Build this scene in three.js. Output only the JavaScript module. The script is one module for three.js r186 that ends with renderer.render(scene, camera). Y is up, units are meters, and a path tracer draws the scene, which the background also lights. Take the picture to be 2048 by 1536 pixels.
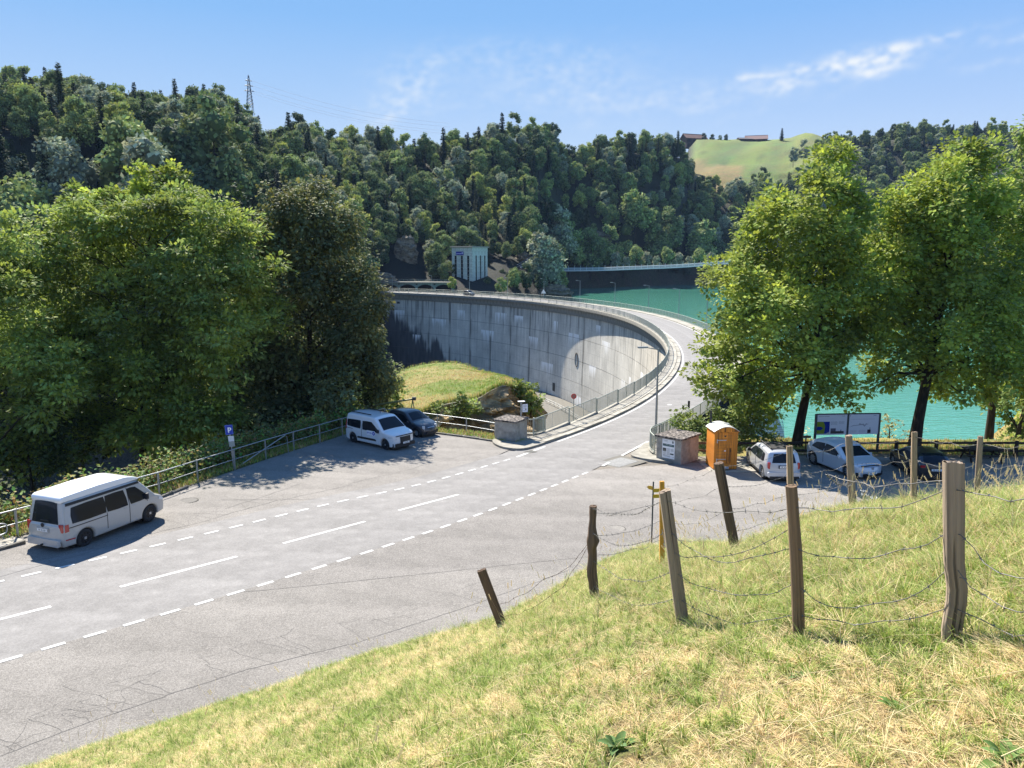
import * as THREE from 'three';
import { mergeGeometries, toCreasedNormals, mergeVertices as mergeVerts } from 'three/addons/utils/BufferGeometryUtils.js';
import { TessellateModifier } from 'three/addons/modifiers/TessellateModifier.js';

// ---------------------------------------------------------------- camera, sky, sun, exposure
const EYE = 11.5, PITCH = 9.2 * Math.PI / 180, FOCAL = 1540;
const scene = new THREE.Scene();
const camera = new THREE.PerspectiveCamera(2 * Math.atan(768 / FOCAL) * 180 / Math.PI, 4 / 3, 0.1, 6000);
camera.position.set(0, EYE, 0);
camera.rotation.set(-PITCH, 0, 0);
const EXPOSURE = 2.55, lin0 = (r, g, b) => new THREE.Color().setRGB(r, g, b);
const renderer = new THREE.WebGLRenderer({ antialias: true });
renderer.setSize(1024, 768);
renderer.toneMapping = THREE.LinearToneMapping;
renderer.toneMappingExposure = EXPOSURE;
renderer.shadowMap.enabled = true;
const SUN_AZ = -26 * Math.PI / 180, SUN_EL = 47 * Math.PI / 180;
const sunDir = new THREE.Vector3(Math.sin(SUN_AZ) * Math.cos(SUN_EL), Math.sin(SUN_EL), -Math.cos(SUN_AZ) * Math.cos(SUN_EL));
const sun = new THREE.DirectionalLight(new THREE.Color(1, 0.93, 0.82), 4.8);
sun.position.copy(sunDir).multiplyScalar(400);
sun.castShadow = true;
sun.shadow.mapSize.set(4096, 4096);
Object.assign(sun.shadow.camera, { left: -300, right: 300, top: 300, bottom: -300, near: 1, far: 1200 });
scene.add(sun); scene.add(sun.target);
scene.fog = new THREE.FogExp2(lin0(.42, .62, 1), .00006);

// ---------------------------------------------------------------- random numbers and noise
function rngOf(s) { let a = s >>> 0; return () => { a = (a + 0x6d2b79f5) | 0; let t = Math.imul(a ^ (a >>> 15), 1 | a); t = (t + Math.imul(t ^ (t >>> 7), 61 | t)) ^ t; return ((t ^ (t >>> 14)) >>> 0) / 4294967296; }; }
const hash2 = (x, y) => { let h = Math.imul(x, 374761393) + Math.imul(y, 668265263) | 0; h = Math.imul(h ^ (h >>> 13), 1274126177); return ((h ^ (h >>> 16)) >>> 0) / 4294967296; };
function vnoise(x, y, per = 0) {
  const ix = Math.floor(x), iy = Math.floor(y), fx = x - ix, fy = y - iy, u = fx * fx * (3 - 2 * fx), v = fy * fy * (3 - 2 * fy);
  const w = (a, b) => per ? hash2(((a % per) + per) % per, ((b % per) + per) % per) : hash2(a, b);
  const a = w(ix, iy), b = w(ix + 1, iy), c = w(ix, iy + 1), d = w(ix + 1, iy + 1);
  return a + (b - a) * u + (c - a) * v + (a - b - c + d) * u * v;
}
function fbm(x, y, oct = 4, per = 0) { let s = 0, a = 0.5, n = 0; for (let i = 0; i < oct; i++) { s += a * vnoise(x, y, per); n += a; a *= 0.5; x *= 2; y *= 2; per *= 2; } return s / n; }
const clamp = THREE.MathUtils.clamp, lerp = THREE.MathUtils.lerp, sstep = THREE.MathUtils.smoothstep;
const V = (x, y, z) => new THREE.Vector3(x, y, z);

// ---------------------------------------------------------------- the sky: clear blue, paler towards the hills, a few wisps of high cloud
{
  const W = 2048, H = 1024, d = new Float32Array(W * H * 4);
  const stops = [[-90, .10, .12, .13], [-2, .30, .34, .36], [0, .70, .79, .95], [5, .60, .74, .97], [10, .42, .61, .96], [16, .25, .49, .94], [24, .17, .40, .88], [45, .13, .33, .80], [90, .10, .26, .70]];
  const wisps = [ // azimuth, elevation, half length, half width, tilt, strength (degrees)
    [22, 12.2, 4.6, .66, .10, .9], [25.2, 12.9, 2.6, .4, .16, .4], [28.5, 13.4, 3, .22, .14, .25], [33, 12.9, 4, .3, 0, .28], [33, 11.6, 3.6, .2, .02, .5], [16.5, 12.1, 2, .2, 0, .4],
    [-7.5, 11.2, 3.2, 1.6, .35, .32], [3, 12.5, 7, 1.6, .08, .2], [12, 11.0, 9, 1.0, .05, .2], [-4, 14, 6, .8, .1, .1], [60, 18, 12, 2, .1, .4], [-70, 25, 14, 3, .1, .4], [120, 22, 16, 3, -.1, .4], [180, 30, 14, 3, .1, .4], [-130, 18, 14, 2.5, .1, .4]];
  for (let r = 0; r < H; r++) {
    const el = ((r + .5) / H - .5) * 180;
    let k = 0; while (k < stops.length - 2 && el > stops[k + 1][0]) k++;
    const A = stops[k], B = stops[k + 1], t = clamp((el - A[0]) / (B[0] - A[0]), 0, 1);
    for (let c = 0; c < W; c++) {
      const ph = ((c + .5) / W - .5) * 2 * Math.PI, az = Math.atan2(Math.cos(ph), -Math.sin(ph)) * 180 / Math.PI; // 0 = straight ahead, right positive
      let m = 0;
      if (el > 2 && el < 50) for (const w of wisps) {
        let dx = az - w[0]; if (dx > 180) dx -= 360; if (dx < -180) dx += 360;
        if (Math.abs(dx) > w[2] * 2.2) continue;
        const dy = el - w[1] - dx * w[4], n1 = fbm(az * .55 + 7, el * 1.6 - dx * .3, 4), n2 = fbm(az * 1.6 + el * 2.2, el * 4.5 - az * 1.4, 4);
        const q = Math.exp(-((dx / w[2]) ** 2) * 1.5 - ((dy + (n1 - .5) * w[3] * 2.4) / w[3]) ** 2);
        m += w[5] * q * sstep(n2 * .75 + n1 * .35, .30, .85) * 1.5;
      }
      m = Math.min(m, .85);
      const o = (r * W + c) * 4, sunny = 1 + .16 * Math.exp(-(((az + 21) / 60) ** 2) - ((el - 47) / 40) ** 2);
      d[o] = lerp(lerp(A[1], B[1], t), .93, m) / EXPOSURE * sunny; d[o + 1] = lerp(lerp(A[2], B[2], t), .95, m) / EXPOSURE * sunny; d[o + 2] = lerp(lerp(A[3], B[3], t), .99, m) / EXPOSURE; d[o + 3] = 1;
    }
  }
  const tx = new THREE.DataTexture(d, W, H, THREE.RGBAFormat, THREE.FloatType);
  tx.mapping = THREE.EquirectangularReflectionMapping; tx.magFilter = THREE.LinearFilter; tx.needsUpdate = true;
  scene.background = tx; scene.environment = tx;
}

// ---------------------------------------------------------------- naming, tagging, adding
const taken = {};
function numbered(n) { const k = taken[n] ?? 0; taken[n] = k + 1; return k ? n + '_' + String(k).padStart(3, '0') : n; }
function tag(o, label, category, group) { o.userData = { ...o.userData, label, category }; if (group) o.userData.group = group; return o; }
function thing(name, label, category, at = [0, 0, 0], turn = 0, group) {
  const o = new THREE.Group(); o.name = numbered(name); o.position.set(...at); o.rotation.y = turn; scene.add(o);
  return tag(o, label, category, group);
}
function obj(name, g, m, parent = scene, label) {
  const geo = Array.isArray(g) ? merge(g) : g;
  const o = new THREE.Mesh(geo, m); o.name = parent === scene ? numbered(name) : name; o.castShadow = o.receiveShadow = true;
  if (label) o.userData.label = label;
  parent.add(o); return o;
}
function struct(name, g, m, label) { const o = obj(name, g, m); o.userData.kind = 'structure'; if (label) o.userData.label = label; return o; }
function stuff(o) { o.userData.kind = 'stuff'; return o; }
function merge(list) {
  const keys = new Set(['position', 'normal', 'uv']), hasColor = list.every((g) => g.attributes.color);
  return mergeGeometries(list.map((g) => { const q = g.index ? g.toNonIndexed() : g; for (const k of Object.keys(q.attributes)) if (!keys.has(k) && !(k === 'color' && hasColor)) q.deleteAttribute(k); if (!q.attributes.uv) q.setAttribute('uv', new THREE.BufferAttribute(new Float32Array(q.attributes.position.count * 2), 2)); return q; }));
}
// ---------------------------------------------------------------- small geometry builders
function bx(w, h, d, x = 0, y = 0, z = 0, bev = 0) {
  if (!bev) { const g = new THREE.BoxGeometry(w, h, d); g.translate(x, y, z); return g; }
  const s = new THREE.Shape(); const a = w / 2 - bev, b = h / 2 - bev; s.moveTo(-a, -b); s.lineTo(a, -b); s.lineTo(a, b); s.lineTo(-a, b); s.closePath();
  const g = new THREE.ExtrudeGeometry(s, { depth: d - 2 * bev, bevelEnabled: true, bevelSize: bev, bevelThickness: bev, bevelSegments: 1, steps: 1 });
  g.translate(x, y, z - d / 2 + bev); return g;
}
function bar(a, b, r0, r1 = r0, seg = 6, caps = true) {
  const d = b.clone().sub(a), L = d.length(), g = new THREE.CylinderGeometry(r1, r0, L, seg, 1, !caps);
  g.applyQuaternion(new THREE.Quaternion().setFromUnitVectors(V(0, 1, 0), d.normalize()));
  g.translate((a.x + b.x) / 2, (a.y + b.y) / 2, (a.z + b.z) / 2); return g;
}
function tube(pts, r, seg = 5, n = pts.length * 3) { return new THREE.TubeGeometry(new THREE.CatmullRomCurve3(pts), n, r, seg); }
function grid(nu, nv, f, uvf) { // f(u, v) -> Vector3, faces up when u runs right and v runs away
  const p = [], uv = [], idx = [];
  for (let j = 0; j <= nv; j++) for (let i = 0; i <= nu; i++) { const q = f(i / nu, j / nv); p.push(q.x, q.y, q.z); const t = uvf ? uvf(q, i / nu, j / nv) : [q.x, q.z]; uv.push(t[0], t[1]); }
  for (let j = 0; j < nv; j++) for (let i = 0; i < nu; i++) { const a = j * (nu + 1) + i, b = a + 1, c = a + nu + 1, e = c + 1; idx.push(a, b, e, a, e, c); }
  const g = new THREE.BufferGeometry(); g.setAttribute('position', new THREE.Float32BufferAttribute(p, 3)); g.setAttribute('uv', new THREE.Float32BufferAttribute(uv, 2)); g.setIndex(idx); g.computeVertexNormals(); return g;
}
function paint(g, f) { const p = g.attributes.position, c = new Float32Array(p.count * 3); for (let i = 0; i < p.count; i++) { const k = f(p.getX(i), p.getY(i), p.getZ(i), i); c[i * 3] = k[0]; c[i * 3 + 1] = k[1]; c[i * 3 + 2] = k[2]; } g.setAttribute('color', new THREE.BufferAttribute(c, 3)); return g; }
// ---------------------------------------------------------------- textures and materials
function tex(n, f, srgb = true, rep = 1, m = n) { // f(u, v) -> [r, g, b] (0..1, display values when srgb)
  const d = new Uint8Array(n * m * 4);
  for (let j = 0; j < m; j++) for (let i = 0; i < n; i++) { const c = f(i / n, j / m), o = (j * n + i) * 4; d[o] = clamp(c[0], 0, 1) * 255; d[o + 1] = clamp(c[1], 0, 1) * 255; d[o + 2] = clamp(c[2], 0, 1) * 255; d[o + 3] = 255; }
  const t = new THREE.DataTexture(d, n, m); t.wrapS = t.wrapT = THREE.RepeatWrapping; t.magFilter = THREE.LinearFilter; t.minFilter = THREE.LinearMipmapLinearFilter; t.generateMipmaps = true;
  if (srgb) t.colorSpace = THREE.SRGBColorSpace; t.repeat.set(rep, rep); t.needsUpdate = true; return t;
}
const rep = (t, x, y = x) => { const c = t.clone(); c.repeat.set(x, y); c.needsUpdate = true; return c; };
const lin = (r, g, b) => new THREE.Color().setRGB(r, g, b);
const std = (c, o = {}) => new THREE.MeshStandardMaterial({ color: Array.isArray(c) ? lin(...c) : c, roughness: .8, ...o });
const T = {};
{
  const speck = rngOf(5), N = 512, sp = new Float32Array(N * N); for (let i = 0; i < N * N; i++) sp[i] = speck();
  const S = (u, v) => sp[(Math.floor(v * N) % N) * N + Math.floor(u * N) % N];
  T.asphalt = tex(N, (u, v) => { const k = .80 + .16 * (S(u, v) - .5) + .12 * (fbm(u * 64, v * 64, 2, 64) - .5) + .16 * (fbm(u * 6, v * 6, 4, 6) - .5); return [k, k, k]; }, true, 1 / 2.6);
  T.coarse = tex(N, (u, v) => { const s = S(u, v), k = .76 + (s > .93 ? .22 : s < .12 ? -.22 : (s - .5) * .2) + .2 * (fbm(u * 128, v * 128, 1, 128) - .5) + .14 * (fbm(u * 5, v * 5, 4, 5) - .5); return [k * 1.01, k, k * .985]; }, true, 1 / 3.1);
  T.grit = tex(256, (u, v) => { const k = .5 + .5 * (S(u * .5, v * .5) - .5) + .5 * (fbm(u * 40, v * 40, 2, 40) - .5); return [k, k, k]; }, false, 1 / 1.3);
  T.concrete = tex(512, (u, v) => { const k = .78 + .12 * (fbm(u * 8, v * 8, 5, 8) - .5) * 2 + .08 * (S(u, v) - .5) + .09 * (fbm(u * 40, v * 4, 3, 4 * 1) - .5); return [k, k * .99, k * .965]; }, true, 1 / 2);
  T.wood = tex(512, (u, v) => { const g1 = fbm(u * 40 + fbm(u * 4, v * 3, 3, 4) * 3, v * 3, 4, 0), g2 = fbm(u * 90, v * 2.5, 2), k = .82 + .26 * (g1 - .5) + .16 * (g2 - .5) - .28 * sstep(fbm(u * 34, v * 1.2, 3), .62, .74); return [k * 1.05, k, k * .93]; }, true, 1);
  T.bark = tex(256, (u, v) => { const k = .68 + .8 * (fbm(u * 24, v * 5, 4, 0) - .5); return [k, k * .95, k * .85]; }, true, 1);
  T.rock = tex(512, (u, v) => { const a = fbm(u * 4 + fbm(u * 6, v * 6, 3, 6) * .6, v * 14, 5, 0), b = fbm(u * 16, v * 16, 4, 16), k = .74 + .5 * (a - .5) + .36 * (b - .5); return [k * 1.06, k * .98, k * .84]; }, true, 1 / 5);
  T.turf = tex(512, (u, v) => { const a = fbm(u * 6, v * 6, 4, 6), b = fbm(u * 70, v * 70, 3, 70), k = .72 + .7 * (b - .5); return [k * lerp(.9, 1.15, a), k, k * lerp(.75, .95, a)]; }, true, 1 / 3);
  T.lichen = tex(256, (u, v) => { const a = fbm(u * 18, v * 18, 4, 18), k = a > .56 ? .78 : a < .44 ? .28 : .52; return [k, k * .97, k * .94]; }, true, 1 / .9);
}
const M = {};
M.lane = std([.318, .307, .296], { map: T.asphalt, bumpMap: T.grit, bumpScale: .004, roughness: .88, vertexColors: true });
M.shoulder = std([.345, .333, .318], { map: T.coarse, bumpMap: T.grit, bumpScale: .008, roughness: .92, vertexColors: true });
M.white = std([.80, .80, .78], { map: rep(T.asphalt, .4), roughness: .7 });
M.concrete = std([.46, .445, .40], { map: T.concrete, bumpMap: T.grit, bumpScale: .006, roughness: .9 });
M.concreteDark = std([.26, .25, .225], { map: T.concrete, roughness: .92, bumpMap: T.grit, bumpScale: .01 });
M.concretePale = std([.56, .54, .49], { map: T.concrete, roughness: .9 });
M.steel = std([.42, .44, .44], { metalness: .55, roughness: .5 });
M.rail = std([.34, .37, .33], { metalness: .25, roughness: .6 });
M.darkSteel = std([.06, .065, .065], { metalness: .3, roughness: .55 });
M.woodDark = std([.03, .02, .016], { map: rep(T.wood, 1), roughness: .85 });
M.rock = std([.60, .555, .47], { map: T.rock, roughness: .95, vertexColors: true, bumpMap: rep(T.rock, .4), bumpScale: .12 });

// ---------------------------------------------------------------- from a place in the photograph to a place in the world
const cP = Math.cos(PITCH), sP = Math.sin(PITCH);
function slope(px, py) { const a = (px - 1024) / FOCAL, b = (768 - py) / FOCAL, Z = cP + b * sP; return [a / Z, (b * cP - sP) / Z]; } // x and y per metre ahead
function at(px, py, ahead) { const [a, b] = slope(px, py); return V(a * ahead, EYE + b * ahead, -ahead); }
function onLevel(px, py, y = 0) { const [a, b] = slope(px, py), t = (y - EYE) / b; return V(a * t, y, -t); }
const softplus = (x, w) => x > 8 * w ? x : w * Math.log1p(Math.exp(x / w));
function roadY(x, z) { return .036 * softplus(50 - (.69 * x - .724 * z), 5); } // the road falls gently towards the dam, level from there on
function onRoad(px, py) { let y = 0, p; for (let i = 0; i < 12; i++) { p = onLevel(px, py, y); y = roadY(p.x, p.z); } p.y = y; return p; }
const BANK = { y0: 9.9, ax: .336, az: .345 };
function bankY(x, z) { return BANK.y0 + BANK.ax * x + BANK.az * z; }
function onBank(px, py) { const [a, b] = slope(px, py), t = (BANK.y0 - EYE) / (b - BANK.ax * a + BANK.az); return V(a * t, EYE + b * t, -t); }
const flatten = (pts) => pts.map((p) => [p.x, p.z]);

// ================================================================ THE LAND
const KEYS = [ // column of the photograph, then [metres ahead, height] from the near edge to the far country
  [-900, [22, -1], [45, -14], [80, -34], [130, -42], [170, -36], [212, -6], [256, 50], [430, 92], [520, 88], [1200, 140], [3200, 120]],
  [0, [27, -1], [45, -14], [80, -34], [130, -42], [170, -36], [212, -6], [256, 50], [430, 93], [520, 88], [1200, 140], [3200, 120]],
  [180, [33, -1], [50, -14], [86, -34], [138, -42], [176, -36], [218, -6], [258, 48], [430, 92], [520, 80], [1200, 70], [3200, 80]],
  [300, [36, -1], [55, -14], [90, -34], [140, -42], [180, -36], [222, -6], [258, 42], [400, 77], [490, 72], [1200, 50], [3200, 60]],
  [430, [42, -1], [60, -13], [96, -34], [146, -43], [192, -37], [234, -6], [268, 40], [420, 87], [520, 84], [1200, 40], [3200, 50]],
  [505, [45, -1], [62, -12], [100, -34], [150, -44], [200, -38], [240, -6], [276, 36], [415, 76], [500, 68], [1200, 20], [3200, 30]],
  [540, [46, -1], [63, -12], [102, -34], [152, -44], [205, -38], [246, -7], [284, 32], [402, 62], [480, 50], [1200, 0], [3200, 0]],
  [610, [47, -1], [66, -11], [105, -33], [155, -44], [214, -39], [262, -7], [298, 32], [415, 72], [490, 52], [1200, 0], [3200, 0]],
  [700, [49, -1], [70, -10], [110, -32], [160, -45], [230, -42], [287, -6], [322, 26], [430, 66], [500, 50], [1200, 0], [3200, 0]],
  [770, [50, -1], [80, -9], [120, -28], [180, -45], [262, -40], [291, -1], [326, 24], [430, 65], [500, 50], [1200, 0], [3200, 0]],
  [865, [54, -3], [95, -14], [130, -28], [190, -40], [250, -38], [286, -1], [324, 10], [420, 62], [510, 46], [1200, 0], [3200, 0]],
  [1000, [57, -6], [95, -16], [130, -26], [180, -34], [235, -34], [279, -2], [340, 12], [470, 74], [560, 60], [1200, 10], [3200, 0]],
  [1062, [57, -8], [95, -18], [130, -24], [180, -30], [222, -30], [292, -5], [350, 12], [500, 84], [600, 76], [1200, 20], [3200, 0]],
  [1104, [57, -9], [95, -18], [130, -28], [170, -30], [212, -28], [318, -5.5], [400, 8], [520, 88], [640, 80], [1200, 30], [3200, 0]],
  [1128, [57, -9], [95, -18], [130, -28], [168, -30], [205, -30], [436, -7], [446, 10], [520, 66], [660, 88], [1200, 40], [3200, 20]],
  [1250, [57, -9], [90, -18], [118, -28], [140, -29], [150, -29], [470, -7], [482, 14], [560, 84], [680, 96], [1200, 60], [3200, 40]],
  [1350, [60, -10], [90, -14], [120, -16], [180, -18], [240, -16], [500, -7], [512, 14], [592, 88], [680, 96], [1200, 120], [3200, 100]],
  [1372, [60, -10], [90, -14], [120, -16], [180, -18], [240, -16], [505, -7], [520, 8], [590, 50], [700, 88], [950, 153], [3200, 100]],
  [1500, [60, -10], [90, -14], [120, -16], [180, -18], [240, -16], [540, -7], [555, 8], [615, 52], [700, 86], [950, 152], [3200, 100]],
  [1560, [60, -10], [90, -14], [120, -16], [180, -18], [240, -16], [550, -7], [565, 8], [620, 52], [700, 86], [950, 155], [3200, 100]],
  [1592, [60, -10], [90, -14], [120, -16], [180, -18], [240, -16], [552, -7], [567, 8], [625, 52], [720, 94], [950, 160], [3200, 100]],
  [1650, [60, -10], [90, -14], [120, -16], [180, -18], [240, -16], [555, -7], [570, 8], [630, 52], [740, 112], [950, 150], [3200, 100]],
  [1800, [60, -10], [90, -14], [120, -16], [180, -18], [240, -16], [560, -7], [575, 8], [640, 54], [740, 121], [950, 140], [3200, 90]],
  [2060, [60, -10], [90, -14], [120, -16], [180, -18], [240, -16], [520, -7], [535, 10], [620, 54], [700, 114], [950, 128], [3200, 90]],
  [3300, [60, -10], [90, -14], [120, -16], [180, -18], [240, -16], [420, -7], [435, 10], [520, 54], [600, 90], [950, 110], [3200, 90]],
];
function column(px) {
  let k = 0; while (k < KEYS.length - 2 && px > KEYS[k + 1][0]) k++;
  const A = KEYS[k], B = KEYS[k + 1], t = clamp((px - A[0]) / (B[0] - A[0]), 0, 1), s = lerp(t, t * t * (3 - 2 * t), .6);
  return A.slice(1).map((a, i) => [lerp(a[0], B[i + 1][0], s), lerp(a[1], B[i + 1][1], s)]);
}
const TAN0 = (px) => (px - 1024) / FOCAL / (cP + .12 * sP); // sideways metres per metre ahead, near the horizon
const PXOF = (x, ahead) => 1024 + x / ahead * FOCAL * (cP + .12 * sP);
function landY(x, ahead, col = column(PXOF(x, ahead))) {
  let k = 0; while (k < col.length - 2 && ahead > col[k + 1][0]) k++;
  const t = clamp((ahead - col[k][0]) / (col[k + 1][0] - col[k][0]), 0, 1), y = lerp(col[k][1], col[k + 1][1], t), w = k >= 5 ? 1 : .4;
  return y + w * ((fbm(x / 45 + 9, ahead / 45, 4) - .5) * 9 * sstep(ahead, 150, 330) + (fbm(x / 9, ahead / 9, 2) - .5) * 1.2);
}
const isPasture = (px, ahead, col) => px > 1368 && px < 1640 && ahead > col[7][0] + 8;
{
  const NU = 300, rows = [], p = [], uv = [], c = [], idx = [];
  for (let k = 0; k < 10; k++) { const n = [3, 4, 4, 5, 6, 8, 14, 14, 8, 8][k]; for (let i = 0; i < n; i++) rows.push(k + i / n); } rows.push(10);
  for (let i = 0; i <= NU; i++) {
    const px = -900 + 4200 * i / NU, col = column(px), tx = TAN0(px);
    for (const r of rows) {
      const k = Math.min(9, Math.floor(r)), a = lerp(col[k][0], col[k + 1][0], r - k), x = tx * a, y = landY(x, a, col);
      p.push(x, y, -a); uv.push(x, -a);
      const n = fbm(x / 30, a / 30, 4), n2 = fbm(x / 6, a / 6, 3);
      if (isPasture(px, a, col)) {
        const tan = sstep(772 - (px - 1370) * .22 + (n - .5) * 14 - a, -4, 6) * (px < 1480 ? 1 : 0), mow = .5 + .5 * Math.sin(a * .35 + x * .12), dry = px > 1545 ? .6 : 0;
        const tr = Math.abs(((a * .8 + x * .5) % 46 + 46) % 46 - 23) < 1.4 ? .62 : 1, g = [(lerp(.27, .19, mow) + .16 * (n - .5) + dry * .05) * tr, (lerp(.37, .28, mow) + .14 * (n2 - .5)) * tr, .08 * tr];
        c.push(lerp(g[0], .42 + .12 * (n2 - .5), tan), lerp(g[1], .33 + .1 * (n2 - .5), tan), lerp(g[2], .15, tan));
      } else { const woodShade = px > 735 && px < 1085 && a > 265 && a < 350 ? .4 : 1, wet = k >= 4 && y < 4 && a > 150 ? 1 : 0; c.push(woodShade * lerp(.035, .09, wet) * (.6 + n2 * .8), woodShade * lerp(.045, .085, wet) * (.6 + n2 * .8), woodShade * lerp(.018, .07, wet) * (.6 + n2 * .8)); }  // ground round the tower painted darker, the shade of dense wood in its colour
    }
  }
  const m = rows.length;
  for (let i = 0; i < NU; i++) for (let j = 0; j < m - 1; j++) { const a = i * m + j, b = a + m; idx.push(a, b, b + 1, a, b + 1, a + 1); }
  const g = new THREE.BufferGeometry(); g.setAttribute('position', new THREE.Float32BufferAttribute(p, 3)); g.setAttribute('uv', new THREE.Float32BufferAttribute(uv, 2)); g.setAttribute('color', new THREE.Float32BufferAttribute(c, 3)); g.setIndex(idx); g.computeVertexNormals();
  struct('hillside', g, std([1, 1, 1], { vertexColors: true, map: rep(T.turf, 1 / 14), roughness: .95, bumpMap: rep(T.grit, 1 / 9), bumpScale: .3 }), 'wooded hills, gorge and mown hilltop pasture around the dam and lake');
}
// ---------------------------------------------------------------- the arch of the dam: every edge of its crest runs along arc(offset, angle)
const RAD = Math.PI / 180, CX = -140, CZ = 139, A0 = -33.5, A1 = 66;
const crestR = (a) => 163.2 + 5.9 * sstep(-a, 0, 36);
function arc(off, a, up = 0) { const r = crestR(a) + off, x = CX + r * Math.cos(a * RAD), z = -(CZ + r * Math.sin(a * RAD)); return V(x, roadY(x, z) + up, z); }
function arcAt(off, px) { // angle where a column of the photograph crosses the far side of the arc
  const t = TAN0(px), r = 163.2 + off, A = t * t + 1, B = -2 * (t * CX + CZ), C = CX * CX + CZ * CZ - r * r, z = (-B + Math.sqrt(B * B - 4 * A * C)) / (2 * A);
  return Math.atan2(z - CZ, t * z - CX) / RAD;
}
const arcLen = (a0, a1) => Math.abs(a1 - a0) * RAD * 165;
function ribbon(off0, off1, a0, a1, n, up = 0, nv = 1) { return grid(n, nv, (u, v) => arc(lerp(off0, off1, v), lerp(a0, a1, u), typeof up === 'function' ? up(u, v) : up), (q, u, v) => [u * arcLen(a0, a1), v * Math.abs(off1 - off0)]); }
function beam(off0, off1, a0, a1, n, y0, y1) { // a solid bar that follows the arc
  const P = [[off0, y0], [off0, y1], [off1, y1], [off1, y0]], out = [];
  for (let k = 0; k < 4; k++) { const A = P[k], B = P[(k + 1) % 4]; out.push(grid(n, 1, (u, v) => arc(lerp(A[0], B[0], v), lerp(a0, a1, u), lerp(A[1], B[1], v)), (q, u, v) => [u * arcLen(a0, a1), v * .4])); }
  for (const [a, s] of [[a0, 0], [a1, 1]]) { const g = grid(1, 1, (u, v) => arc(lerp(off0, off1, s ? 1 - u : u), a, lerp(y0, y1, v))); out.push(g); }
  return merge(out);
}
// ---------------------------------------------------------------- the lake
{
  const g = new THREE.RingGeometry(171, 900, 160, 40, 0, Math.PI * 2); g.rotateX(-Math.PI / 2);
  // keep the upstream sector only
  const q = grid(120, 50, (u, v) => { const a = lerp(-42, 62, u) * RAD, r = 170.5 + 760 * v * v; return V(CX + r * Math.cos(a), -5, -(CZ + r * Math.sin(a))); });
  const wave = tex(512, (u, v) => { const h = fbm(u * 10, v * 26, 4, 0); return [h, h, h]; }, false, 1 / 9);
  struct('lake', q, new THREE.MeshPhysicalMaterial({ color: lin(.07, .25, .185), roughness: .07, bumpMap: wave, bumpScale: .045, ior: 1.36, specularIntensity: 1 }), 'turquoise lake behind the dam');
  const bed = grid(30, 10, (u, v) => { const a = lerp(-42, 62, u) * RAD, r = 175 + 700 * v; return V(CX + r * Math.cos(a), -22, -(CZ + r * Math.sin(a))); });
}
// ---------------------------------------------------------------- road, lots and lines
const L1PX = [[61, 1149], [187, 1120], [304, 1092], [402, 1070], [501, 1047], [576, 1028], [654, 1009], [727, 995], [789, 981], [843, 968], [895, 954], [942, 942], [982, 931], [1028, 916]];
const L3PX = [[17, 1319], [178, 1273], [339, 1228], [457, 1190], [572, 1155], [671, 1123], [757, 1097], [837, 1070], [905, 1048], [963, 1027], [1012, 1008], [1098, 976], [1182, 942]];
const drape = (p, up = 0) => V(p.x, roadY(p.x, p.z) + up, p.z);
function smoothLine(list, back) { // a curve through the points, run straight on by `back` metres before the first
  const p = list.map(([x, y]) => onRoad(x, y)), d = p[0].clone().sub(p[4]).setY(0).normalize();
  return new THREE.CatmullRomCurve3([p[0].clone().addScaledVector(d, back), p[0].clone().addScaledVector(d, back * .5), p[0], p[3], p[6], p[9], p[p.length - 1]], false, 'centripetal');
}
const L1 = smoothLine(L1PX, 34), L3 = smoothLine(L3PX, 34);
const between = (A, B, nu, nv, up = 0, f) => grid(nu, nv, (u, v) => drape(A(u).clone().lerp(B(u), f ? f(v) : v), up));
const sideStep = (c, d) => (u) => { const p = c.getPointAt(u), t = c.getTangentAt(u); return V(p.x + t.z * -d, 0, p.z + t.x * d); }; // d metres to the right of the way ahead
const chain = (pts) => { const c = new THREE.CatmullRomCurve3(pts, false, 'centripetal'); return (u) => c.getPointAt(u); };
const wear = (base, amp, tint = [1, 1, 1]) => (x, y, z) => { const k = base + amp * (fbm(x * .22 + 3, z * .22, 4) - .5) + amp * .5 * (fbm(x * 1.1, z * 1.1, 3) - .5); return [k * tint[0], k * tint[1], k * tint[2]]; };
const lanes = (x, y, z) => { // tyre tracks and the patched seam along the middle of the road
  const q = wear(1, .22)(x, y, z), s = .72 * x + .69 * z, n = fbm(x * .3, z * .3, 3);
  const seam = Math.exp(-(((s - -28.9 + (n - .5)) / .35) ** 2)) * (x < 3 ? .14 : 0);
  return q.map((c) => c * (1 - seam));
};
const road = thing('road', '', '');
road.userData = { kind: 'structure', label: 'two lane asphalt road with white dashed lines leading onto the dam' };
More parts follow.
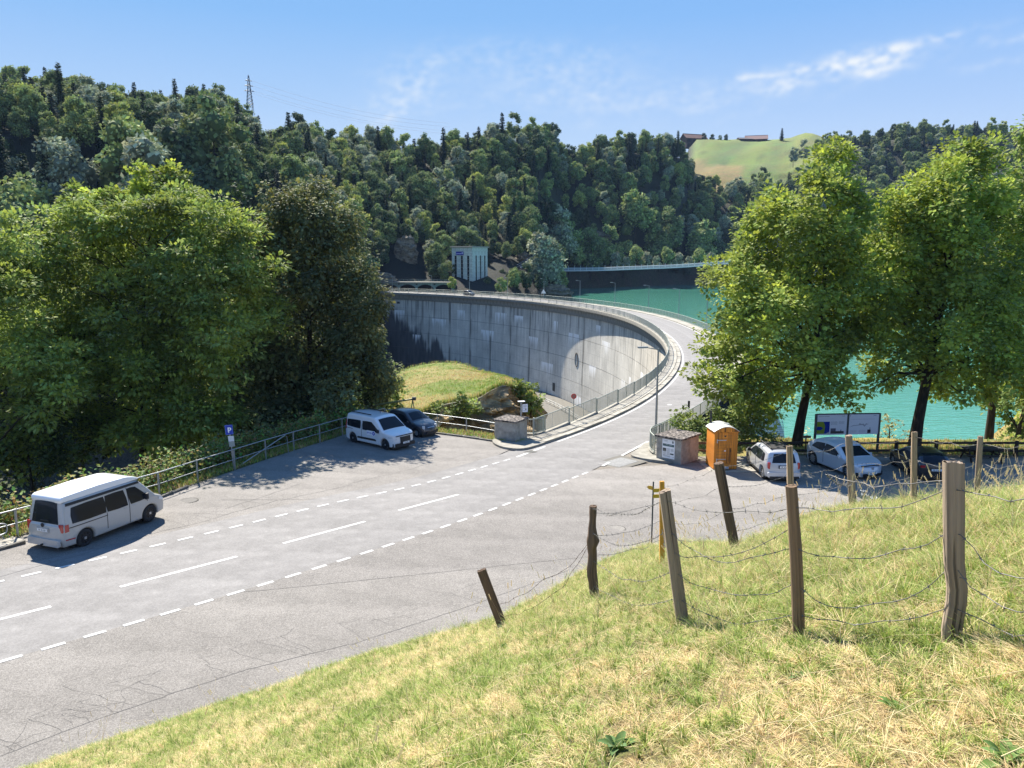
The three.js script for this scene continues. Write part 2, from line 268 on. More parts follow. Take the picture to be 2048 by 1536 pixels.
{
  const left = sideStep(L1, -1.1), right = sideStep(L3, -.02);
  const g = between(left, right, 90, 14); obj('carriageway', paint(g, lanes), M.lane, road);
  const e1 = left(1), e3 = right(1), a1 = V(e1.x, 0, e1.z);
  const inner = chain([e1, drape(arc(1.32, -33.2)), drape(arc(1.35, -30)), drape(arc(1.35, -27)), drape(arc(1.35, -24))]), outer = chain([e3, drape(arc(6.2, -33)), drape(arc(6.4, -30)), drape(arc(6.5, -27)), drape(arc(6.5, -24))]);
  obj('carriageway', paint(between(inner, outer, 40, 8), wear(1, .2)), M.lane, road);
  obj('carriageway', paint(ribbon(1.35, 7.0, -24, A1, 140, (u, v) => 0, 6), wear(1.06, .16)), M.lane, road);
  // white lines
  const dashG = (l, w) => bx(l, .008, w);
  const short = dashG(.56, .13);
  const dashAt = (p, t) => { const o = obj('edge_dash', short, M.white, road); o.position.copy(drape(p, .006)); o.lookAt(o.position.clone().add(drape(p.clone().addScaledVector(t, 1)).sub(drape(p)))); o.rotateY(Math.PI / 2); };
  const L1len = L1.getLength(), L3len = L3.getLength();
  for (let s = 8; s < L1len - .4; s += 1.0) dashAt(L1.getPointAt(s / L1len), L1.getTangentAt(s / L1len));
  for (let s = 8; s < L3len - .3; s += 1.0) dashAt(L3.getPointAt(s / L3len), L3.getTangentAt(s / L3len));
  const long = (A, B, w = .15) => { const a = onRoad(...A), b = onRoad(...B), n = V(b.z - a.z, 0, a.x - b.x).normalize().multiplyScalar(w / 2); return grid(14, 1, (u, v) => drape(a.clone().lerp(b, u).addScaledVector(n, 1 - 2 * v), .006)); };
  for (const [A, B] of [[[-260, 1305], [102, 1213]], [[240, 1174], [474, 1113]], [[566, 1087], [730, 1043]], [[797, 1021], [917, 989]]]) obj('centre_dash', long(A, B), M.white, road);
  obj('edge_line', long([1205, 932], [1296, 883], .17), M.white, road);
  obj('edge_line', long([1034, 914], [1090, 893], .17), M.white, road);
  obj('edge_line', ribbon(1.5, 1.66, -33.2, A1, 130, .006), M.white, road);
  obj('edge_line', ribbon(6.72, 6.88, -24, A1, 110, .006), M.white, road);
  obj('short_mark', grid(2, 1, (u, v) => drape(onRoad(1335 + 8 * u, 810.5 - 2 * v), .006)), M.white, road);
}
// cracks in the asphalt: thin sunken seams filled with dark dirt
const crackMat = std([.11, .105, .10], { roughness: 1 });
function crackLine(from, to, w, wob, seed, yf = roadY) {
  const r = rngOf(seed), n = Math.max(6, Math.round(from.distanceTo(to) / .35)), d = to.clone().sub(from), s = V(-d.z, 0, d.x).normalize(), pts = [];
  let off = 0; for (let i = 0; i <= n; i++) { off += (r() - .5) * wob; off *= .93; const p = from.clone().addScaledVector(d, i / n).addScaledVector(s, off); pts.push(p); }
  return grid(n, 1, (u, v) => { const p = pts[Math.round(u * n)], q = p.clone().addScaledVector(s, (v - .5) * w * (.4 + r() * .8)); q.y = yf(q.x, q.z) + .005; return q; });
}
const shoulder = struct('road_shoulder', paint(between((u) => sideStep(L3, -.02)(u), (u) => { const p = sideStep(L3, lerp(5.6, 7.5, u))(u); return p; }, 70, 12), (x, y, z) => wear(1, .2, [1.01, 1, .985])(x, y, z)), M.shoulder, 'rough grey-brown asphalt shoulder between the road and the grass bank');
const lotLine = [[-300, 1175], [-120, 1125], [36, 1076], [319, 994], [470, 940], [588, 902], [685, 872], [770, 850]].map(([x, y]) => onRoad(x, y));
const lotBack = new THREE.CatmullRomCurve3(lotLine, false, 'centripetal');
const lotCorner = lotLine[7], railR = [[770, 850], [862, 866], [933, 872], [992, 884], [1040, 890]].map(([x, y]) => onRoad(x, y));
{
  const left = sideStep(L1, -1.1), far = [lotBack.getPointAt(0), ...[.2, .4, .6, .8, 1].map((u) => lotBack.getPointAt(u)), railR[2], railR[4]], farC = chain(far);
  const u0 = .30, gA = (u) => left(lerp(u0 - .16, 1, u));
  const g = grid(80, 16, (u, v) => drape(farC(u).clone().lerp(gA(u), v)));
  struct('parking_lot', paint(g, wear(1, .2, [1.012, 1, .985])), M.shoulder, 'cracked grey asphalt parking lot between the railing and the road');
}
// right hand lot, from the road to the wooden fence
{
  const right = sideStep(L3, -.02), fence = [[1290, 905], [1400, 918], [1630, 912], [1871, 916], [2300, 916]].map(([x, y]) => onRoad(x, y)), fc = chain(fence);
  const nearE = (u) => { const p = sideStep(L3, 0)(lerp(.70, 1, u)); return p; };
  const g = grid(70, 26, (u, v) => { // from the bank foot on the right round to the hut
    const a = chain([V(-3.2, 0, -23), V(3, 0, -26), V(12, 0, -29), V(24, 0, -31), V(40, 0, -33)])(u), b = fc(u), c = a.clone().lerp(b, v);
    const rl = right(lerp(.66, 1, v)); const w = sstep(u, 0, .35);
    return drape(V(lerp(rl.x, c.x, w), 0, lerp(rl.z, c.z, w)), .006);
  });
  struct('car_park', paint(g, (x, y, z) => { const k = fbm(x * .5, z * .5, 4), far = sstep(-z, 38, 42), q = wear(1.0, .22, [1.01, 1, .985])(x, y, z), pale = 1 + .2 * sstep(-z, 31, 38); return q.map((c, i) => pale * lerp(c, c * [1.1, 1.02, .92][i], far * k)); }), std([.35, .338, .325], { map: T.coarse, bumpMap: T.grit, bumpScale: .012, roughness: .95, vertexColors: true }), 'pale gravelly car park between the grass bank and the wooden fence');
}
{
  const g = grid(24, 16, (u, v) => { const x = lerp(3, 34, u), z = -lerp(36, 47 - 2.5 * sstep(u, 0, .3), v); return V(x, roadY(x, z) - .025, z); });
  struct('gravel_strip', paint(g, wear(.95, .3, [1.05, 1, .93])), std([.34, .32, .29], { map: T.coarse, bumpMap: T.grit, bumpScale: .015, roughness: .95, vertexColors: true }), 'worn gravel edge of the car park along the hut and fence');
  const pave = (pts, label) => { const ring = new THREE.CatmullRomCurve3(pts.map(([x, y]) => onRoad(x, y)), true, 'centripetal'), mid = V(0, 0, 0); ring.getPoints(40).forEach((p) => mid.addScaledVector(p, 1 / 41)); struct('pavement', merge([grid(48, 3, (u, v) => drape(ring.getPoint(u % 1).lerp(mid, v), .12)), grid(48, 1, (u, v) => drape(ring.getPoint(u % 1), lerp(-.02, .12, v)))]), M.concrete, label); };
  pave([[985, 886], [1005, 897], [1040, 901], [1076, 893], [1096, 884], [1088, 871], [1048, 868], [1000, 874]], 'concrete pavement between the left hut and the dam walkway');
  { const g = grid(10, 8, (u, v) => { const x = lerp(-4.5, 4.6, u), z = -lerp(40.5, 47.2, v); return V(x, roadY(x, z) - .03, z); }); struct('gravel_strip', paint(g, wear(1, .25)), M.shoulder, 'asphalt edge beside the left hut'); }
  const side = [[1262, 913], [1275, 902], [1296, 888.5], [1316, 890], [1372, 905], [1385, 914], [1345, 927], [1300, 923], [1272, 918]].map(([x, y]) => onRoad(x, y)), sc = new THREE.CatmullRomCurve3(side, true, 'centripetal').getPoints(40), mid = V(0, 0, 0); sc.forEach((p) => mid.add(p)); mid.multiplyScalar(1 / sc.length);
  const ring = new THREE.CatmullRomCurve3(side, true, 'centripetal');
  struct('pavement', merge([grid(48, 3, (u, v) => drape(ring.getPoint(u % 1).lerp(mid, v), .13)), grid(48, 1, (u, v) => drape(ring.getPoint(u % 1), lerp(-.02, .13, v)))]), M.concrete, 'small rounded concrete pavement around the right hut');
}
{ // cracks and drains
  const cr = thing('crack', '', ''); cr.userData = { kind: 'structure', label: 'cracks in the asphalt' };
  const c1 = [];
  const seam = [[0, 1512], [180, 1443], [330, 1391], [500, 1337], [700, 1290], [880, 1232], [1030, 1180], [1140, 1140]].map(([x, y]) => onRoad(x, y));
  for (let i = 0; i < seam.length - 1; i++) c1.push(crackLine(seam[i], seam[i + 1], .018, .05, 40 + i));
  const r = rngOf(77);
  for (let i = 0; i < 24; i++) { const k = Math.floor(r() * 6), t = r(), p = seam[k].clone().lerp(seam[k + 1], t), q = p.clone().add(V(-.2 - r() * 1.6, 0, -.1 - r() * 1.1)); q.add(V((r() - .5) * .8, 0, (r() - .5) * .8)); c1.push(crackLine(p, q, .008, .16, 100 + i)); const q2 = q.clone().add(V(.9 * (r() + .3), 0, -.8 * (r() + .2))); c1.push(crackLine(q, q2, .007, .14, 200 + i)); }
  const seam2 = [[-40, 1168], [90, 1128], [240, 1086], [420, 1040], [560, 1001], [700, 968], [830, 936], [960, 905]].map(([x, y]) => onRoad(x, y));
  for (let i = 0; i < seam2.length - 1; i++) c1.push(crackLine(seam2[i], seam2[i + 1], .02, .12, 60 + i));
  for (let i = 0; i < 34; i++) { const k = Math.floor(r() * 7), p = seam2[k].clone().lerp(seam2[k + 1], r()), q = p.clone().add(V(-(.3 + r() * 3), 0, -r() * 1.6 + .4)); c1.push(crackLine(p, q, .009, .2, 300 + i)); }
  for (const [A, B] of [[[440, 1000], [640, 1000]], [[450, 1018], [600, 968]], [[1085, 1075], [1330, 960]], [[1240, 930], [1160, 905]], [[1130, 912], [1270, 948]]]) c1.push(crackLine(onRoad(...A), onRoad(...B), .02, .12, A[0]));
  obj('crack_line', c1, crackMat, cr);
}
// ---------------------------------------------------------------- the grass bank in the foreground
const edgePX = [[-500, 1800], [-160, 1620], [70, 1536], [250, 1472], [480, 1402], [700, 1322], [900, 1268], [1000, 1240], [1090, 1192], [1180, 1134], [1290, 1084], [1400, 1070], [1480, 1074], [1540, 1046], [1620, 1012], [1720, 992], [1850, 976], [1950, 966], [2048, 956], [2250, 936], [2700, 900]];
const bankEdge = edgePX.map(([x, y]) => { const p = onBank(x, y); return [Math.atan2(p.x, -p.z), Math.hypot(p.x, p.z)]; });
function bankRim(az) { let k = 0; while (k < bankEdge.length - 2 && az > bankEdge[k + 1][0]) k++; const A = bankEdge[k], B = bankEdge[k + 1], t = clamp((az - A[0]) / (B[0] - A[0]), 0, 1); return lerp(A[1], B[1], t); }
function bankTop(x, z) { return bankY(x, z) - .16 * sstep(Math.hypot(x, z) / bankRim(Math.atan2(x, -z)), .72, 1) * sstep(Math.atan2(x, -z), 0, .3) + .10 * (fbm(x * .9, z * .9, 3) - .5) * sstep(Math.hypot(x, z), 2.5, 5); }
{
  const NU = 150, NV = 60;
  const g = grid(NU, NV, (u, v) => {
    const az = lerp(-1.25, 1.25, u), R = bankRim(az), s = v < .8 ? lerp(.3, R, v / .8) : R + (v - .8) / .2 * 9, x = Math.sin(az) * s, z = -Math.cos(az) * s;
    const q = V(x, bankTop(x, z), z);
    if (s > R) { const d = s - R; q.y -= .55 * d * Math.min(1, d) + .35 * d; }
    return q;
  });
  paint(g, (x, y, z) => { const n = fbm(x * .7 + 4, z * .7, 4), m = fbm(x * 2.6, z * 2.6 + 8, 3), k = sstep(n * .7 + m * .4, .42, .68); return [lerp(.30, .15, k), lerp(.23, .16, k), lerp(.12, .055, k)]; });
  struct('grass_bank', g, std([1, 1, 1], { vertexColors: true, map: rep(T.turf, 1), roughness: 1, bumpMap: T.grit, bumpScale: .03 }), 'dry grassy bank in the foreground');
  const back = grid(10, 4, (u, v) => { const az = lerp(-1.25, 1.25, u), s = .3; const x = lerp(Math.sin(az) * s, lerp(-40, 40, u), v), z = lerp(-Math.cos(az) * s, 14, v); return V(x, bankY(x, z) - .02, z); });
}
// ---------------------------------------------------------------- grass between the fence and the water, right shore
{
  const g = grid(60, 16, (u, v) => {
    const x = lerp(8.6, 70, u), z0 = 41.6 + 1.4 * sstep(x, 10, 22), a = lerp(z0, z0 + 28, v), d = Math.max(0, a - z0 - 2.2), y = roadY(x, -z0) - .05 - (d > 3.5 ? (d - 3.5) * .42 : 0) + (fbm(x * .4, a * .4, 3) - .5) * .5 * sstep(d, 0, 4);
    const right = sstep(x, 36, 52); return V(x, lerp(y, Math.max(y, -4 + (x - 40) * .35), right), -a);
  });
  struct('shore', paint(g, (x, y, z) => { const n = fbm(x * .5, z * .5, 4); return n > .5 ? [.48, .38, .17] : [.28, .27, .10]; }), std([1, 1, 1], { vertexColors: true, map: T.turf, roughness: 1 }), 'dry grass strip and lake shore beyond the wooden fence');
}
// ---------------------------------------------------------------- grass strip and drop beyond the left railing
{
  const edge = chain([...lotLine, ...railR.slice(1)]);
  const g = grid(60, 8, (u, v) => { const p = edge(u), q = edge(Math.min(1, u + .01)), t = edge(Math.max(0, u - .01)); const n = V(q.z - t.z, 0, -(q.x - t.x)).normalize(); const d = v * v * 16, o = drape(V(p.x + n.x * d, 0, p.z + n.z * d), -.03); o.y -= d < 1.2 ? 0 : (d - 1.2) * .75; return o; });
  struct('verge', paint(g, (x, y, z) => { const n = fbm(x * .6, z * .6, 3); return n > .45 ? [.2, .22, .07] : [.36, .30, .14]; }), std([1, 1, 1], { vertexColors: true, map: T.turf, roughness: 1 }), 'grass verge falling away behind the lot railing');
}
// ---------------------------------------------------------------- the grassy knoll with its sandstone face
const knollF = [[740, 842, 57], [800, 830, 57], [838, 826, 56], [879, 811, 57], [910, 804, 58], [953, 797, 59], [985, 779, 60], [1008, 771, 61], [1040, 783, 63], [1070, 803, 64]].map((q) => at(...q));
const knollB = [[735, 800, 78], [780, 757, 88], [822, 735, 92], [870, 726, 94], [920, 727, 92], [952, 739, 88], [988, 749, 82], [1020, 761, 76], [1050, 777, 71], [1074, 797, 67]].map((q) => at(...q));
const knF = chain(knollF), knB = chain(knollB);
const knollP = (u, v) => { const p = knF(u).clone().lerp(knB(u), v); p.y += Math.sin(v * Math.PI) * .35 + (fbm(p.x * .35, p.z * .35, 3) - .5) * .5 * Math.sin(v * Math.PI); return p; };
{
  const top = grid(60, 30, knollP);
  paint(top, (x, y, z) => { const n = fbm(x * .22 + 5, z * .22, 4), m = fbm(x * 1.4, z * 1.4, 3), k = sstep(n + .3 * (m - .5), .40, .62); return [lerp(.46, .25, k), lerp(.40, .33, k), lerp(.18, .075, k)]; });
  struct('knoll', top, std([1, 1, 1], { vertexColors: true, map: T.turf, roughness: 1, bumpMap: T.grit, bumpScale: .05 }), 'mown grassy knoll between the parking lot and the dam face');
  const rim = (u) => u < .82 ? knF(u / .82) : knF(1).clone().lerp(knB(1), (u - .82) / .18);
  const face = toCreasedNormals(grid(120, 40, (u, v) => {
    const p = rim(u), q = rim(Math.min(1, u + .01)), o = rim(Math.max(0, u - .01)), n = V(-(q.z - o.z), 0, q.x - o.x).normalize();
    const d = v * lerp(2.0, 5, u), rough = (fbm(u * 26 + v * 3, v * 9 + u * 6, 5) - .5) * 2.6 + (Math.floor(fbm(u * 14, v * 7, 3) * 8) / 8 - .5) * 2.4 + (vnoise(v * 14 + u * 4, u * 3) > .6 ? .3 : 0);
    p.add(V(n.x * (d + rough * sstep(v, 0, .12)), -v * lerp(5, 16, sstep(u, .55, 1)) - .05, n.z * (d + rough * sstep(v, 0, .12)))); return p;
  }, (q, u, v) => [q.x + q.z * .6, q.y]), .32);
  paint(face, (x, y, z) => { const n = fbm(x * .5 + 11, y * .9, 4), m = fbm(x * 2, y * 3, 3); const k = n > .54 ? [.66, .6, .5] : n < .42 ? [.85, .8, .74] : [1.08, .98, .82]; const d = .45 + 1.1 * m; return k.map((c) => c * d); });
  struct('sandstone_face', face, M.rock, 'brown sandstone rock face below the grassy knoll');
}

// ================================================================ THE DAM
const stain = (() => {
  const W = 2048, H = 512, r = rngOf(9), eff = [];
  const spots = [[30, 4.5, 5], [33.5, 4.3, 6], [36, 10, 7], [27, 9.8, 5.5], [22.5, 4.5, 2.5], [18.5, 6.8, 6.5], [14, 13.2, 5], [11, 6.6, 5.5], [6, 13, 3], [4, 11.5, 1.5], [0, 9, 4], [24, 16, 7], [17, 22, 4], [9, 20, 4], [45, 8, 7], [52, 6, 5], [49, 14, 4], [-6, 14, 3], [41, 4.6, 4], [-13, 7, 4], [13, 3.5, 3]];
  for (const [a, y, w] of spots) eff.push([a, y, w / 2.88 / 2]);
  return tex(W, (u, v) => {
    const a = lerp(A0, A1, u), y = (1 - v) * 46, m = u * 287;
    let k = .83 + .2 * (fbm(m * .25, y * .25, 4) - .5) + .16 * (fbm(m * 3, y * .12, 3) - .5) + .08 * (fbm(m * 5, y * 5, 2) - .5);
    const lift = Math.abs(((y - 2.2) % 2.75 + 2.75) % 2.75); if (lift < .12) k *= .93;
    let c = [k, k * .985, k * .945];
    const drip = fbm(m * 1.7, 3, 2); // thin dark runs under the cornice
    if (drip > .60) { const l = 3 + 12 * vnoise(m * 1.7, 8), s = sstep(drip, .60, .72) * (1 - sstep(y, l * .5, l)) * .24; c = c.map((q) => q * (1 - s)); }
    const jn = Math.abs(((a - A0) / 3.826 + .5) % 1 - .5) * 11, js = Math.exp(-((jn / .5) ** 2)) * sstep(fbm(a * 2, y * .2, 2), .35, .65) * sstep(a, 4, 14); c = c.map((q) => q * (1 - .34 * js));
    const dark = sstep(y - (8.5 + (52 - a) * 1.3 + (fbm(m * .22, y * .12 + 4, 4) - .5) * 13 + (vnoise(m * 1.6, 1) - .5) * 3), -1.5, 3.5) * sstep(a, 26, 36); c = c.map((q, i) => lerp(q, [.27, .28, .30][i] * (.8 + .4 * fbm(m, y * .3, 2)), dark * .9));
    for (const e of eff) { const d = Math.abs(a - e[0]); if (d < e[2]) { const l = 1.2 + 6 * vnoise(m * 2.6, e[1] * 7) * vnoise(m * .7, e[1]), t = y - e[1]; if (t > 0 && t < l) { const s = (1 - t / l) * sstep(vnoise(m * 3.1, e[1] * 3 + 2), .12, .4); c = c.map((q, i) => lerp(q, [1, 1, 1][i], Math.min(1, s * 1.3))); } } }
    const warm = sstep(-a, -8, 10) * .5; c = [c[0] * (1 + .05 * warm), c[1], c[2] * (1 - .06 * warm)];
    return c;
  }, true, 1, H);
})();
stain.wrapS = stain.wrapT = THREE.ClampToEdgeWrapping;
const faceOff = (y) => .9 + .03 * y;
{
  const dam = thing('arch_dam', 'tall curved concrete arch dam with stained downstream face and a road along its crest', 'dam');
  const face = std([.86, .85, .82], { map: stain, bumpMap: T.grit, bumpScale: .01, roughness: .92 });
  const faceUV = (a, y) => [(a - A0) / (A1 - A0), 1 + y / 46];
  const onFace = (a, y, out = 0) => { const r = crestR(a) + faceOff(y) - out; return V(CX + r * Math.cos(a * RAD), y, -(CZ + r * Math.sin(a * RAD))); };
  // a dark core behind, then every block of the pour proud of it, so that the joints are real gaps
  obj('core', grid(120, 6, (u, v) => onFace(lerp(A0, A1, u), lerp(-58, -.6, v), -.14), (q, u, v) => [u, v]), std([.2, .2, .2], { roughness: 1 }), dam);
  const N = 26, lifts = [-2.3, -7.7, -13.2, -18.7, -24.2, -29.7, -35.2, -40.7, -46];
  for (let i = 0; i < N; i++) for (let j = 0; j < lifts.length - 1; j++) {
    const g0 = .014, a0 = lerp(A0, A1, i / N) + g0, a1 = lerp(A0, A1, (i + 1) / N) - g0, y1 = lifts[j] - .035, y0 = lifts[j + 1] + .035;
    if (a1 < -24 && j > 3) continue;
    const pr = (hash2(i, j + 7) - .5) * .03;
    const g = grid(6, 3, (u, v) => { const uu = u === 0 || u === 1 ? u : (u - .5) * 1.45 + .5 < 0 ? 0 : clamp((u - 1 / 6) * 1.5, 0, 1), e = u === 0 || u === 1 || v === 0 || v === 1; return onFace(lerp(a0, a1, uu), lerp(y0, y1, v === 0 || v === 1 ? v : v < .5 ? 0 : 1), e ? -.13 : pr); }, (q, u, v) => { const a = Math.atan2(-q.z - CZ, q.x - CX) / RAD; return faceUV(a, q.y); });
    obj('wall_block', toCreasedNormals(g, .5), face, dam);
  }
  // spandrel band under the crest, the crest slab that overhangs it and a thin drip edge
  const NB = 26;
  for (let i = 0; i < NB; i++) { const a0 = lerp(A0, A1, i / NB) + .02, a1 = lerp(A0, A1, (i + 1) / NB) - .02; obj('crest_beam', beam(.55, 1.3, a0, a1, 5, -2.25, -.62), M.concrete, dam); obj('crest_slab', beam(-.32, 1.3, a0, a1, 5, -.62, -.004), M.concrete, dam); }
  obj('upstream_wall', grid(120, 3, (u, v) => arc(8.75, lerp(A1, A0 + 3, u), lerp(-24, -.02, v)), (q, u, v) => [u * 280, v * 24]), M.concrete, dam);
  obj('lower_door', merge([...[0].map(() => { const a = arcAt(1 - .6, 1113); const p = onFace(a, -22.4, .02), q = onFace(a + .55, -22.4, .02); return grid(1, 1, (u, v) => V(lerp(q.x, p.x, u), lerp(-24.6, -20.8, v), lerp(q.z, p.z, u))); })]), M.darkSteel, dam);
  const door2 = arcAt(1, 800); obj('vent_opening', grid(1, 1, (u, v) => { const p = onFace(door2 + .5 - u * .5, -3.2, .02); return V(p.x, lerp(-5.2, -3, v), p.z); }), M.darkSteel, dam);
  // service ledge and round hatch on the sunny end
  const ah = arcAt(.5, 1155); { const p = onFace(ah, -13, .06), n = V(CX - p.x, 0, -CZ - p.z).normalize(); const g = new THREE.TorusGeometry(1.1, .12, 6, 24); const o = obj('round_hatch', g, M.concreteDark, dam); o.position.copy(p); o.lookAt(p.clone().add(n)); o.scale.set(.8, 1.5, 1); }
}
// ---------------------------------------------------------------- walkways of concrete slabs with kerbs
{
  const w = thing('walkway', '', ''); w.userData = { kind: 'structure', label: 'concrete slab walkways with kerbs on both edges of the dam crest' };
  const n = 108, mats = [0, 1, 2].map((i) => std([.46 + .05 * i, .44 + .05 * i, .39 + .045 * i], { map: T.concrete, roughness: .9, bumpMap: T.grit, bumpScale: .006 }));
  const uw = (a) => lerp(7.0, 6.3, sstep(-a, 14, 30)), ur = (a) => lerp(8.62, 6.9, sstep(-a, 14, 30));
  for (let i = 0; i < n; i++) {
    const a0 = lerp(A0, A1, i / n) + .012, a1 = lerp(A0, A1, (i + 1) / n) - .012;
    obj('slab', beam(.02, .84, a0, a1, 2, 0, .16), mats[i % 3], w);
    obj('kerb_stone', beam(.88, 1.3, a0, a1, 2, -.05, .15 - .03 * (i % 2)), mats[(i + 1) % 3], w);
    if (a0 > -24) { const g = beam(0, 1, a0, a1, 2, 0, .15), f = (o) => o; const k = grid(2, 1, (u, v) => { const a = lerp(a0, a1, u); return arc(lerp(uw(a), ur(a) + .1, v), a, .15); }, (q, u, v) => [u * 2.6, v]); const s = grid(2, 1, (u, v) => { const a = lerp(a0, a1, u); return arc(uw(a), a, lerp(-.02, .15, v)); }); obj('slab', merge([k, s]), mats[(i + 2) % 3], w); }
  }
}
// ---------------------------------------------------------------- railings of the crest
const railOffU = (a) => lerp(8.62, 6.9, sstep(-a, 14, 30));
{
  const r = thing('railing', 'long grey-green barred railing along the downstream edge of the dam crest', 'railing');
  const bars = [], near = [], dA = 1.665; let nBars = 0;
  for (let a = -33.2; a < A1 - dA; a += dA) {
    const base = Math.max(arc(-.12, a).y, arc(-.12, a + dA).y), P = (t, y) => { const p = arc(-.12, a + dA * t); p.y = base + y; return p; };
    const i = Math.round((a + 33.2) / dA), far = i > 22;
    obj('post', bx(.09, 1.16, .12, 0, .58, 0), M.rail, r).position.copy(P(.012, .12));
    obj('top_rail', tube([P(.015, 1.2), P(.35, 1.2), P(.65, 1.2), P(.985, 1.2)], .028, 5, 6), M.rail, r);
    obj('bottom_rail', tube([P(.015, .26), P(.35, .26), P(.65, .26), P(.985, .26)], .022, 4, 4), M.rail, r);
    if (!far) obj('post', bx(.05, .96, .05, 0, .48, 0), M.rail, r).position.copy(P(.5, .24));
    const p0 = arc(0, a), p1 = arc(0, a + dA);
    obj('plinth', grid(4, 3, (u, v) => { const t = u, y0 = arc(-.12, a + dA * t).y - .02, o = v < .2 ? .03 : v < .5 ? .03 : -.27; const p = arc(o, a + dA * t * .998); p.y = v < .2 ? y0 : v > .9 ? y0 - .1 : base + .13; return p; }), M.concrete, r);
    for (let k = 1; k < 37; k++) { const t = k / 37; if (Math.abs(t - .5) < .015) continue; if (nBars < 290) { near.push(P(t, .26)); nBars++; } else if (i < 34 || k % 2 === 0) bars.push(bar(P(t, .26), P(t, 1.2), far ? .014 : .011, far ? .014 : .011, 3, false)); }
  }
  const bg = new THREE.CylinderGeometry(.011, .011, .94, 4, 1, true); bg.translate(0, .47, 0);
  for (const p of near) obj('bar', bg, M.rail, r).position.copy(p);
  stuff(obj('far_bars', bars, M.rail, r));
  const u = thing('railing', 'long barred railing along the lake side of the dam crest', 'railing');
  const ub = []; const dU = .72;
  for (let a = -32.6; a < A1 - dU; a += dU) { const P = (t, y) => arc(railOffU(a + dU * t), a + dU * t, y); obj('post', bx(.06, 1.1, .06, 0, .55, 0), M.rail, u).position.copy(P(0, .1)); for (let k = 1; k < 16; k++) ub.push(bar(P(k / 16, .24), P(k / 16, 1.2), .012, .012, 3, false)); }
  for (let a = -32.6; a < A1 - 6; a += 5.76) { const P = (t, y) => arc(railOffU(a + 5.76 * t), a + 5.76 * t, y); const pts = (y) => [0, .25, .5, .75, 1].map((t) => P(t, y)); obj('top_rail', tube(pts(1.2), .03, 5, 12), M.rail, u); obj('bottom_rail', tube(pts(.24), .02, 4, 12), M.rail, u); }
  stuff(obj('bars', ub, M.rail, u));
}
// ---------------------------------------------------------------- lamps
const lampGeo = (() => { const pole = new THREE.CylinderGeometry(.045, .085, 5.8, 8); pole.translate(0, 2.9, 0); return { pole: merge([pole, bx(.26, .03, .26, 0, .015, 0)]), arm: merge([bar(V(0, 5.72, 0), V(-.75, 5.86, 0), .035, .03, 6)]), head: bx(.62, .09, .2, -.98, 5.88, 0, .03), glass: bx(.5, .02, .15, -1.0, 5.828, 0) }; })();
function lamp(label, p, toward, group) {
  const t = thing('street_lamp', label, 'street lamp', [p.x, p.y, p.z], toward, group);
  obj('pole', lampGeo.pole, M.lampMetal, t); obj('arm', lampGeo.arm, M.lampMetal, t); obj('lamp_head', lampGeo.head, M.lampMetal, t); obj('lens', lampGeo.glass, M.lens, t);
  return t;
}
M.lampMetal = std([.30, .32, .32], { metalness: .5, roughness: .45 });
M.lens = std([.6, .6, .58], { roughness: .25 });
{
  lamp('tall grey street lamp beside the right hand concrete hut where the road meets the dam', drape(onRoad(1311, 884), 0), 0.15);
  const cols = [[785, 'lake side of the crest behind the drooping tree, farthest one'], [864, 'lake side of the crest left of the dark car'], [939, 'lake side of the crest before the pale tower'], [1015, 'lake side of the crest below the steep stairway'], [1088, 'lake side of the crest beside the headland tree'], [1160, 'lake side of the crest, first one against the turquoise water'], [1230, 'lake side of the crest, second one against the turquoise water'], [1298, 'lake side of the crest, third one against the turquoise water'], [1359, 'lake side of the crest, fourth one against the turquoise water'], [1413, 'lake side of the crest, fifth one against the turquoise water']];
  for (const [px, where] of cols) { const a = arcAt(8.95, px), p = arc(8.95, a, .1); lamp('thin grey lamp on the ' + where, p, Math.atan2(Math.sin(a * RAD), Math.cos(a * RAD)), 'lamps along the dam crest'); }
  lamp('low grey lamp on the lake side just left of the maple leaves', arc(8.95, arcAt(8.95, 1436) < 0 ? arcAt(8.95, 1436) : -9, -3.1), -.1, 'lamps along the dam crest');
}
{ // triangular warning sign hung on the lamp by the headland
  const a = arcAt(8.95, 1088), p = arc(8.8, a, 1.7); const t = thing('warning_sign', 'small pale triangular road sign on the lamp post beside the headland tree', 'road sign', [p.x, p.y, p.z]);
  const s = new THREE.Shape(); s.moveTo(-.75, 0); s.lineTo(.75, 0); s.lineTo(0, 1.25); s.closePath(); obj('plate', new THREE.ExtrudeGeometry(s, { depth: .03, bevelEnabled: false }), std([.7, .68, .66]), t);
}

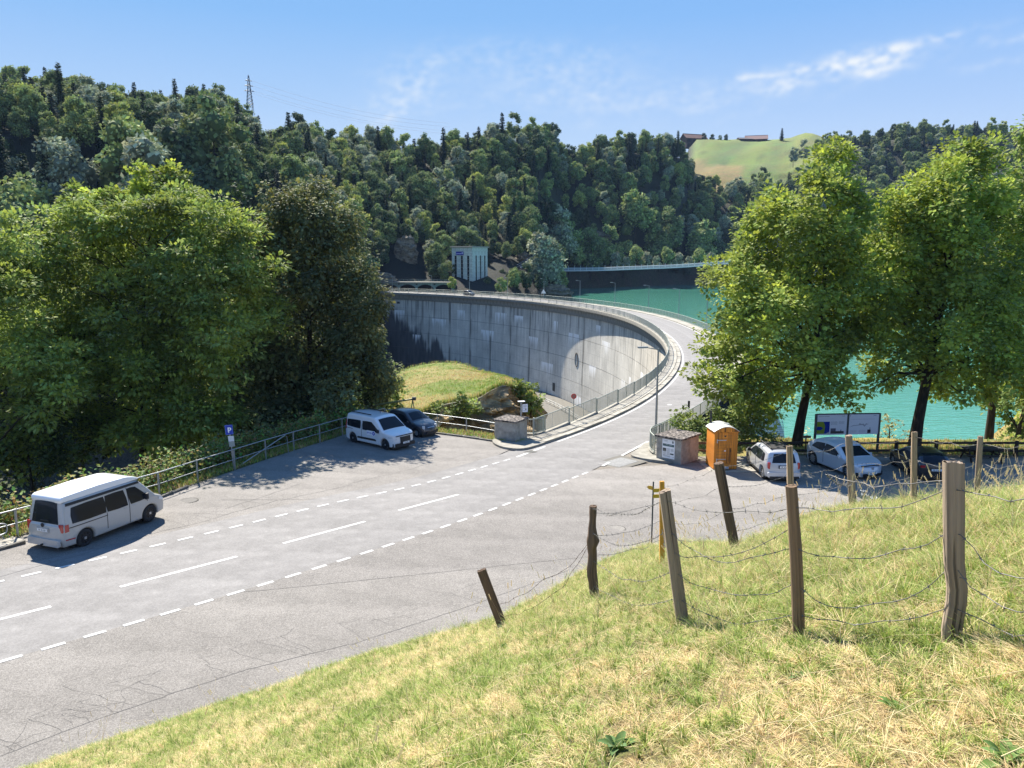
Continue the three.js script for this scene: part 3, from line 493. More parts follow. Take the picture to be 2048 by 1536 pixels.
// ================================================================ TREES ACROSS THE VALLEY
const leafMat = (r, g, b, t = .2) => new THREE.MeshPhysicalMaterial({ color: lin(r, g, b), roughness: .85, transmission: t, thickness: 0, vertexColors: true, side: THREE.DoubleSide, specularIntensity: .35 });
M.barkDark = std([.07, .055, .042], { map: T.bark, roughness: .95 });
M.barkGrey = std([.13, .115, .095], { map: T.bark, roughness: .95 });
function leafCards() { const pos = [], col = []; return { pos, col, tint: [1, 1, 1],
  // a folded leaf: four corners, middle rib lifted a little
  add(c, dir, up, len, wid, fold = .12) { const s = V(0, 0, 0).crossVectors(dir, up).normalize(), n = V(0, 0, 0).crossVectors(s, dir).normalize(); const a = c, b = c.clone().addScaledVector(dir, len * .5).addScaledVector(s, wid * .5).addScaledVector(n, fold * wid), e = c.clone().addScaledVector(dir, len), f = c.clone().addScaledVector(dir, len * .5).addScaledVector(s, -wid * .5).addScaledVector(n, fold * wid); for (const q of [a, b, e, a, e, f]) { pos.push(q.x, q.y, q.z); col.push(...this.tint); } },
  build() { const g = new THREE.BufferGeometry(); g.setAttribute('position', new THREE.Float32BufferAttribute(pos, 3)); g.setAttribute('color', new THREE.Float32BufferAttribute(col, 3)); g.computeVertexNormals(); g.setAttribute('uv', new THREE.Float32BufferAttribute(new Float32Array(pos.length / 3 * 2), 2)); return g; } }; }
const randDir = (r) => { const z = r() * 2 - 1, a = r() * 6.2832, s = Math.sqrt(1 - z * z); return V(Math.cos(a) * s, z, Math.sin(a) * s); };
function broadleaf(seed, h, w, nLobe, nLeaf, size) {
  const r = rngOf(seed), L = leafCards(), lobes = [];
  for (let i = 0; i < nLobe; i++) { const t = Math.pow(r(), .8), y = h * (.24 + .70 * t), prof = Math.sqrt(Math.max(.05, 1 - ((t - .38) / .66) ** 2)), a = i * 2.4 + r(), q = w * .5 * prof * (.35 + .55 * r()); lobes.push([V(Math.cos(a) * q, y, Math.sin(a) * q), w * (.13 + .10 * r()) * (1.1 - .4 * t)]); }
  for (let i = 0; i < nLeaf; i++) {
    const li = Math.floor(r() * nLobe), [c, R] = lobes[li], d = randDir(r); d.y = d.y * .75 + .3; d.normalize(); const tk = (.72 + .56 * hash2(li, seed)) * (.75 + .5 * r()); L.tint = [tk * (.92 + .2 * hash2(li, seed + 3)), tk, tk];
    const p = c.clone().addScaledVector(d, R * (.72 + .42 * r())), dir = randDir(r).addScaledVector(d, .8); dir.y -= .25; dir.normalize();
    const up = d.clone().add(randDir(r).multiplyScalar(.55)).add(V(0, .5, 0)).normalize(); const s = size * (.65 + .7 * r());
    L.add(p, dir, up, s * 1.25, s);
  }
  const trunk = [bar(V(0, -1.5, 0), V(0, h * .62, 0), w * .028, w * .012, 5, false)];
  for (let i = 0; i < 5; i++) { const q = lobes[(i * 3) % nLobe][0]; trunk.push(bar(V(0, h * (.25 + .07 * i), 0), q, w * .013, w * .005, 4, false)); }
  const core = lobes.map(([c, R], i) => { const g = new THREE.IcosahedronGeometry(R * .74, 1), q = g.attributes.position; for (let k = 0; k < q.count; k++) { const x = q.getX(k), y = q.getY(k), z = q.getZ(k), s = .8 + .45 * fbm(x * .9 + i * 3, y * .9 + z * .7, 2); q.setXYZ(k, x * s + c.x, y * s + c.y - R * .12, z * s + c.z); } paint(g, () => [.42, .46, .5]); g.computeVertexNormals(); return g; });  // solid cores added to block sun, tinted darker for the shade inside crowns
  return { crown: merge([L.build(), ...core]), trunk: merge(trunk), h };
}
function conifer(seed, h, w, tiers, size, droop = .32, bare = .06) {
  const r = rngOf(seed), L = leafCards();
  for (let i = 0; i < tiers; i++) {
    const t = bare + (1 - bare) * (i + r() * .5) / tiers, y = h * t + 0, R = w * .5 * Math.pow(1 - t, .82) * (.82 + .36 * r()) + .1, n = Math.max(4, Math.round(6 + R * 2.6));
    for (let k = 0; k < n; k++) {
      const a = (k + r() * .8) / n * 6.2832 + i, dir = V(Math.cos(a), -droop + .25 * t, Math.sin(a)).normalize(), rr = R * (.75 + .4 * r());
      L.tint = [1, 1, 1].map(() => .8 + .4 * hash2(k, i + seed)); for (let s = .18; s < 1; s += .27) { const p = V(dir.x * rr * s, y + (hash2(k, i * 7 + seed) - .5) * 1.3 + dir.y * rr * s + .12 * rr * s * s, dir.z * rr * s), q = dir.clone().add(randDir(r).multiplyScalar(.5)); q.y -= .15; L.add(p, q.normalize(), V(r() - .5, 1.1, r() - .5).normalize(), size * (.8 + .6 * r()), size * (.5 + .35 * r()), -.25); }
    }
  }
  const cc = new THREE.ConeGeometry(w * .3, h * (.93 - bare), 9, 6); cc.translate(0, h * (bare + (.93 - bare) / 2), 0); paint(cc, () => [.5, .5, .5]);  // cone added inside the crown to block sun, inner shade in its darker tint
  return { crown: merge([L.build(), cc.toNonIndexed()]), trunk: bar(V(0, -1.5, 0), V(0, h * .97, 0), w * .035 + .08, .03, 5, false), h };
}
const BROAD = [broadleaf(11, 22, 12.5, 30, 2100, .72), broadleaf(12, 25, 12, 34, 2300, .72), broadleaf(13, 19, 11.5, 24, 1800, .7), broadleaf(14, 23, 14, 36, 2500, .76), broadleaf(15, 17, 9.5, 20, 1400, .66), broadleaf(16, 26, 11, 32, 2000, .7)];
const SPRUCE = [conifer(21, 25, 7.5, 30, .95), conifer(22, 28, 8, 33, 1.0), conifer(23, 21, 6.5, 27, .9), conifer(24, 23, 8.5, 24, 1.0, .2, .2)];
const FOL = { mid: leafMat(.225, .28, .10), light: leafMat(.33, .40, .135), dark: leafMat(.10, .14, .06), grey: leafMat(.38, .42, .27), yellow: leafMat(.42, .46, .12), spruce: leafMat(.026, .05, .026, .1), spruceLight: leafMat(.048, .078, .032, .12), larch: leafMat(.075, .09, .035, .25) };
const TONE = { mid: 'mid green', light: 'light green', dark: 'dark green', grey: 'pale grey-green', yellow: 'yellow-green', spruce: 'dark', spruceLight: 'olive green', larch: 'brownish green' };
const forest = [];
{
  const r = rngOf(4242), cell = 7, hashG = new Map(), put = (x, z, d) => { const k = Math.floor(x / cell), l = Math.floor(z / cell); for (let i = -2; i <= 2; i++) for (let j = -2; j <= 2; j++) for (const q of hashG.get((k + i) + ',' + (l + j)) ?? []) if ((q[0] - x) ** 2 + (q[1] - z) ** 2 < d * d) return false; const key = k + ',' + l; hashG.set(key, [...(hashG.get(key) ?? []), [x, z]]); return true; };
  const rocks = [[95, 500, 60, 34], [815, 512, 44, 40], [1180, 480, 40, 22], [1115, 492, 26, 20], [1040, 520, 50, 26], [770, 560, 40, 40], [880, 560, 30, 20]];
  for (let i = 0; i < 26000; i++) {
    const px = -260 + 2700 * r(), col = column(px), a0 = col[4][0] + 3, a1 = col[8][0] + (px > 1610 ? 70 : 0), ahead = Math.sqrt(lerp(a0 * a0, a1 * a1, r())), x = TAN0(px) * ahead;
    if (px > 1374 && px < 1612 && ahead > lerp(col[7][0], col[8][0], .30 + .34 * vnoise(px / 40, 3))) continue;
    let small = 0; if (px > 735 && px < 1085) { const lim = px < 912 ? 297 : px < 988 ? 315 : px < 1020 ? 300 : col[5][0] + 6; if (ahead < lim) continue; if (ahead < 345) small = 1; if (px > 980 && px < 1080 && ahead < 330 && ahead > 310 && r() < .6) continue; } // the intake tower stands here
    if (px > 700 && px < 1075 && ahead < col[4][0] + 8) continue;
    const y = landY(x, ahead, col), [sy] = [0];
    if (y < -4 && px > 1080) continue;
    const py = 768 - FOCAL * Math.tan(PITCH + Math.atan2(y + 6 - EYE, ahead));
    if (rocks.some((q) => Math.abs(px - q[0]) < q[2] && Math.abs(py - q[1]) < q[3])) continue;
    const low = sstep(ahead, col[5][0] + 25, col[5][0]), k = fbm(x / 60 + 3, ahead / 60, 3), right = px > 1600 && ahead > col[6][0] - 10;
    const spr = right ? r() < .93 : r() < sstep(k, .47, .68) * .42 + (ahead > col[7][0] - 14 ? .08 : .03);
    const kind = low > .5 ? (r() < .18 ? 'spruce' : 'broad') : spr ? 'spruce' : 'broad';
    if (!put(x, ahead, small ? 3.2 : kind === 'spruce' ? 5.2 : low > .5 ? 5.5 : 10.4)) continue;
    const t = small ? r() * .5 + (r() < .5 ? .56 : 0) : r(), tone = kind === 'spruce' ? (t < .66 ? 'spruce' : t < .9 ? 'spruceLight' : 'larch') : t < .36 ? 'mid' : t < .56 ? 'light' : t < .72 ? 'dark' : t < .91 ? 'grey' : 'yellow';
    const list = kind === 'spruce' ? SPRUCE : BROAD, n = Math.floor(r() * list.length), s = (small ? (px > 880 && px < 1000 && ahead < 322 ? .2 + .15 * r() : .32 + .25 * r()) : low > .5 ? .42 + .4 * r() : (kind === 'spruce' ? .78 + .35 * r() : 1.05 + .7 * r())) * (ahead > col[7][0] + 20 ? .85 : 1);
    forest.push({ x, y, ahead, px, py, kind, tone, n, s, turn: r() * 6.28, h: list[n].h * s });
  }
}
// single trees that stand out
const lone = [[1098, 592, 316, 'broad', 'grey', 3, .88, 'big pale leafy tree alone on the headland at the left end of the lake'], [905, 581, 282, 'broad', 'yellow', 4, .33, 'small bright bush at the end of the dam beside the intake tower'], [1072, 588, 322, 'broad', 'light', 2, .62, 'shorter grey-green tree tucked behind the left side of the headland tree'], [1120, 590, 322, 'broad', 'light', 4, .66, 'lower leafy tree leaning over the water at the right of the headland'], [1563, 286, 930, 'spruce', 'spruce', 3, .74, 'single dark conifer on the slope of the hilltop mound'], [1003, 590, 284, 'broad', 'light', 4, .42, 'small leafy bush under the steep stairway behind the dam'], [1448, 480, 560, 'broad', 'grey', 0, .8, 'grey-green tree at the right end of the footbridge'],
  [1408, 284, 940, 'broad', 'dark', 4, .62, 'small tree behind the right end of the left barn'], [1424, 284, 942, 'broad', 'dark', 2, .5, 'round dark tree between the two barns'], [1440, 284, 944, 'broad', 'mid', 4, .5, 'low tree on the hilltop between the two barns, to the right'], [1452, 284, 944, 'broad', 'dark', 2, .48, 'low dark tree on the hilltop left of the right barn'],
  ...[[1158, 1.0], [1178, 1.15], [1196, .9], [1214, 1.2], [1232, 1.0], [1252, .85], [1272, 1.25], [1292, 1.05], [1312, .9], [1334, 1.15], [1356, 1.0], [1378, .9], [1398, 1.1], [1422, 1.0]].map(([px, k], i) => [px, 541 - (i % 3), 448 + (i % 4) * 4, 'broad', i % 3 ? 'grey' : 'light', (i * 2) % 6, .56 * k, (i % 3 ? 'pale grey-green' : 'light green') + ' shore tree behind the footbridge', 'shore trees behind the footbridge']),
  ...[[990, 578, 306], [1004, 566, 310], [1018, 574, 304], [1030, 560, 316], [1044, 570, 310], [1052, 582, 302], [1010, 586, 298], [1030, 586, 300], [872, 562, 300], [890, 572, 297], [976, 584, 296]].map(([px, py, ah], i) => [px, py, ah, 'broad', i % 3 ? 'dark' : 'mid', (i * 2) % 6, .26 + .05 * (i % 3), (i % 3 ? 'dark' : 'mid') + ' green shrub on the steep ground beside the intake tower', 'shrubs beside the intake tower']),
  [1606, 330, 720, 'broad', 'grey', 5, .9, 'thin pale tree at the right edge of the pasture'], [1586, 332, 716, 'broad', 'grey', 1, .72, 'thin grey tree standing in the pasture left of the forest edge']];
{
  const region = (f) => { const up = f.ahead > lerp(column(f.px)[6][0], column(f.px)[7][0], .6) ? 'near the crest of' : f.ahead > column(f.px)[6][0] ? 'midway up' : 'low on'; return f.px < 270 ? up + ' the far left hill' : f.px < 530 ? up + ' the hill below the pylon' : f.px < 860 ? up + ' the slope left of the tower' : f.px < 1110 ? up + ' the slope above the tower' : f.px < 1365 ? (f.ahead < column(f.px)[5][0] + 25 ? 'on the shore behind the footbridge' : up + ' the slope above the footbridge') : f.px < 1620 ? 'in the belt below the pasture' : f.px < 1800 ? up + ' the dark right wood' : up + ' the far right wood'; };
  const hidden = (f) => (f.px > 110 && f.px < 740 && f.py - f.h / f.ahead * FOCAL > 440) || (f.px < 100 && f.py - f.h / f.ahead * FOCAL > 480) || f.px < -30 || f.px > 2080 || (f.px > 1470 && f.py - f.h / f.ahead * FOCAL > 470) || (f.px > 700 && f.ahead > column(f.px)[8][0] + 30);
  const pick = (kind, max) => forest.filter((f) => f.kind === kind && !hidden(f)).sort((a, b) => b.h / b.ahead - a.h / a.ahead).slice(0, max);
  const chosen = new Set([...pick('broad', 288), ...pick('spruce', 292)]);
  const shape = { broad: ['broad crowned tree', 'tall oval tree', 'rounded tree', 'wide spreading tree', 'small round tree', 'tall slim tree'], spruce: ['spruce', 'tall spruce', 'short spruce', 'bare-trunked pine'] };
  const proto = new Map();
  const plant = (f, label, group) => {
    const list = f.kind === 'spruce' ? SPRUCE : BROAD, key = f.kind + f.n + f.tone; let t = proto.get(key);
    if (t) { const c = t.clone(); c.name = numbered(f.kind === 'spruce' ? 'conifer_tree' : 'broadleaf_tree'); scene.add(c); t = c; }
    else { t = thing(f.kind === 'spruce' ? 'conifer_tree' : 'broadleaf_tree', '', ''); obj('crown', list[f.n].crown, FOL[f.tone], t); obj('trunk', list[f.n].trunk, M.barkDark, t); proto.set(key, t); }
    t.position.set(f.x, f.y - .3, -f.ahead); t.rotation.y = f.turn; t.scale.setScalar(f.s); t.userData = { label, category: 'tree' }; if (group) t.userData.group = group; return t;
  };
  for (const [px, py, ahead, kind, tone, n, s, label, group] of lone) { const p = at(px, py, ahead); plant({ x: p.x, y: Math.max(p.y, px < 1300 ? -20 : landY(p.x, ahead) - 2), ahead, kind, tone, n, s, turn: px }, label, group); }
  for (const f of chosen) plant(f, `${TONE[f.tone]} ${shape[f.kind][f.n]} ${region(f)}`, `${TONE[f.tone]} ${f.kind === 'spruce' ? 'conifers' : 'broadleaf trees'} ${region(f)}`);
  // the rest of the woods, which reads as one mass
  const mtx = new THREE.Matrix4(), q = new THREE.Quaternion(), Y = V(0, 1, 0);
  for (const kind of ['broad', 'spruce']) for (let n = 0; n < (kind === 'spruce' ? 4 : 6); n++) {
    const list = (kind === 'spruce' ? SPRUCE : BROAD)[n], fs = forest.filter((f) => f.kind === kind && f.n === n && !chosen.has(f)); if (!fs.length) continue;
    for (const [part, g] of [['crown', list.crown], ['trunk', list.trunk]]) {
      const m = new THREE.InstancedMesh(g, part === 'crown' ? leafMat(1, 1, 1, kind === 'spruce' ? .1 : .2) : M.barkDark, fs.length); m.name = numbered(part === 'crown' ? 'far_wood' : 'far_wood_trunks'); m.castShadow = m.receiveShadow = true;
      fs.forEach((f, i) => { mtx.compose(V(f.x, f.y - .3, -f.ahead), q.setFromAxisAngle(Y, f.turn), V(f.s, f.s, f.s)); m.setMatrixAt(i, mtx); if (part === 'crown') m.setColorAt(i, FOL[f.tone].color); });
      m.userData = { kind: 'stuff', label: kind === 'spruce' ? 'mass of conifers in the far woods' : 'mass of broadleaf trees in the far woods', category: 'wood' }; scene.add(m);
    }
  }
  console.log('forest', forest.length, 'single', chosen.size);
}

// ================================================================ TREES AND BUSHES NEAR THE ROAD
function crownTree(name, label, o) { // blobs: [px, py, radius in photo pixels, metres ahead]; leaves sit in tufts at the ends of the limbs
  const r = rngOf(o.seed), base = o.base, t = thing(name, label, o.category ?? 'tree', [base.x, base.y, base.z], 0, o.group), L = leafCards(), wood = [], B = [];
  for (const [px, py, rp, ah] of o.blobs) { const d = (ah ?? o.ahead) + (r() - .5) * (o.depth ?? 3), c = at(px, py, d).sub(base), R = rp * d / FOCAL * (o.swell ?? 1); B.push([c, R]); }
  const top = B.reduce((a, b) => (b[0].y > a[0].y ? b : a))[0];
  const H = top.y, sway = V((o.lean ?? 0) * H * .1, 0, 0), axis = (y) => { const k = clamp(y / H, 0, 1); return V(top.x * k * k * .7 + sway.x * Math.sin(k * 3), y, top.z * k * k * .7); };
  const rt = o.trunk ?? .25;
  if (rt > 0) { const n = 9; for (let i = 0; i < n; i++) { const a = i / n, b = (i + 1) / n; wood.push(bar(axis(H * .9 * a - (i ? .02 : .8)), axis(H * .9 * b), rt * Math.pow(1 - a, .9) + .02 + (i ? 0 : rt * .25), rt * Math.pow(1 - b, .9) + .02, 8, false)); } }
  const tone = o.tone ?? [[1, 1, 1]];
  B.forEach(([c, R], bi) => {
    if (rt > 0) { const hd = Math.hypot(c.x - axis(c.y).x, c.z - axis(c.y).z), y0 = clamp(c.y - .55 * hd - R * .4, H * .27, H * .88), a = axis(y0), m = a.clone().lerp(c, .5).add(V((r() - .5) * .5, .12 * hd + .1, (r() - .5) * .5)), w = rt * .36 * (1 - y0 / H * .6); wood.push(bar(a, m, w, w * .6, 6, false), bar(m, c, w * .6, w * .28, 5, false));
      for (let k = 0; k < 5; k++) { const e = c.clone().addScaledVector(randDir(r), R * .85); wood.push(bar(m.clone().lerp(c, .4 + .6 * r()), e, w * .26, .008, 4, false)); } }
    const n = Math.round(R * R * 12.57 * (o.dense ?? 3.2) * .62), bt = .8 + .4 * r(), K = Math.max(4, Math.round(4 + R * R * 2.4)), subs = Array.from({ length: K }, (_, k) => { const d = randDir(r); d.y = d.y * .9 + .12; return [c.clone().addScaledVector(d, R * (.45 + .62 * r())), R * (.34 + .2 * r()), .72 + .5 * r()]; });
    for (let i = 0; i < n; i++) {
      const d = randDir(r); if (d.y < -.2 && r() < .35) d.y *= -1;
      const [sc, sR, sk] = subs[i % K]; if (d.y < 0 && r() < .3) d.y *= -1; const p = sc.clone().addScaledVector(d, sR * Math.pow(.1 + .95 * r(), .5)), tt = tone[Math.floor(r() * tone.length)], sp = (o.tuft ?? .42) * (.55 + .9 * r());
      const k0 = bt * sk * (.75 + .45 * r());
      for (let q = 0; q < (o.per ?? 12) * 1.5; q++) {
        const e = randDir(r), pl = V(p.x + e.x * sp * (o.flat ? 1.5 : 1), p.y + e.y * sp * (o.flat ? .28 : o.hang ? 1.5 : .8), p.z + e.z * sp * (o.flat ? 1.5 : 1));
        const dir = e.clone().add(d.clone().multiplyScalar(.7)); dir.y -= o.hang ? 1.1 : .35; dir.normalize();
        const up = V((r() - .5) * 1.1, 1, (r() - .5) * 1.1).add(d.clone().multiplyScalar(.3)).normalize(), s = o.leaf * (.65 + .7 * r()), k = k0 * (.78 + .44 * r());
        L.tint = [tt[0] * k, tt[1] * k, tt[2] * k]; L.add(pl, dir, up, s * (o.long ?? 1.15), s);
      }
    }
  });
  obj('crown', L.build(), o.mat, t); if (wood.length) obj(rt > .06 ? 'trunk' : 'stems', wood, o.bark ?? M.barkDark, t);
  return t;
}
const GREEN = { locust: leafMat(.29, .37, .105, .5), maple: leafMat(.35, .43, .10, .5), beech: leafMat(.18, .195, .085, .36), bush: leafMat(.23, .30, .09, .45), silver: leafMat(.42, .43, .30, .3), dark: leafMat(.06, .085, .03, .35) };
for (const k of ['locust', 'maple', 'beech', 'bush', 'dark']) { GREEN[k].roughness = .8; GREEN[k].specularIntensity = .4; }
const MT = [[1, 1, 1], [1.12, 1.08, .8], [.8, .9, .9], [1.25, 1.15, .7]];
const down = (px, py, ahead, y) => { const p = at(px, py, ahead); p.y = y; return p; };
crownTree('broadleaf_tree', 'tall feathery light green tree behind the lot railing, left of the drooping dark tree', { seed: 51, swell: 1.06, base: down(285, 900, 48, -3), ahead: 48, depth: 4, trunk: .24, mat: GREEN.locust, leaf: .17, long: 1.7, tuft: .42, per: 13, dense: 4.3, flat: true, tone: MT,
  blobs: [[165, 425, 24], [215, 455, 30], [330, 410, 26], [430, 415, 28], [490, 470, 30], [120, 490, 30], [165, 480, 62], [125, 560, 62], [205, 575, 85], [300, 500, 85], [255, 440, 45], [360, 450, 68], [440, 480, 66], [405, 570, 88], [300, 640, 95], [500, 545, 52], [180, 700, 90], [330, 760, 95], [450, 680, 88], [515, 640, 55], [105, 660, 66], [230, 830, 70], [400, 820, 70], [285, 872, 56], [180, 860, 60], [355, 868, 44], [455, 845, 40]] });
crownTree('broadleaf_tree', 'bushy yellow-green tree whose two pointed tops rise highest behind the left railing', { seed: 52, base: down(305, 900, 57, -5), ahead: 57, depth: 2, trunk: .2, mat: GREEN.maple, leaf: .24, per: 12, dense: 4.4, tuft: .36, tone: MT, blobs: [[280, 372, 28], [278, 345, 14], [342, 368, 30], [340, 345, 15], [312, 420, 50], [172, 402, 30], [165, 425, 38], [230, 420, 34], [388, 430, 42], [130, 440, 26], [300, 500, 70], [200, 500, 60]] });
crownTree('broadleaf_tree', 'feathery green tree cut off by the left edge of the view', { seed: 53, base: down(-20, 980, 42, -5), ahead: 43, depth: 4, trunk: .22, mat: GREEN.locust, leaf: .17, long: 1.6, per: 13, dense: 4.2, flat: true, tone: MT, blobs: [[8, 490, 48], [48, 560, 55], [-20, 600, 80], [0, 680, 85], [75, 690, 64], [30, 790, 85], [100, 810, 70], [60, 880, 60], [10, 920, 56], [95, 910, 44], [-60, 540, 80], [-80, 760, 90]] });
crownTree('broadleaf_tree', 'dark drooping tree with brownish golden top beside the dam', { seed: 54, swell: 1.1, base: down(625, 880, 53, -5), ahead: 53, depth: 4, trunk: .32, mat: GREEN.beech, leaf: .2, per: 14, dense: 4.2, tuft: .4, hang: true, tone: [[1, 1, 1], [1.35, 1.2, .8], [.8, .95, 1], [.7, .8, .8]], blobs: [[560, 412, 36], [620, 405, 36], [520, 460, 52], [600, 470, 70], [668, 470, 48], [560, 570, 86], [660, 570, 78], [712, 560, 34], [620, 690, 100], [700, 660, 62], [738, 620, 34], [745, 690, 32], [540, 740, 80], [705, 760, 66], [752, 740, 30], [620, 800, 70], [760, 800, 22], [740, 560, 16], [766, 735, 26], [772, 775, 22], [470, 700, 60], [600, 835, 46, 50], [675, 815, 42, 50.5], [520, 840, 46, 50]] });
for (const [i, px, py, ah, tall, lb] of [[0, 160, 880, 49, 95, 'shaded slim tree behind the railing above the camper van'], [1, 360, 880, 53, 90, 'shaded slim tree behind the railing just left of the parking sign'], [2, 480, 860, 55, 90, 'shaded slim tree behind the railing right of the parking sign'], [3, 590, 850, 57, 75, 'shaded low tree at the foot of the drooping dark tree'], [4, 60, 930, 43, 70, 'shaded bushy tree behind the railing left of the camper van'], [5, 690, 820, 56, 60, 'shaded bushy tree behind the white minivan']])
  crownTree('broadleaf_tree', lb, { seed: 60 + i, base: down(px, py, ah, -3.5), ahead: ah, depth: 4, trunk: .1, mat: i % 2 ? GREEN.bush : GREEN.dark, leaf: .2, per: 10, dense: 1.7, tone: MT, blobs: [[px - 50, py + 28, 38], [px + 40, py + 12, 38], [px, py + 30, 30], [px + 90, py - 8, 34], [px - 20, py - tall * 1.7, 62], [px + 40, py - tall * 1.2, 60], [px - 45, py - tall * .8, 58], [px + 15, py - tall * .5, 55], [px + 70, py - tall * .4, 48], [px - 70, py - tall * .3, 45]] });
crownTree('conifer_tree', 'narrow dark conifer peeping out between the feathery and the drooping tree', { seed: 70, base: down(472, 700, 66, -8), ahead: 66, depth: 1, trunk: .16, mat: GREEN.dark, leaf: .22, per: 10, dense: 3, hang: true, tone: [[.7, .8, .8]], blobs: [[470, 385, 12], [472, 420, 18], [470, 460, 26], [472, 510, 32], [470, 570, 38]] });
crownTree('maple_tree', 'left maple of the two on the lake shore, its leaves overlapping the dam road', { seed: 81, swell: 1.1, base: drape(onRoad(1590, 893)), ahead: 46, depth: 5, trunk: .30, lean: .5, mat: GREEN.maple, leaf: .205, per: 13, dense: 4.7, tuft: .44, tone: MT,
  blobs: [[1668, 332, 34], [1640, 378, 42], [1702, 385, 34], [1572, 432, 52], [1642, 462, 66], [1708, 450, 40], [1520, 496, 54], [1600, 556, 84], [1690, 556, 66], [1470, 560, 44], [1550, 640, 78], [1480, 660, 52], [1442, 708, 42], [1640, 660, 76], [1710, 650, 54], [1530, 735, 66], [1440, 772, 34], [1500, 800, 36], [1608, 725, 44], [1662, 715, 44], [1688, 775, 24], [1655, 800, 15], [1405, 752, 22], [1445, 545, 22], [1545, 800, 26], [1490, 830, 24], [1545, 835, 18], [1640, 770, 26], [1690, 805, 18]] });
crownTree('maple_tree', 'right maple of the two on the lake shore, trunk beside the info board', { seed: 82, swell: 1.14, base: drape(onRoad(1826, 897)), ahead: 46, depth: 5, trunk: .34, lean: .3, mat: GREEN.maple, leaf: .205, per: 13, dense: 4.6, tuft: .44, tone: MT,
  blobs: [[1958, 325, 36], [1905, 345, 42], [1880, 400, 56], [1800, 405, 42], [1790, 460, 54], [1860, 470, 70], [1940, 430, 68], [2010, 430, 56], [1770, 540, 46], [1840, 560, 78], [1930, 540, 78], [2010, 540, 66], [1762, 620, 44], [1830, 640, 66], [1910, 650, 76], [2000, 640, 78], [1790, 705, 40], [1870, 725, 48], [1950, 725, 56], [2025, 720, 60], [1892, 775, 30], [1962, 770, 30], [1768, 742, 28], [1740, 780, 14], [1925, 790, 18], [1860, 765, 24], [1985, 790, 20], [1790, 760, 22]] });
crownTree('broadleaf_tree', 'drooping light green tree cut off by the right edge of the view', { seed: 83, base: V(33, -1, -52), ahead: 52, depth: 4, trunk: .25, mat: GREEN.locust, leaf: .2, long: 1.6, per: 12, dense: 2.8, hang: true, tone: MT, blobs: [[2044, 300, 34], [2070, 370, 55], [2050, 430, 45], [2090, 500, 80], [2070, 640, 80], [2050, 740, 60], [2100, 800, 80]] });
crownTree('broadleaf_tree', 'leafy tree leaning over the water at the right end of the wooden fence', { seed: 84, base: V(39, -3, -58), ahead: 60, depth: 4, trunk: .2, mat: GREEN.bush, leaf: .26, per: 11, dense: 2.4, tone: MT, blobs: [[2040, 780, 40], [2000, 810, 30], [2060, 840, 40], [2030, 870, 24], [1985, 800, 20], [2080, 760, 60]] });
for (const [name, label, px, py, ahead, mat, leaf, blobs, seed, dense] of [
  ['bush', 'dense green bush between the lake side railing and the right hut', 1420, 900, 46, GREEN.bush, .16, [[1352, 858, 20], [1385, 845, 28], [1425, 836, 30], [1465, 840, 34], [1500, 850, 36], [1400, 872, 26], [1445, 875, 30], [1490, 885, 28], [1530, 870, 26], [1365, 880, 16]], 91, 6],
  ['bush', 'silvery pale shrub over the water beside the right maple trunk', 1778, 900, 49, GREEN.silver, .12, [[1775, 845, 14], [1785, 862, 20], [1770, 880, 20], [1798, 882, 18], [1758, 892, 14], [1842, 862, 8], [1815, 890, 12]], 92, 3],
  ['bush', 'silvery pale shrub in front of the water below the info board', 1700, 905, 49, GREEN.silver, .12, [[1690, 892, 10], [1715, 890, 11], [1735, 892, 10], [1670, 894, 8]], 93, 3],
  ['bush', 'pale wispy shrub by the left maple trunk above the water', 1570, 900, 48, GREEN.silver, .11, [[1548, 880, 12], [1612, 872, 12], [1560, 893, 9], [1600, 890, 9]], 94, 2.4],
  ['bush', 'bright green bush hanging on the rock edge right of the knoll', 1062, 815, 62.5, GREEN.bush, .2, [[1030, 775, 18], [1050, 785, 20], [1065, 800, 17], [1055, 812, 16], [1072, 818, 11], [1040, 800, 14], [1078, 835, 8]], 95, 5],
  ['bush', 'round green bush in the middle of the sandstone face', 930, 830, 57.6, GREEN.bush, .2, [[925, 808, 16], [940, 815, 15], [915, 825, 14], [935, 832, 14], [950, 822, 10]], 96, 6],
  ['bush', 'low leafy bush at the left foot of the sandstone face', 875, 830, 56, GREEN.bush, .2, [[860, 828, 10], [878, 822, 12], [893, 828, 11]], 97, 5],
  ['bush', 'sunlit bush between the drooping dark tree and the knoll', 795, 820, 58, GREEN.bush, .2, [[785, 790, 18], [800, 775, 12], [775, 815, 16], [790, 770, 10], [800, 806, 10]], 98, 5],
  ['bush', 'leafy plant growing on the lake shore at the far right behind the fence', 2000, 905, 49, GREEN.bush, .2, [[2010, 885, 12], [2030, 880, 16], [2000, 898, 8]], 99, 5]])
  crownTree(name, label, { category: 'bush', seed, base: at(px, py, ahead), ahead, depth: 1.2, trunk: .035, mat, leaf, per: 9, dense, tuft: .2, tone: MT, blobs });

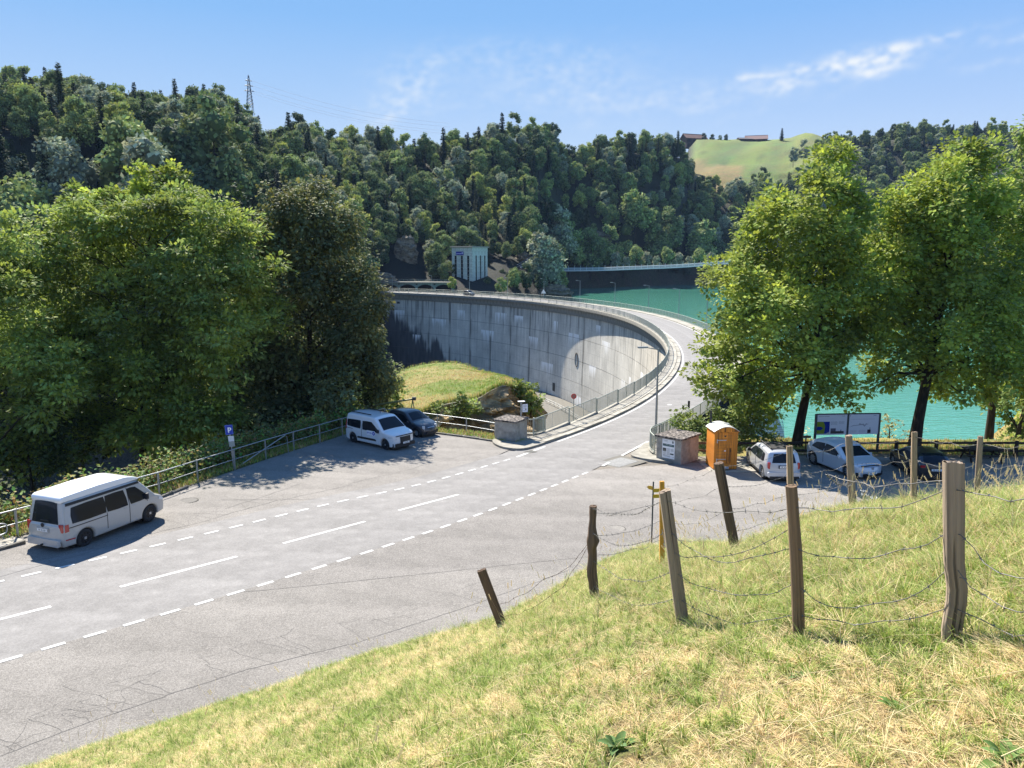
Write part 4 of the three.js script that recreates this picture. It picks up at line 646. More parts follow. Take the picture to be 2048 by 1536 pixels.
{ // leafy undergrowth on the slope below the lot railing
  const L = leafCards(), r = rngOf(717), e = chain(lotLine), U = (k, u) => k * (.6 + .8 * u);
  for (let i = 0; i < 520; i++) {
    const u = Math.pow(r(), .9), p = e(u), q = e(Math.min(1, u + .01)), t = e(Math.max(0, u - .01)), n = V(q.z - t.z, 0, -(q.x - t.x)).normalize(), d = 1.1 + 9 * r() * r(), c = drape(V(p.x + n.x * d, 0, p.z + n.z * d)); c.y -= d < 1.2 ? 0 : (d - 1.2) * .75; c.y += .3 + r() * (.5 + d * .18);
    const R = .45 + .7 * r(), k0 = .55 + .7 * r(), warm = r() < .25 ? 1.35 : 1;
    for (let j = 0; j < 90; j++) { const v = randDir(r), a = c.clone().addScaledVector(v, R * Math.pow(r(), .4)); L.tint = [U(k0 * warm, r()), U(k0, r()), U(k0 * .9, r())]; const dir = randDir(r); dir.y -= .3; L.add(a, dir.normalize(), V(r() - .5, 1, r() - .5).normalize(), .13 + .1 * r(), .1 + .07 * r()); }
  }
  const o = obj('undergrowth', L.build(), GREEN.bush); o.userData = { kind: 'stuff', label: 'leafy undergrowth on the slope behind the lot railing', category: 'undergrowth' };
}

// ================================================================ BUILDINGS AND STRUCTURES FAR OFF
function canvasTex(w, h, draw) { const c = document.createElement('canvas'); c.width = w; c.height = h; const x = c.getContext('2d'); draw(x, w, h); const t = new THREE.CanvasTexture(c); t.colorSpace = THREE.SRGBColorSpace; t.needsUpdate = true; return t; }
M.glassDark = new THREE.MeshPhysicalMaterial({ color: lin(.012, .015, .02), roughness: .08, specularIntensity: 1 });
M.roofTile = std([.36, .19, .14], { roughness: .9, map: rep(T.coarse, .5) });
M.barnWood = std([.13, .085, .06], { roughness: .9, map: T.wood });
{ // intake tower
  const c = at(940, 571, 304), base = c.y - 2, t = thing('intake_tower', 'pale blue-green concrete tower with dark window slits at the far end of the dam', 'building', [c.x, base, c.z], -.62);
  const wall = std([.86, .98, .96], { map: T.concrete, roughness: .85 }), W = 10.2, Dp = 9.6, H = 16.6;
  obj('wall', bx(W, H, Dp, 0, H / 2, 0, .08), wall, t); obj('roof', bx(W + .9, .45, Dp + .9, 0, H + .22, 0, .06), M.concretePale, t); obj('plinth', bx(W + .3, 1.5, Dp + .3, 0, .4, 0), M.concreteDark, t);
  obj('cornice', bx(W + .25, .22, Dp + .25, 0, H - 1.3, 0), wall, t);
  for (let i = 0; i < 3; i++) { // three wide slits on the front, each with seven panes
    const x = -3.1 + 3.1 * i, f = obj('window', bx(.98, 10.2, .1, x, 8.4, Dp / 2 + .03), M.concreteDark, t);
    for (let k = 0; k < 7; k++) { const p = obj('pane', bx(.78, 1.24, .06, 0, 0, 0), M.glassDark, f); p.position.set(x, 4.05 + k * 1.45, Dp / 2 + .07); }
  }
  for (let i = 0; i < 3; i++) { const z = -2.9 + 2.7 * i, f = obj('window', bx(.1, 10.0, .62, W / 2 + .03, 8.6, z), M.concreteDark, t); for (let k = 0; k < 5; k++) { const p = obj('pane', bx(.06, 1.8, .44), M.glassDark, f); p.position.set(W / 2 + .07, 4.7 + k * 1.95, z); } }
  const sg = obj('sign', bx(3.7, 1.35, .12, -1.0, 14.4, Dp / 2 + .12), std([.02, .03, .30], { roughness: .5 }), t);
  const lt = canvasTex(256, 96, (x, w, h) => { x.fillStyle = '#1a1f8c'; x.fillRect(0, 0, w, h); x.fillStyle = '#cfd6f5'; x.font = 'bold 52px sans-serif'; x.textBaseline = 'middle'; x.fillText('groupe', 14, 50); x.beginPath(); x.arc(222, 44, 26, 0, 7); x.fill(); x.fillStyle = '#1a1f8c'; x.font = 'bold 46px sans-serif'; x.fillText('e', 208, 42); });
  const pl = obj('lettering', new THREE.PlaneGeometry(3.6, 1.3), std(0xffffff, { map: lt, roughness: .5 }), sg); pl.position.set(-1.0, 14.4, Dp / 2 + .186);
  obj('balcony', merge([bx(2.2, .2, 1.2, 2.6, 3.0, Dp / 2 + .6), bx(2.2, .9, .06, 2.6, 3.5, Dp / 2 + 1.2)]), M.concreteDark, t);
}
{ // arcaded gallery left of the tower
  const a = at(728, 584, 292), b = at(906, 586, 287), L = a.distanceTo(b), t = thing('gallery', 'low arcaded concrete gallery behind the far left end of the dam', 'building', [a.x, a.y - .5, a.z], Math.atan2(-(b.z - a.z), b.x - a.x));
  const pale = std([.30, .38, .38], { map: T.concrete, roughness: .85 }), n = 5, s = L / n;
  obj('roof', bx(L, .5, 6, L / 2, 4.1, -2, .05), M.concrete, t); obj('back_wall', bx(L, 4, .4, L / 2, 2, -4.8), M.concreteDark, t); obj('railing', merge([bx(L, .06, .06, L / 2, 5.3, .8), bx(L, .05, .05, L / 2, 4.9, .8), ...Array.from({ length: 24 }, (_, i) => bx(.06, 1, .06, i * L / 24, 4.8, .8))]), M.rail, t);
  for (let i = 0; i <= n; i++) obj('pillar', bx(.8, 3.3, .8, i * s, 1.65, .4, .04), pale, t);
  for (let i = 0; i < n; i++) { const sh = new THREE.Shape(); sh.moveTo(i * s + .4, 2.4); sh.lineTo(i * s + .4, 3.85); sh.lineTo((i + 1) * s - .4, 3.85); sh.lineTo((i + 1) * s - .4, 2.4); sh.quadraticCurveTo((i + .5) * s, 4.5, i * s + .4, 2.4); const g = new THREE.ExtrudeGeometry(sh, { depth: .5, bevelEnabled: false }); g.translate(0, 0, .15); obj('arch', g, pale, t); }
}
{ // steep covered stairway
  const a = at(992, 562, 318), b = at(1075, 514, 334), d = b.clone().sub(a), L = d.length(), t = thing('stairway', 'steep blue-grey metal stairway climbing the slope right of the intake tower', 'stairway', [a.x, a.y, a.z]);
  const blue = std([.24, .30, .40], { metalness: .2, roughness: .6 }), side = V(-d.z, 0, d.x).normalize();
  for (const k of [-1, 1]) { obj('stringer', bar(V(0, 0, 0).addScaledVector(side, k), d.clone().addScaledVector(side, k), .28, .28, 4), blue, t); obj('handrail', bar(V(0, 1.2, 0).addScaledVector(side, k), d.clone().add(V(0, 1.2, 0)).addScaledVector(side, k), .07, .07, 4), blue, t); }
  const st = bx(1.9, .08, .4); for (let i = 0; i < 40; i++) { const o = obj('step', st, blue, t); o.position.copy(d.clone().multiplyScalar((i + .5) / 40)); o.position.y += .3; o.rotation.y = Math.atan2(side.x, side.z) + Math.PI / 2; }
  for (const k of [.12, .4, .7, .95]) { const p = d.clone().multiplyScalar(k); obj('support', bar(p.clone().setY(p.y - 5), p, .14, .14, 5), blue, t); }
}
{ // footbridge over the lake
  const a = at(1112, 541, 402), m = at(1270, 537.5, 404), b = at(1470, 525, 410), c = new THREE.CatmullRomCurve3([a, a.clone().lerp(m, .5).add(V(0, -.25, 0)), m, m.clone().lerp(b, .5).add(V(0, -.5, 0)), b]);
  const t = thing('footbridge', 'slender pale suspended footbridge crossing the lake inlet', 'bridge', [a.x, a.y, a.z]); const loc = (u, y = 0, s = 0) => c.getPointAt(u).sub(a).add(V(0, y, s)); const pale = std([.56, .58, .60], { roughness: .55, metalness: .2 });
  obj('deck', merge([grid(40, 1, (u, v) => loc(u, 0, lerp(.8, -.8, v))), grid(40, 1, (u, v) => loc(u, lerp(-.45, 0, v), .8)), grid(40, 1, (u, v) => loc(u, lerp(0, -.45, v), -.8))]), pale, t);
  for (const s of [.8, -.8]) { obj('handrail', tube(Array.from({ length: 21 }, (_, i) => loc(i / 20, 1.25, s)), .09, 4, 40), pale, t); obj('mesh_panel', grid(40, 1, (u, v) => loc(u, lerp(.1, 1.15, v), s)), new THREE.MeshStandardMaterial({ color: lin(.5, .53, .56), roughness: .7, transparent: true, opacity: .45 }), t); }
  const pg = bx(.16, 2.9, .16, 0, .95, 0); for (let i = 1; i < 30; i++) for (const s of [.85]) { const o = obj('post', pg, pale, t); o.position.copy(loc(i / 30, 0, s)); }
}
function barn(label, px, py, ahead, W, Dp, H, R, turn, roofM) {
  const p = at(px, py, ahead), t = thing('barn', label, 'barn', [p.x, p.y, p.z], turn);
  obj('wall', bx(W, H + 6, Dp, 0, H / 2 - 3, 0), M.barnWood, t);
  const s = new THREE.Shape(); s.moveTo(-Dp / 2, 0); s.lineTo(0, R); s.lineTo(Dp / 2, 0); s.closePath(); const gb = new THREE.ExtrudeGeometry(s, { depth: W, bevelEnabled: false }); gb.rotateY(Math.PI / 2); gb.translate(-W / 2, H, 0); obj('gable', gb, M.barnWood, t);
  for (const k of [-1, 1]) { const g = bx(W + 2.4, .35, Math.hypot(Dp / 2 + 1.2, R + .6) + .2); g.rotateX(k * Math.atan2(R, Dp / 2)); g.translate(0, H + R / 2 - .1, k * (Dp / 4 + .3)); obj('roof', g, roofM, t); }
  for (let i = 0; i < 4; i++) obj('door', bx(W * .11, H * .7, .2, -W * .36 + i * W * .24, H * .35, Dp / 2 + .1), M.woodDark, t);
  return t;
}
barn('red roofed dark barn on the hilltop, left one of two', 1387, 286, 946, 27, 14, 4.6, 5.2, .32, M.roofTile);
barn('low dark barn with grey-red roof on the hilltop, right one of two', 1512, 286.5, 948, 24, 14, 4, 4.6, -.25, std([.24, .15, .13], { roughness: .9 }));
{ const t = barn('flat dark shed adjoining the left side of the right barn', 1489, 286.5, 946, 15, 10, 4.4, 1.6, .1, std([.10, .085, .085], { roughness: .8 })); }
{ // pylon and its wires
  const foot = at(500, 214, 580), t = thing('pylon', 'grey lattice power pylon rising behind the left hill', 'pylon', [foot.x, foot.y, foot.z], .5); const H = 21, steel = std([.22, .25, .28], { roughness: .6, metalness: .3 }), w = (y) => lerp(2.3, .35, clamp(y / H, 0, 1)), cn = (k, y) => V((k & 1 ? 1 : -1) * w(y), y, (k === 1 || k === 2 ? 1 : -1) * w(y)), C = [0, 1, 3, 2].map((k) => (y) => V((k & 1 ? 1 : -1) * w(y), y, (k & 2 ? 1 : -1) * w(y)));
  for (const c of C) obj('leg', bar(c(-6), c(H), .17, .13, 4), steel, t);
  const br = []; for (let y = 0; y < H - 1; y += 2.4) for (let i = 0; i < 4; i++) { br.push(bar(C[i](y), C[(i + 1) % 4](y + 2.4), .15, .15, 3), bar(C[(i + 1) % 4](y), C[i](y + 2.4), .15, .15, 3)); } obj('bracing', br, steel, t);
  for (const [y, l] of [[11, 3.6], [14.5, 3.0], [18, 2.4]]) obj('crossarm', merge([bar(V(-l, y, 0), V(l, y, 0), .24, .24, 4), bar(V(-l, y, 0), V(0, y + 1.1, 0), .14, .14, 3), bar(V(l, y, 0), V(0, y + 1.1, 0), .14, .14, 3)]), steel, t);
  obj('peak', bar(V(0, H - .5, 0), V(0, H + 1.6, 0), .2, .05, 4), steel, t);
  const wireM = std([.35, .38, .42], { roughness: .5, metalness: .3 });
  [[11, -3.6, 268], [11, 3.6, 262], [14.5, 3, 254], [18, 2.4, 247]].forEach(([y, x, py], i) => { const p = V(foot.x + x * .8, foot.y + y, foot.z), e = at(900, py, 640), m = p.clone().lerp(e, .5).add(V(0, -5, 0)); tag(obj('power_line', tube([p, p.clone().lerp(m, .5).add(V(0, -1.2, 0)), m, m.clone().lerp(e, .5).add(V(0, -1.2, 0)), e], .07, 3, 24), wireM), ['lowest', 'second lowest', 'second highest', 'topmost'][i] + ' thin power line sagging right from the pylon', 'power line'); });
}
{ // pale rock showing between the trees
  const rocky = std([.34, .335, .32], { map: T.rock, bumpMap: rep(T.rock, .3), bumpScale: .4, roughness: .95 });
  for (const [px, py, w, h, label, dz] of [[95, 500, 13, 9, 'pale rock cliff low on the far left slope', 0], [815, 512, 4, 7, 'grey rock outcrop on the slope left of the intake tower', 0], [1180, 478, 12, 4, 'pale rock band on the slope above the footbridge', 0], [1112, 492, 7, 3.5, 'bluish rock ledge above the left end of the footbridge', 0], [765, 562, 5, 3, 'dark rock at the foot of the slope behind the dam end', 0], [1048, 522, 4, 3, 'rock beside the steep stairway', 0], [1098, 588, 8, 3.4, 'pale rock at the waterline under the headland tree', 0]]) {
    const [a, b] = slope(px, py); let ah = 180; while (ah < 700 && landY(a * ah, ah) < EYE + b * ah) ah += 1; if (py > 580) ah = 316;
    const p = V(a * ah, EYE + b * ah, -ah + 2.5), g = new THREE.IcosahedronGeometry(1, 5), q = g.attributes.position;
    for (let i = 0; i < q.count; i++) { const x = q.getX(i), y = q.getY(i), z = q.getZ(i), k = .8 + .5 * fbm(x * 2 + px, y * 3 + z * 2, 4) + .18 * (Math.floor((y + fbm(x * 2, z * 2, 2)) * 5) % 2); q.setXYZ(i, x * w * k, y * h * k, z * 3.4 * k); } g.computeVertexNormals();
    const uv = g.attributes.uv; for (let i = 0; i < q.count; i++) uv.setXY(i, q.getX(i), q.getY(i));
    const o = obj('rock_outcrop', g, rocky); o.position.copy(p); tag(o, label, 'rock');
  }
}

// ================================================================ VEHICLES (each looks along its own x, y up, built flat and then shaped)
const paintMat = (r, g, b, o = {}) => new THREE.MeshPhysicalMaterial({ color: lin(r, g, b), roughness: .35, clearcoat: .9, clearcoatRoughness: .06, ...o });
M.rubber = std([.02, .02, .022], { roughness: .85 }); M.trim = std([.018, .018, .02], { roughness: .6 }); M.alloy = std([.45, .46, .48], { metalness: .7, roughness: .35 }); M.rimDark = std([.03, .03, .035], { metalness: .5, roughness: .4 });
M.carGlass = new THREE.MeshPhysicalMaterial({ color: lin(.012, .016, .022), roughness: .08, specularIntensity: .4 });
M.tail = new THREE.MeshPhysicalMaterial({ color: lin(.42, .012, .015), roughness: .2, clearcoat: 1 }); M.headlight = new THREE.MeshPhysicalMaterial({ color: lin(.62, .65, .68), roughness: .12, clearcoat: 1 }); M.amber = std([.5, .18, .02], { roughness: .3 });
function car(name, label, o) {
  const { L, W, H, belt, wheels, R, clear = .2, top } = o, w2 = W / 2, t = thing(name, label, o.category ?? 'car', [o.at.x, o.at.y, o.at.z], o.turn, o.group);
  const D = (x, y, z) => { const n = z / w2, e = Math.abs(x) / (L / 2), s = x > 0 ? o.nose ?? .22 : o.tailTaper ?? .12; let k = 1 - s * Math.pow(clamp((e - .62) / .38, 0, 1.05), 2.2); if (y > belt) k *= 1 - o.tumble * (y - belt) / (H - belt); else k *= 1 - .05 * Math.pow((belt - y) / belt, 2); const yy = y - (o.crown ?? .06) * n * n * clamp(y / H, 0, 1); const xx = x - Math.sign(x) * (o.bow ?? .16) * n * n * Math.pow(clamp((e - .5) / .5, 0, 1), 2); return [xx, yy, z * k]; };
  const shape3 = (g) => { const p = g.attributes.position; for (let i = 0; i < p.count; i++) p.setXYZ(i, ...D(p.getX(i), p.getY(i), p.getZ(i))); return g; };
  const tess = (g, e) => new TessellateModifier(e, 7).modify(g.index ? g.toNonIndexed() : g);
  const smooth = (g, a = .5) => { g.deleteAttribute('normal'); if (g.attributes.uv) g.deleteAttribute('uv'); const q = toCreasedNormals(mergeVerts(g), a); return q; };
  const pts = new THREE.CatmullRomCurve3(top.map(([x, y]) => V(x, y, 0)), false, 'catmullrom', .35).getPoints(top.length * 7);
  const s = new THREE.Shape(); s.moveTo(pts[0].x, pts[0].y); for (const p of pts.slice(1)) s.lineTo(p.x, p.y);
  const AR = R * 1.16, [xr, xf] = wheels;
  s.lineTo(xf + AR, clear); s.absarc(xf, R * .98, Math.hypot(AR, 0), -.0, Math.PI, false); s.lineTo(xf - AR, clear); s.lineTo(xr + AR, clear); s.absarc(xr, R * .98, AR, 0, Math.PI, false); s.lineTo(xr - AR, clear); s.closePath();
  const bev = o.bevel ?? .09; let g = new THREE.ExtrudeGeometry(s, { depth: W - 2 * bev, bevelEnabled: true, bevelSize: bev, bevelOffset: -bev, bevelThickness: bev, bevelSegments: 4, curveSegments: 10, steps: 6 }); g.translate(0, 0, -W / 2 + bev);
  g = smooth(shape3(tess(g, .22)), .6); obj('body', g, o.paint, t);
  obj('underbody', bx(L * .9, .2, W * .84, 0, clear + .12, 0), M.trim, t);
  obj('wheel_well', bx(AR * 2, AR * 1.5, W * .7, xf, AR * .85, 0), M.trim, t); obj('wheel_well', bx(AR * 2, AR * 1.5, W * .7, xr, AR * .85, 0), M.trim, t);
  const side = (poly, out = .008, sgn = [1, -1], curved = 3) => { const sh = new THREE.Shape(); const c = curved ? new THREE.CatmullRomCurve3(poly.map(([x, y]) => V(x, y, 0)), true, 'catmullrom', .12).getPoints(poly.length * curved) : poly.map(([x, y]) => V(x, y, 0)); c.forEach((p, i) => i ? sh.lineTo(p.x, p.y) : sh.moveTo(p.x, p.y)); return sgn.map((k) => { const q = tess(new THREE.ExtrudeGeometry(sh, { depth: .01, bevelEnabled: false, steps: 1 }), .16); q.translate(0, 0, k > 0 ? w2 + out - .005 : -w2 - out - .005); return smooth(shape3(q), .7); }); };
  const onTop = (x0, x1, half0, half1, out = .012, z0 = null) => { // a patch that follows the silhouette between two stations
    const seg = pts.filter((p, i) => p.x >= Math.min(x0, x1) - .001 && p.x <= Math.max(x0, x1) + .001 && p.y > (o.patchMin ?? clear + .1)); if (seg.length < 2) return new THREE.BufferGeometry();
    const n = seg.length - 1; const g2 = grid(n, 8, (u, v) => { const i = Math.round(u * n), p = seg[i], a = seg[Math.max(0, i - 1)], b = seg[Math.min(n, i + 1)], nx = -(b.y - a.y), ny = b.x - a.x, l = Math.hypot(nx, ny) || 1, hf = lerp(half0, half1, (p.x - x0) / (x1 - x0)), z = z0 == null ? lerp(hf, -hf, v) : z0 + lerp(hf, -hf, v); return V(...D(p.x + nx / l * out, p.y + ny / l * out, z)); }); return g2; };
  const wheelG = { tyre: new THREE.TorusGeometry(R - .085, .1, 10, 26), rim: new THREE.CylinderGeometry(R * .66, R * .62, .1, 20) }; wheelG.rim.rotateX(Math.PI / 2); const spoke = merge(Array.from({ length: 5 }, (_, i) => { const q = bx(R * 1.2, .06, .12); q.rotateZ(i * Math.PI / 5); return q; }));
  for (const x of wheels) for (const k of [1, -1]) { const wg = new THREE.Group(); wg.name = 'wheel'; wg.position.set(x, R, k * (w2 - .13) * (1 - .03)); t.add(wg); obj('tyre', wheelG.tyre, M.rubber, wg); obj('rim', wheelG.rim, M.rimDark, wg); const sp = obj('spokes', spoke, o.rims ?? M.alloy, wg); sp.position.z = k * .02; const cp = obj('hub', bx(.09, .09, .05, 0, 0, k * .075), o.hub ?? M.alloy, wg); }
  for (const [nm, poly, mat, out, lab, cur] of o.sides ?? []) for (const q of side(poly, out ?? .008, [1, -1], cur ?? 3)) obj(nm, q, mat, t);
  for (const [nm, x0, x1, h0, h1, mat, out, z0] of o.tops ?? []) obj(nm, onTop(x0, x1, h0, h1, out, z0), mat, t);
  for (const [nm, w, h, d, x, y, z, mat, b] of o.boxes ?? []) for (const k of z ? [1, -1] : [1]) { const q = bx(w, h, d, 0, 0, 0, b ?? .012), p = D(x, y, z); const m = obj(nm, q, mat, t); m.position.set(p[0], p[1], k * p[2]); }
  t.userData.shape = undefined; delete t.userData.shape; t.D = null; delete t.D;
  return { t, D };
}

const seat = (p) => drape(V(p[0], 0, -p[1]));
const turnOf = (hx, hz) => Math.atan2(hz, hx);
function plate(t, D, text, x, y, face) { const tx = canvasTex(256, 56, (c, w, h) => { c.fillStyle = '#e8e8e6'; c.fillRect(0, 0, w, h); c.fillStyle = '#181818'; c.font = 'bold 42px sans-serif'; c.textAlign = 'center'; c.textBaseline = 'middle'; c.fillText(text, w / 2, h / 2 + 2); c.strokeStyle = '#333'; c.strokeRect(2, 2, w - 4, h - 4); }); const o = obj('number_plate', new THREE.PlaneGeometry(.5, .115), std(0xffffff, { map: tx, roughness: .4 }), t); const p = D(x, y, 0); o.position.set(p[0], p[1], 0); o.rotation.y = face > 0 ? Math.PI / 2 : -Math.PI / 2; return o; }
{ // camper van
  const white = paintMat(.44, .425, .40);
  const v = car('camper_van', 'pale grey camper van with white pop-up roof parked along the left railing', { category: 'van', L: 4.9, W: 1.92, H: 1.93, belt: 1.06, tumble: .17, nose: .16, tailTaper: .05, bow: .1, crown: .07, R: .345, clear: .24, wheels: [-1.47, 1.53], at: seat([-15.35, 27.6]), turn: turnOf(.36, .93), paint: white, rims: M.rimDark,
    top: [[-2.36, .26], [-2.44, .5], [-2.42, 1.0], [-2.36, 1.12], [-2.24, 1.78], [-2.12, 1.9], [-1.2, 1.93], [.4, 1.93], [1.02, 1.87], [1.2, 1.8], [1.78, 1.18], [1.86, 1.1], [2.28, .93], [2.4, .78], [2.45, .5], [2.4, .26]],
    sides: [['side_window', [[-2.02, 1.1], [-1.95, 1.68], [-.55, 1.7], [-.55, 1.08]], M.carGlass, .006, '', 2], ['side_window', [[-.49, 1.08], [-.49, 1.7], [.36, 1.7], [.44, 1.06]], M.carGlass, .006, '', 2], ['front_window', [[.58, 1.06], [.5, 1.7], [.92, 1.68], [1.48, 1.1]], M.carGlass, .006, '', 2], ['roof_seam', [[-2.16, 1.775], [-2.14, 1.88], [1.1, 1.86], [1.16, 1.765]], M.trim, .004, '', 0], ['slide_rail', [[-2.3, .955], [-2.3, .985], [-.5, .965], [-.5, .935]], M.trim, .006, '', 0], ['door_seam', [[-.53, .42], [-.53, 1.06], [-.51, 1.06], [-.51, .42]], M.trim, .003, '', 0], ['door_seam', [[.50, .3], [.50, 1.75], [.52, 1.75], [.52, .3]], M.trim, .003, '', 0], ['door_seam', [[1.36, .95], [1.36, 1.06], [1.38, 1.06], [1.38, .95]], M.trim, .003, '', 0], ['tail_light', [[-2.38, .84], [-2.36, 1.12], [-2.2, 1.12], [-2.2, .84]], M.tail, .012, '', 0], ['head_light', [[2.0, .84], [2.04, .95], [2.34, .84], [2.36, .72]], M.headlight, .012, '', 1], ['bumper_strip', [[-2.36, .52], [-2.36, .56], [-1.95, .54], [-1.95, .50]], M.tail, .008, '', 0]],
    tops: [['windscreen', 1.22, 1.76, .72, .84, M.carGlass, .012], ['rear_window', -2.37, -2.2, .70, .66, M.carGlass, .012]],
    boxes: [['door_handle', .16, .03, .03, .32, .98, .955, white], ['door_handle', .16, .03, .03, .72, .98, .955, white], ['mirror', .12, .24, .2, 1.32, 1.18, 1.02, M.trim, .04], ['number_plate_recess', .03, .16, .6, -2.44, .86, 0, white], ['tow_bar', .16, .06, .06, -2.5, .34, 0, M.trim], ['rear_bumper', .14, .26, 1.6, -2.42, .42, 0, white, .05], ['tail_light', .06, .3, .2, -2.395, .98, .83, M.tail, .02]] });
  const t = v.t; t.scale.setScalar(.96); const roof = new THREE.Shape(); roof.moveTo(-2.16, 1.89); roof.quadraticCurveTo(-2.2, 2.0, -2.05, 2.03); roof.lineTo(-.6, 2.07); roof.lineTo(.55, 2.04); roof.quadraticCurveTo(1.0, 1.98, 1.16, 1.86); roof.closePath();
  const rg = new THREE.ExtrudeGeometry(roof, { depth: 1.36, bevelEnabled: true, bevelSize: .05, bevelThickness: .08, bevelSegments: 3 }); rg.translate(0, 0, -.68); obj('pop_up_roof', rg, paintMat(.82, .82, .80), t);
  plate(t, v.D, 'FR 18 107', -2.462, .86, -1); const em = obj('emblem', new THREE.CylinderGeometry(.075, .075, .02, 20), M.trim, t); em.rotation.z = Math.PI / 2; em.position.set(-2.43, 1.04, 0);
  obj('wiper', bx(.03, .03, .4, -2.36, 1.2, .05), M.trim, t);
}
{ // white minivan
  const white = paintMat(.72, .73, .74);
  const v = car('minivan', 'white minivan with black roof rails and a round blue logo on its door', { category: 'car', L: 4.4, W: 1.85, H: 1.8, belt: 1.02, tumble: .15, nose: .2, tailTaper: .06, bow: .18, R: .32, clear: .2, wheels: [-1.38, 1.41], at: seat([-7.72, 43.9]), turn: turnOf(.78, -.625), paint: white, rims: M.rimDark,
    top: [[-2.14, .25], [-2.2, .5], [-2.17, 1.05], [-2.08, 1.6], [-1.95, 1.76], [-1.2, 1.8], [.2, 1.78], [.55, 1.72], [1.28, 1.12], [1.42, 1.06], [2.02, .95], [2.16, .82], [2.2, .5], [2.14, .22]],
    sides: [['rear_window', [[-1.88, 1.08], [-1.9, 1.46], [-.66, 1.5], [-.62, 1.02]], M.carGlass, .006, '', 3], ['front_window', [[-.42, 1.0], [-.46, 1.5], [.28, 1.52], [.98, 1.06], [.9, .98]], M.carGlass, .006, '', 2], ['door_guard', [[-.88, .42], [-.86, .54], [.62, .56], [.72, .44]], M.trim, .012, '', 2], ['slide_rail', [[-2.05, .93], [-2.05, .955], [-1.3, .945], [-1.3, .92]], M.trim, .005, '', 0], ['door_seam', [[-.53, .4], [-.53, 1.5], [-.51, 1.5], [-.51, .4]], M.trim, .003, '', 0], ['head_light', [[1.75, .74], [1.78, .86], [2.1, .84], [2.12, .74]], M.headlight, .01, '', 1], ['tail_light', [[-2.12, .85], [-2.1, 1.4], [-1.98, 1.4], [-1.98, .85]], M.tail, .01, '', 0]],
    tops: [['windscreen', .6, 1.3, .74, .84, M.carGlass, .012], ['grille', 2.165, 2.22, .5, .5, M.trim, .014]],
    boxes: [['roof_rail', 1.7, .05, .05, -.85, 1.86, .72, M.trim], ['mirror', .14, .2, .16, .92, 1.08, 1.0, M.trim, .04], ['front_bumper', .1, .2, 1.5, 2.13, .32, 0, M.trim, .04], ['fog_light', .06, .14, .24, 2.12, .46, .66, M.trim, .03], ['lower_light', .05, .1, .2, 2.13, .68, .66, M.headlight, .02], ['chrome_bar', .03, .05, 1.5, 2.17, .86, 0, M.trim], ['antenna', .02, .2, .02, .1, 1.92, 0, M.trim, .004]] });
  const tx = canvasTex(256, 96, (c, w, h) => { c.clearRect(0, 0, w, h); c.fillStyle = '#e9eaee'; c.fillRect(0, 0, w, h); c.fillStyle = '#3c4db5'; c.font = 'bold 46px sans-serif'; c.textBaseline = 'middle'; c.fillText('groupe', 6, 46); c.beginPath(); c.arc(212, 50, 40, 0, 7); c.fill(); c.fillStyle = '#e9eaee'; c.font = 'bold 60px sans-serif'; c.fillText('e', 194, 46); });
  for (const k of [1, -1]) { const p = v.D(.3, .88, .925), o = obj('door_logo', new THREE.PlaneGeometry(.72, .27), std(0xffffff, { map: tx, roughness: .4 }), v.t); o.position.set(p[0], p[1], k * (p[2] + .012)); o.rotation.y = k > 0 ? 0 : Math.PI; }
  plate(v.t, v.D, 'FR 3042', 2.235, .44, 1);
}
{ // dark city car
  const dark = paintMat(.022, .026, .038);
  const v = car('city_car', 'small dark blue-grey rounded city car parked behind the white minivan by the railing', { L: 3.6, W: 1.63, H: 1.5, belt: .88, tumble: .22, nose: .26, tailTaper: .2, bow: .2, crown: .08, R: .29, clear: .18, wheels: [-1.12, 1.18], at: seat([-6.3, 47.3]), turn: turnOf(.78, -.625), paint: dark,
    top: [[-1.72, .22], [-1.8, .5], [-1.76, .85], [-1.55, 1.25], [-1.2, 1.46], [-.5, 1.5], [.1, 1.45], [.85, .98], [1.0, .93], [1.5, .8], [1.72, .62], [1.8, .42], [1.74, .2]],
    sides: [['side_window', [[-1.1, .95], [-.95, 1.32], [-.5, 1.36], [-.48, .92]], M.carGlass, .006, '', 2], ['side_window', [[-.42, .92], [-.44, 1.36], [.02, 1.33], [.62, .94]], M.carGlass, .006, '', 2], ['tail_light', [[-1.72, .62], [-1.7, .9], [-1.58, .9], [-1.58, .62]], M.tail, .01, '', 0], ['door_seam', [[-.46, .35], [-.46, .9], [-.44, .9], [-.44, .35]], M.trim, .003, '', 0]],
    tops: [['windscreen', .14, .84, .60, .70, M.carGlass, .012], ['chrome_bar', 1.69, 1.74, .35, .35, M.alloy, .012]],
    boxes: [['mirror', .14, .13, .16, .58, .98, .9, dark, .04], ['headlight', .1, .2, .2, 1.66, .66, .62, M.headlight, .06], ['lower_light', .08, .12, .13, 1.75, .47, .62, M.headlight, .04], ['grille', .05, .12, .9, 1.78, .3, 0, M.trim]] });
}
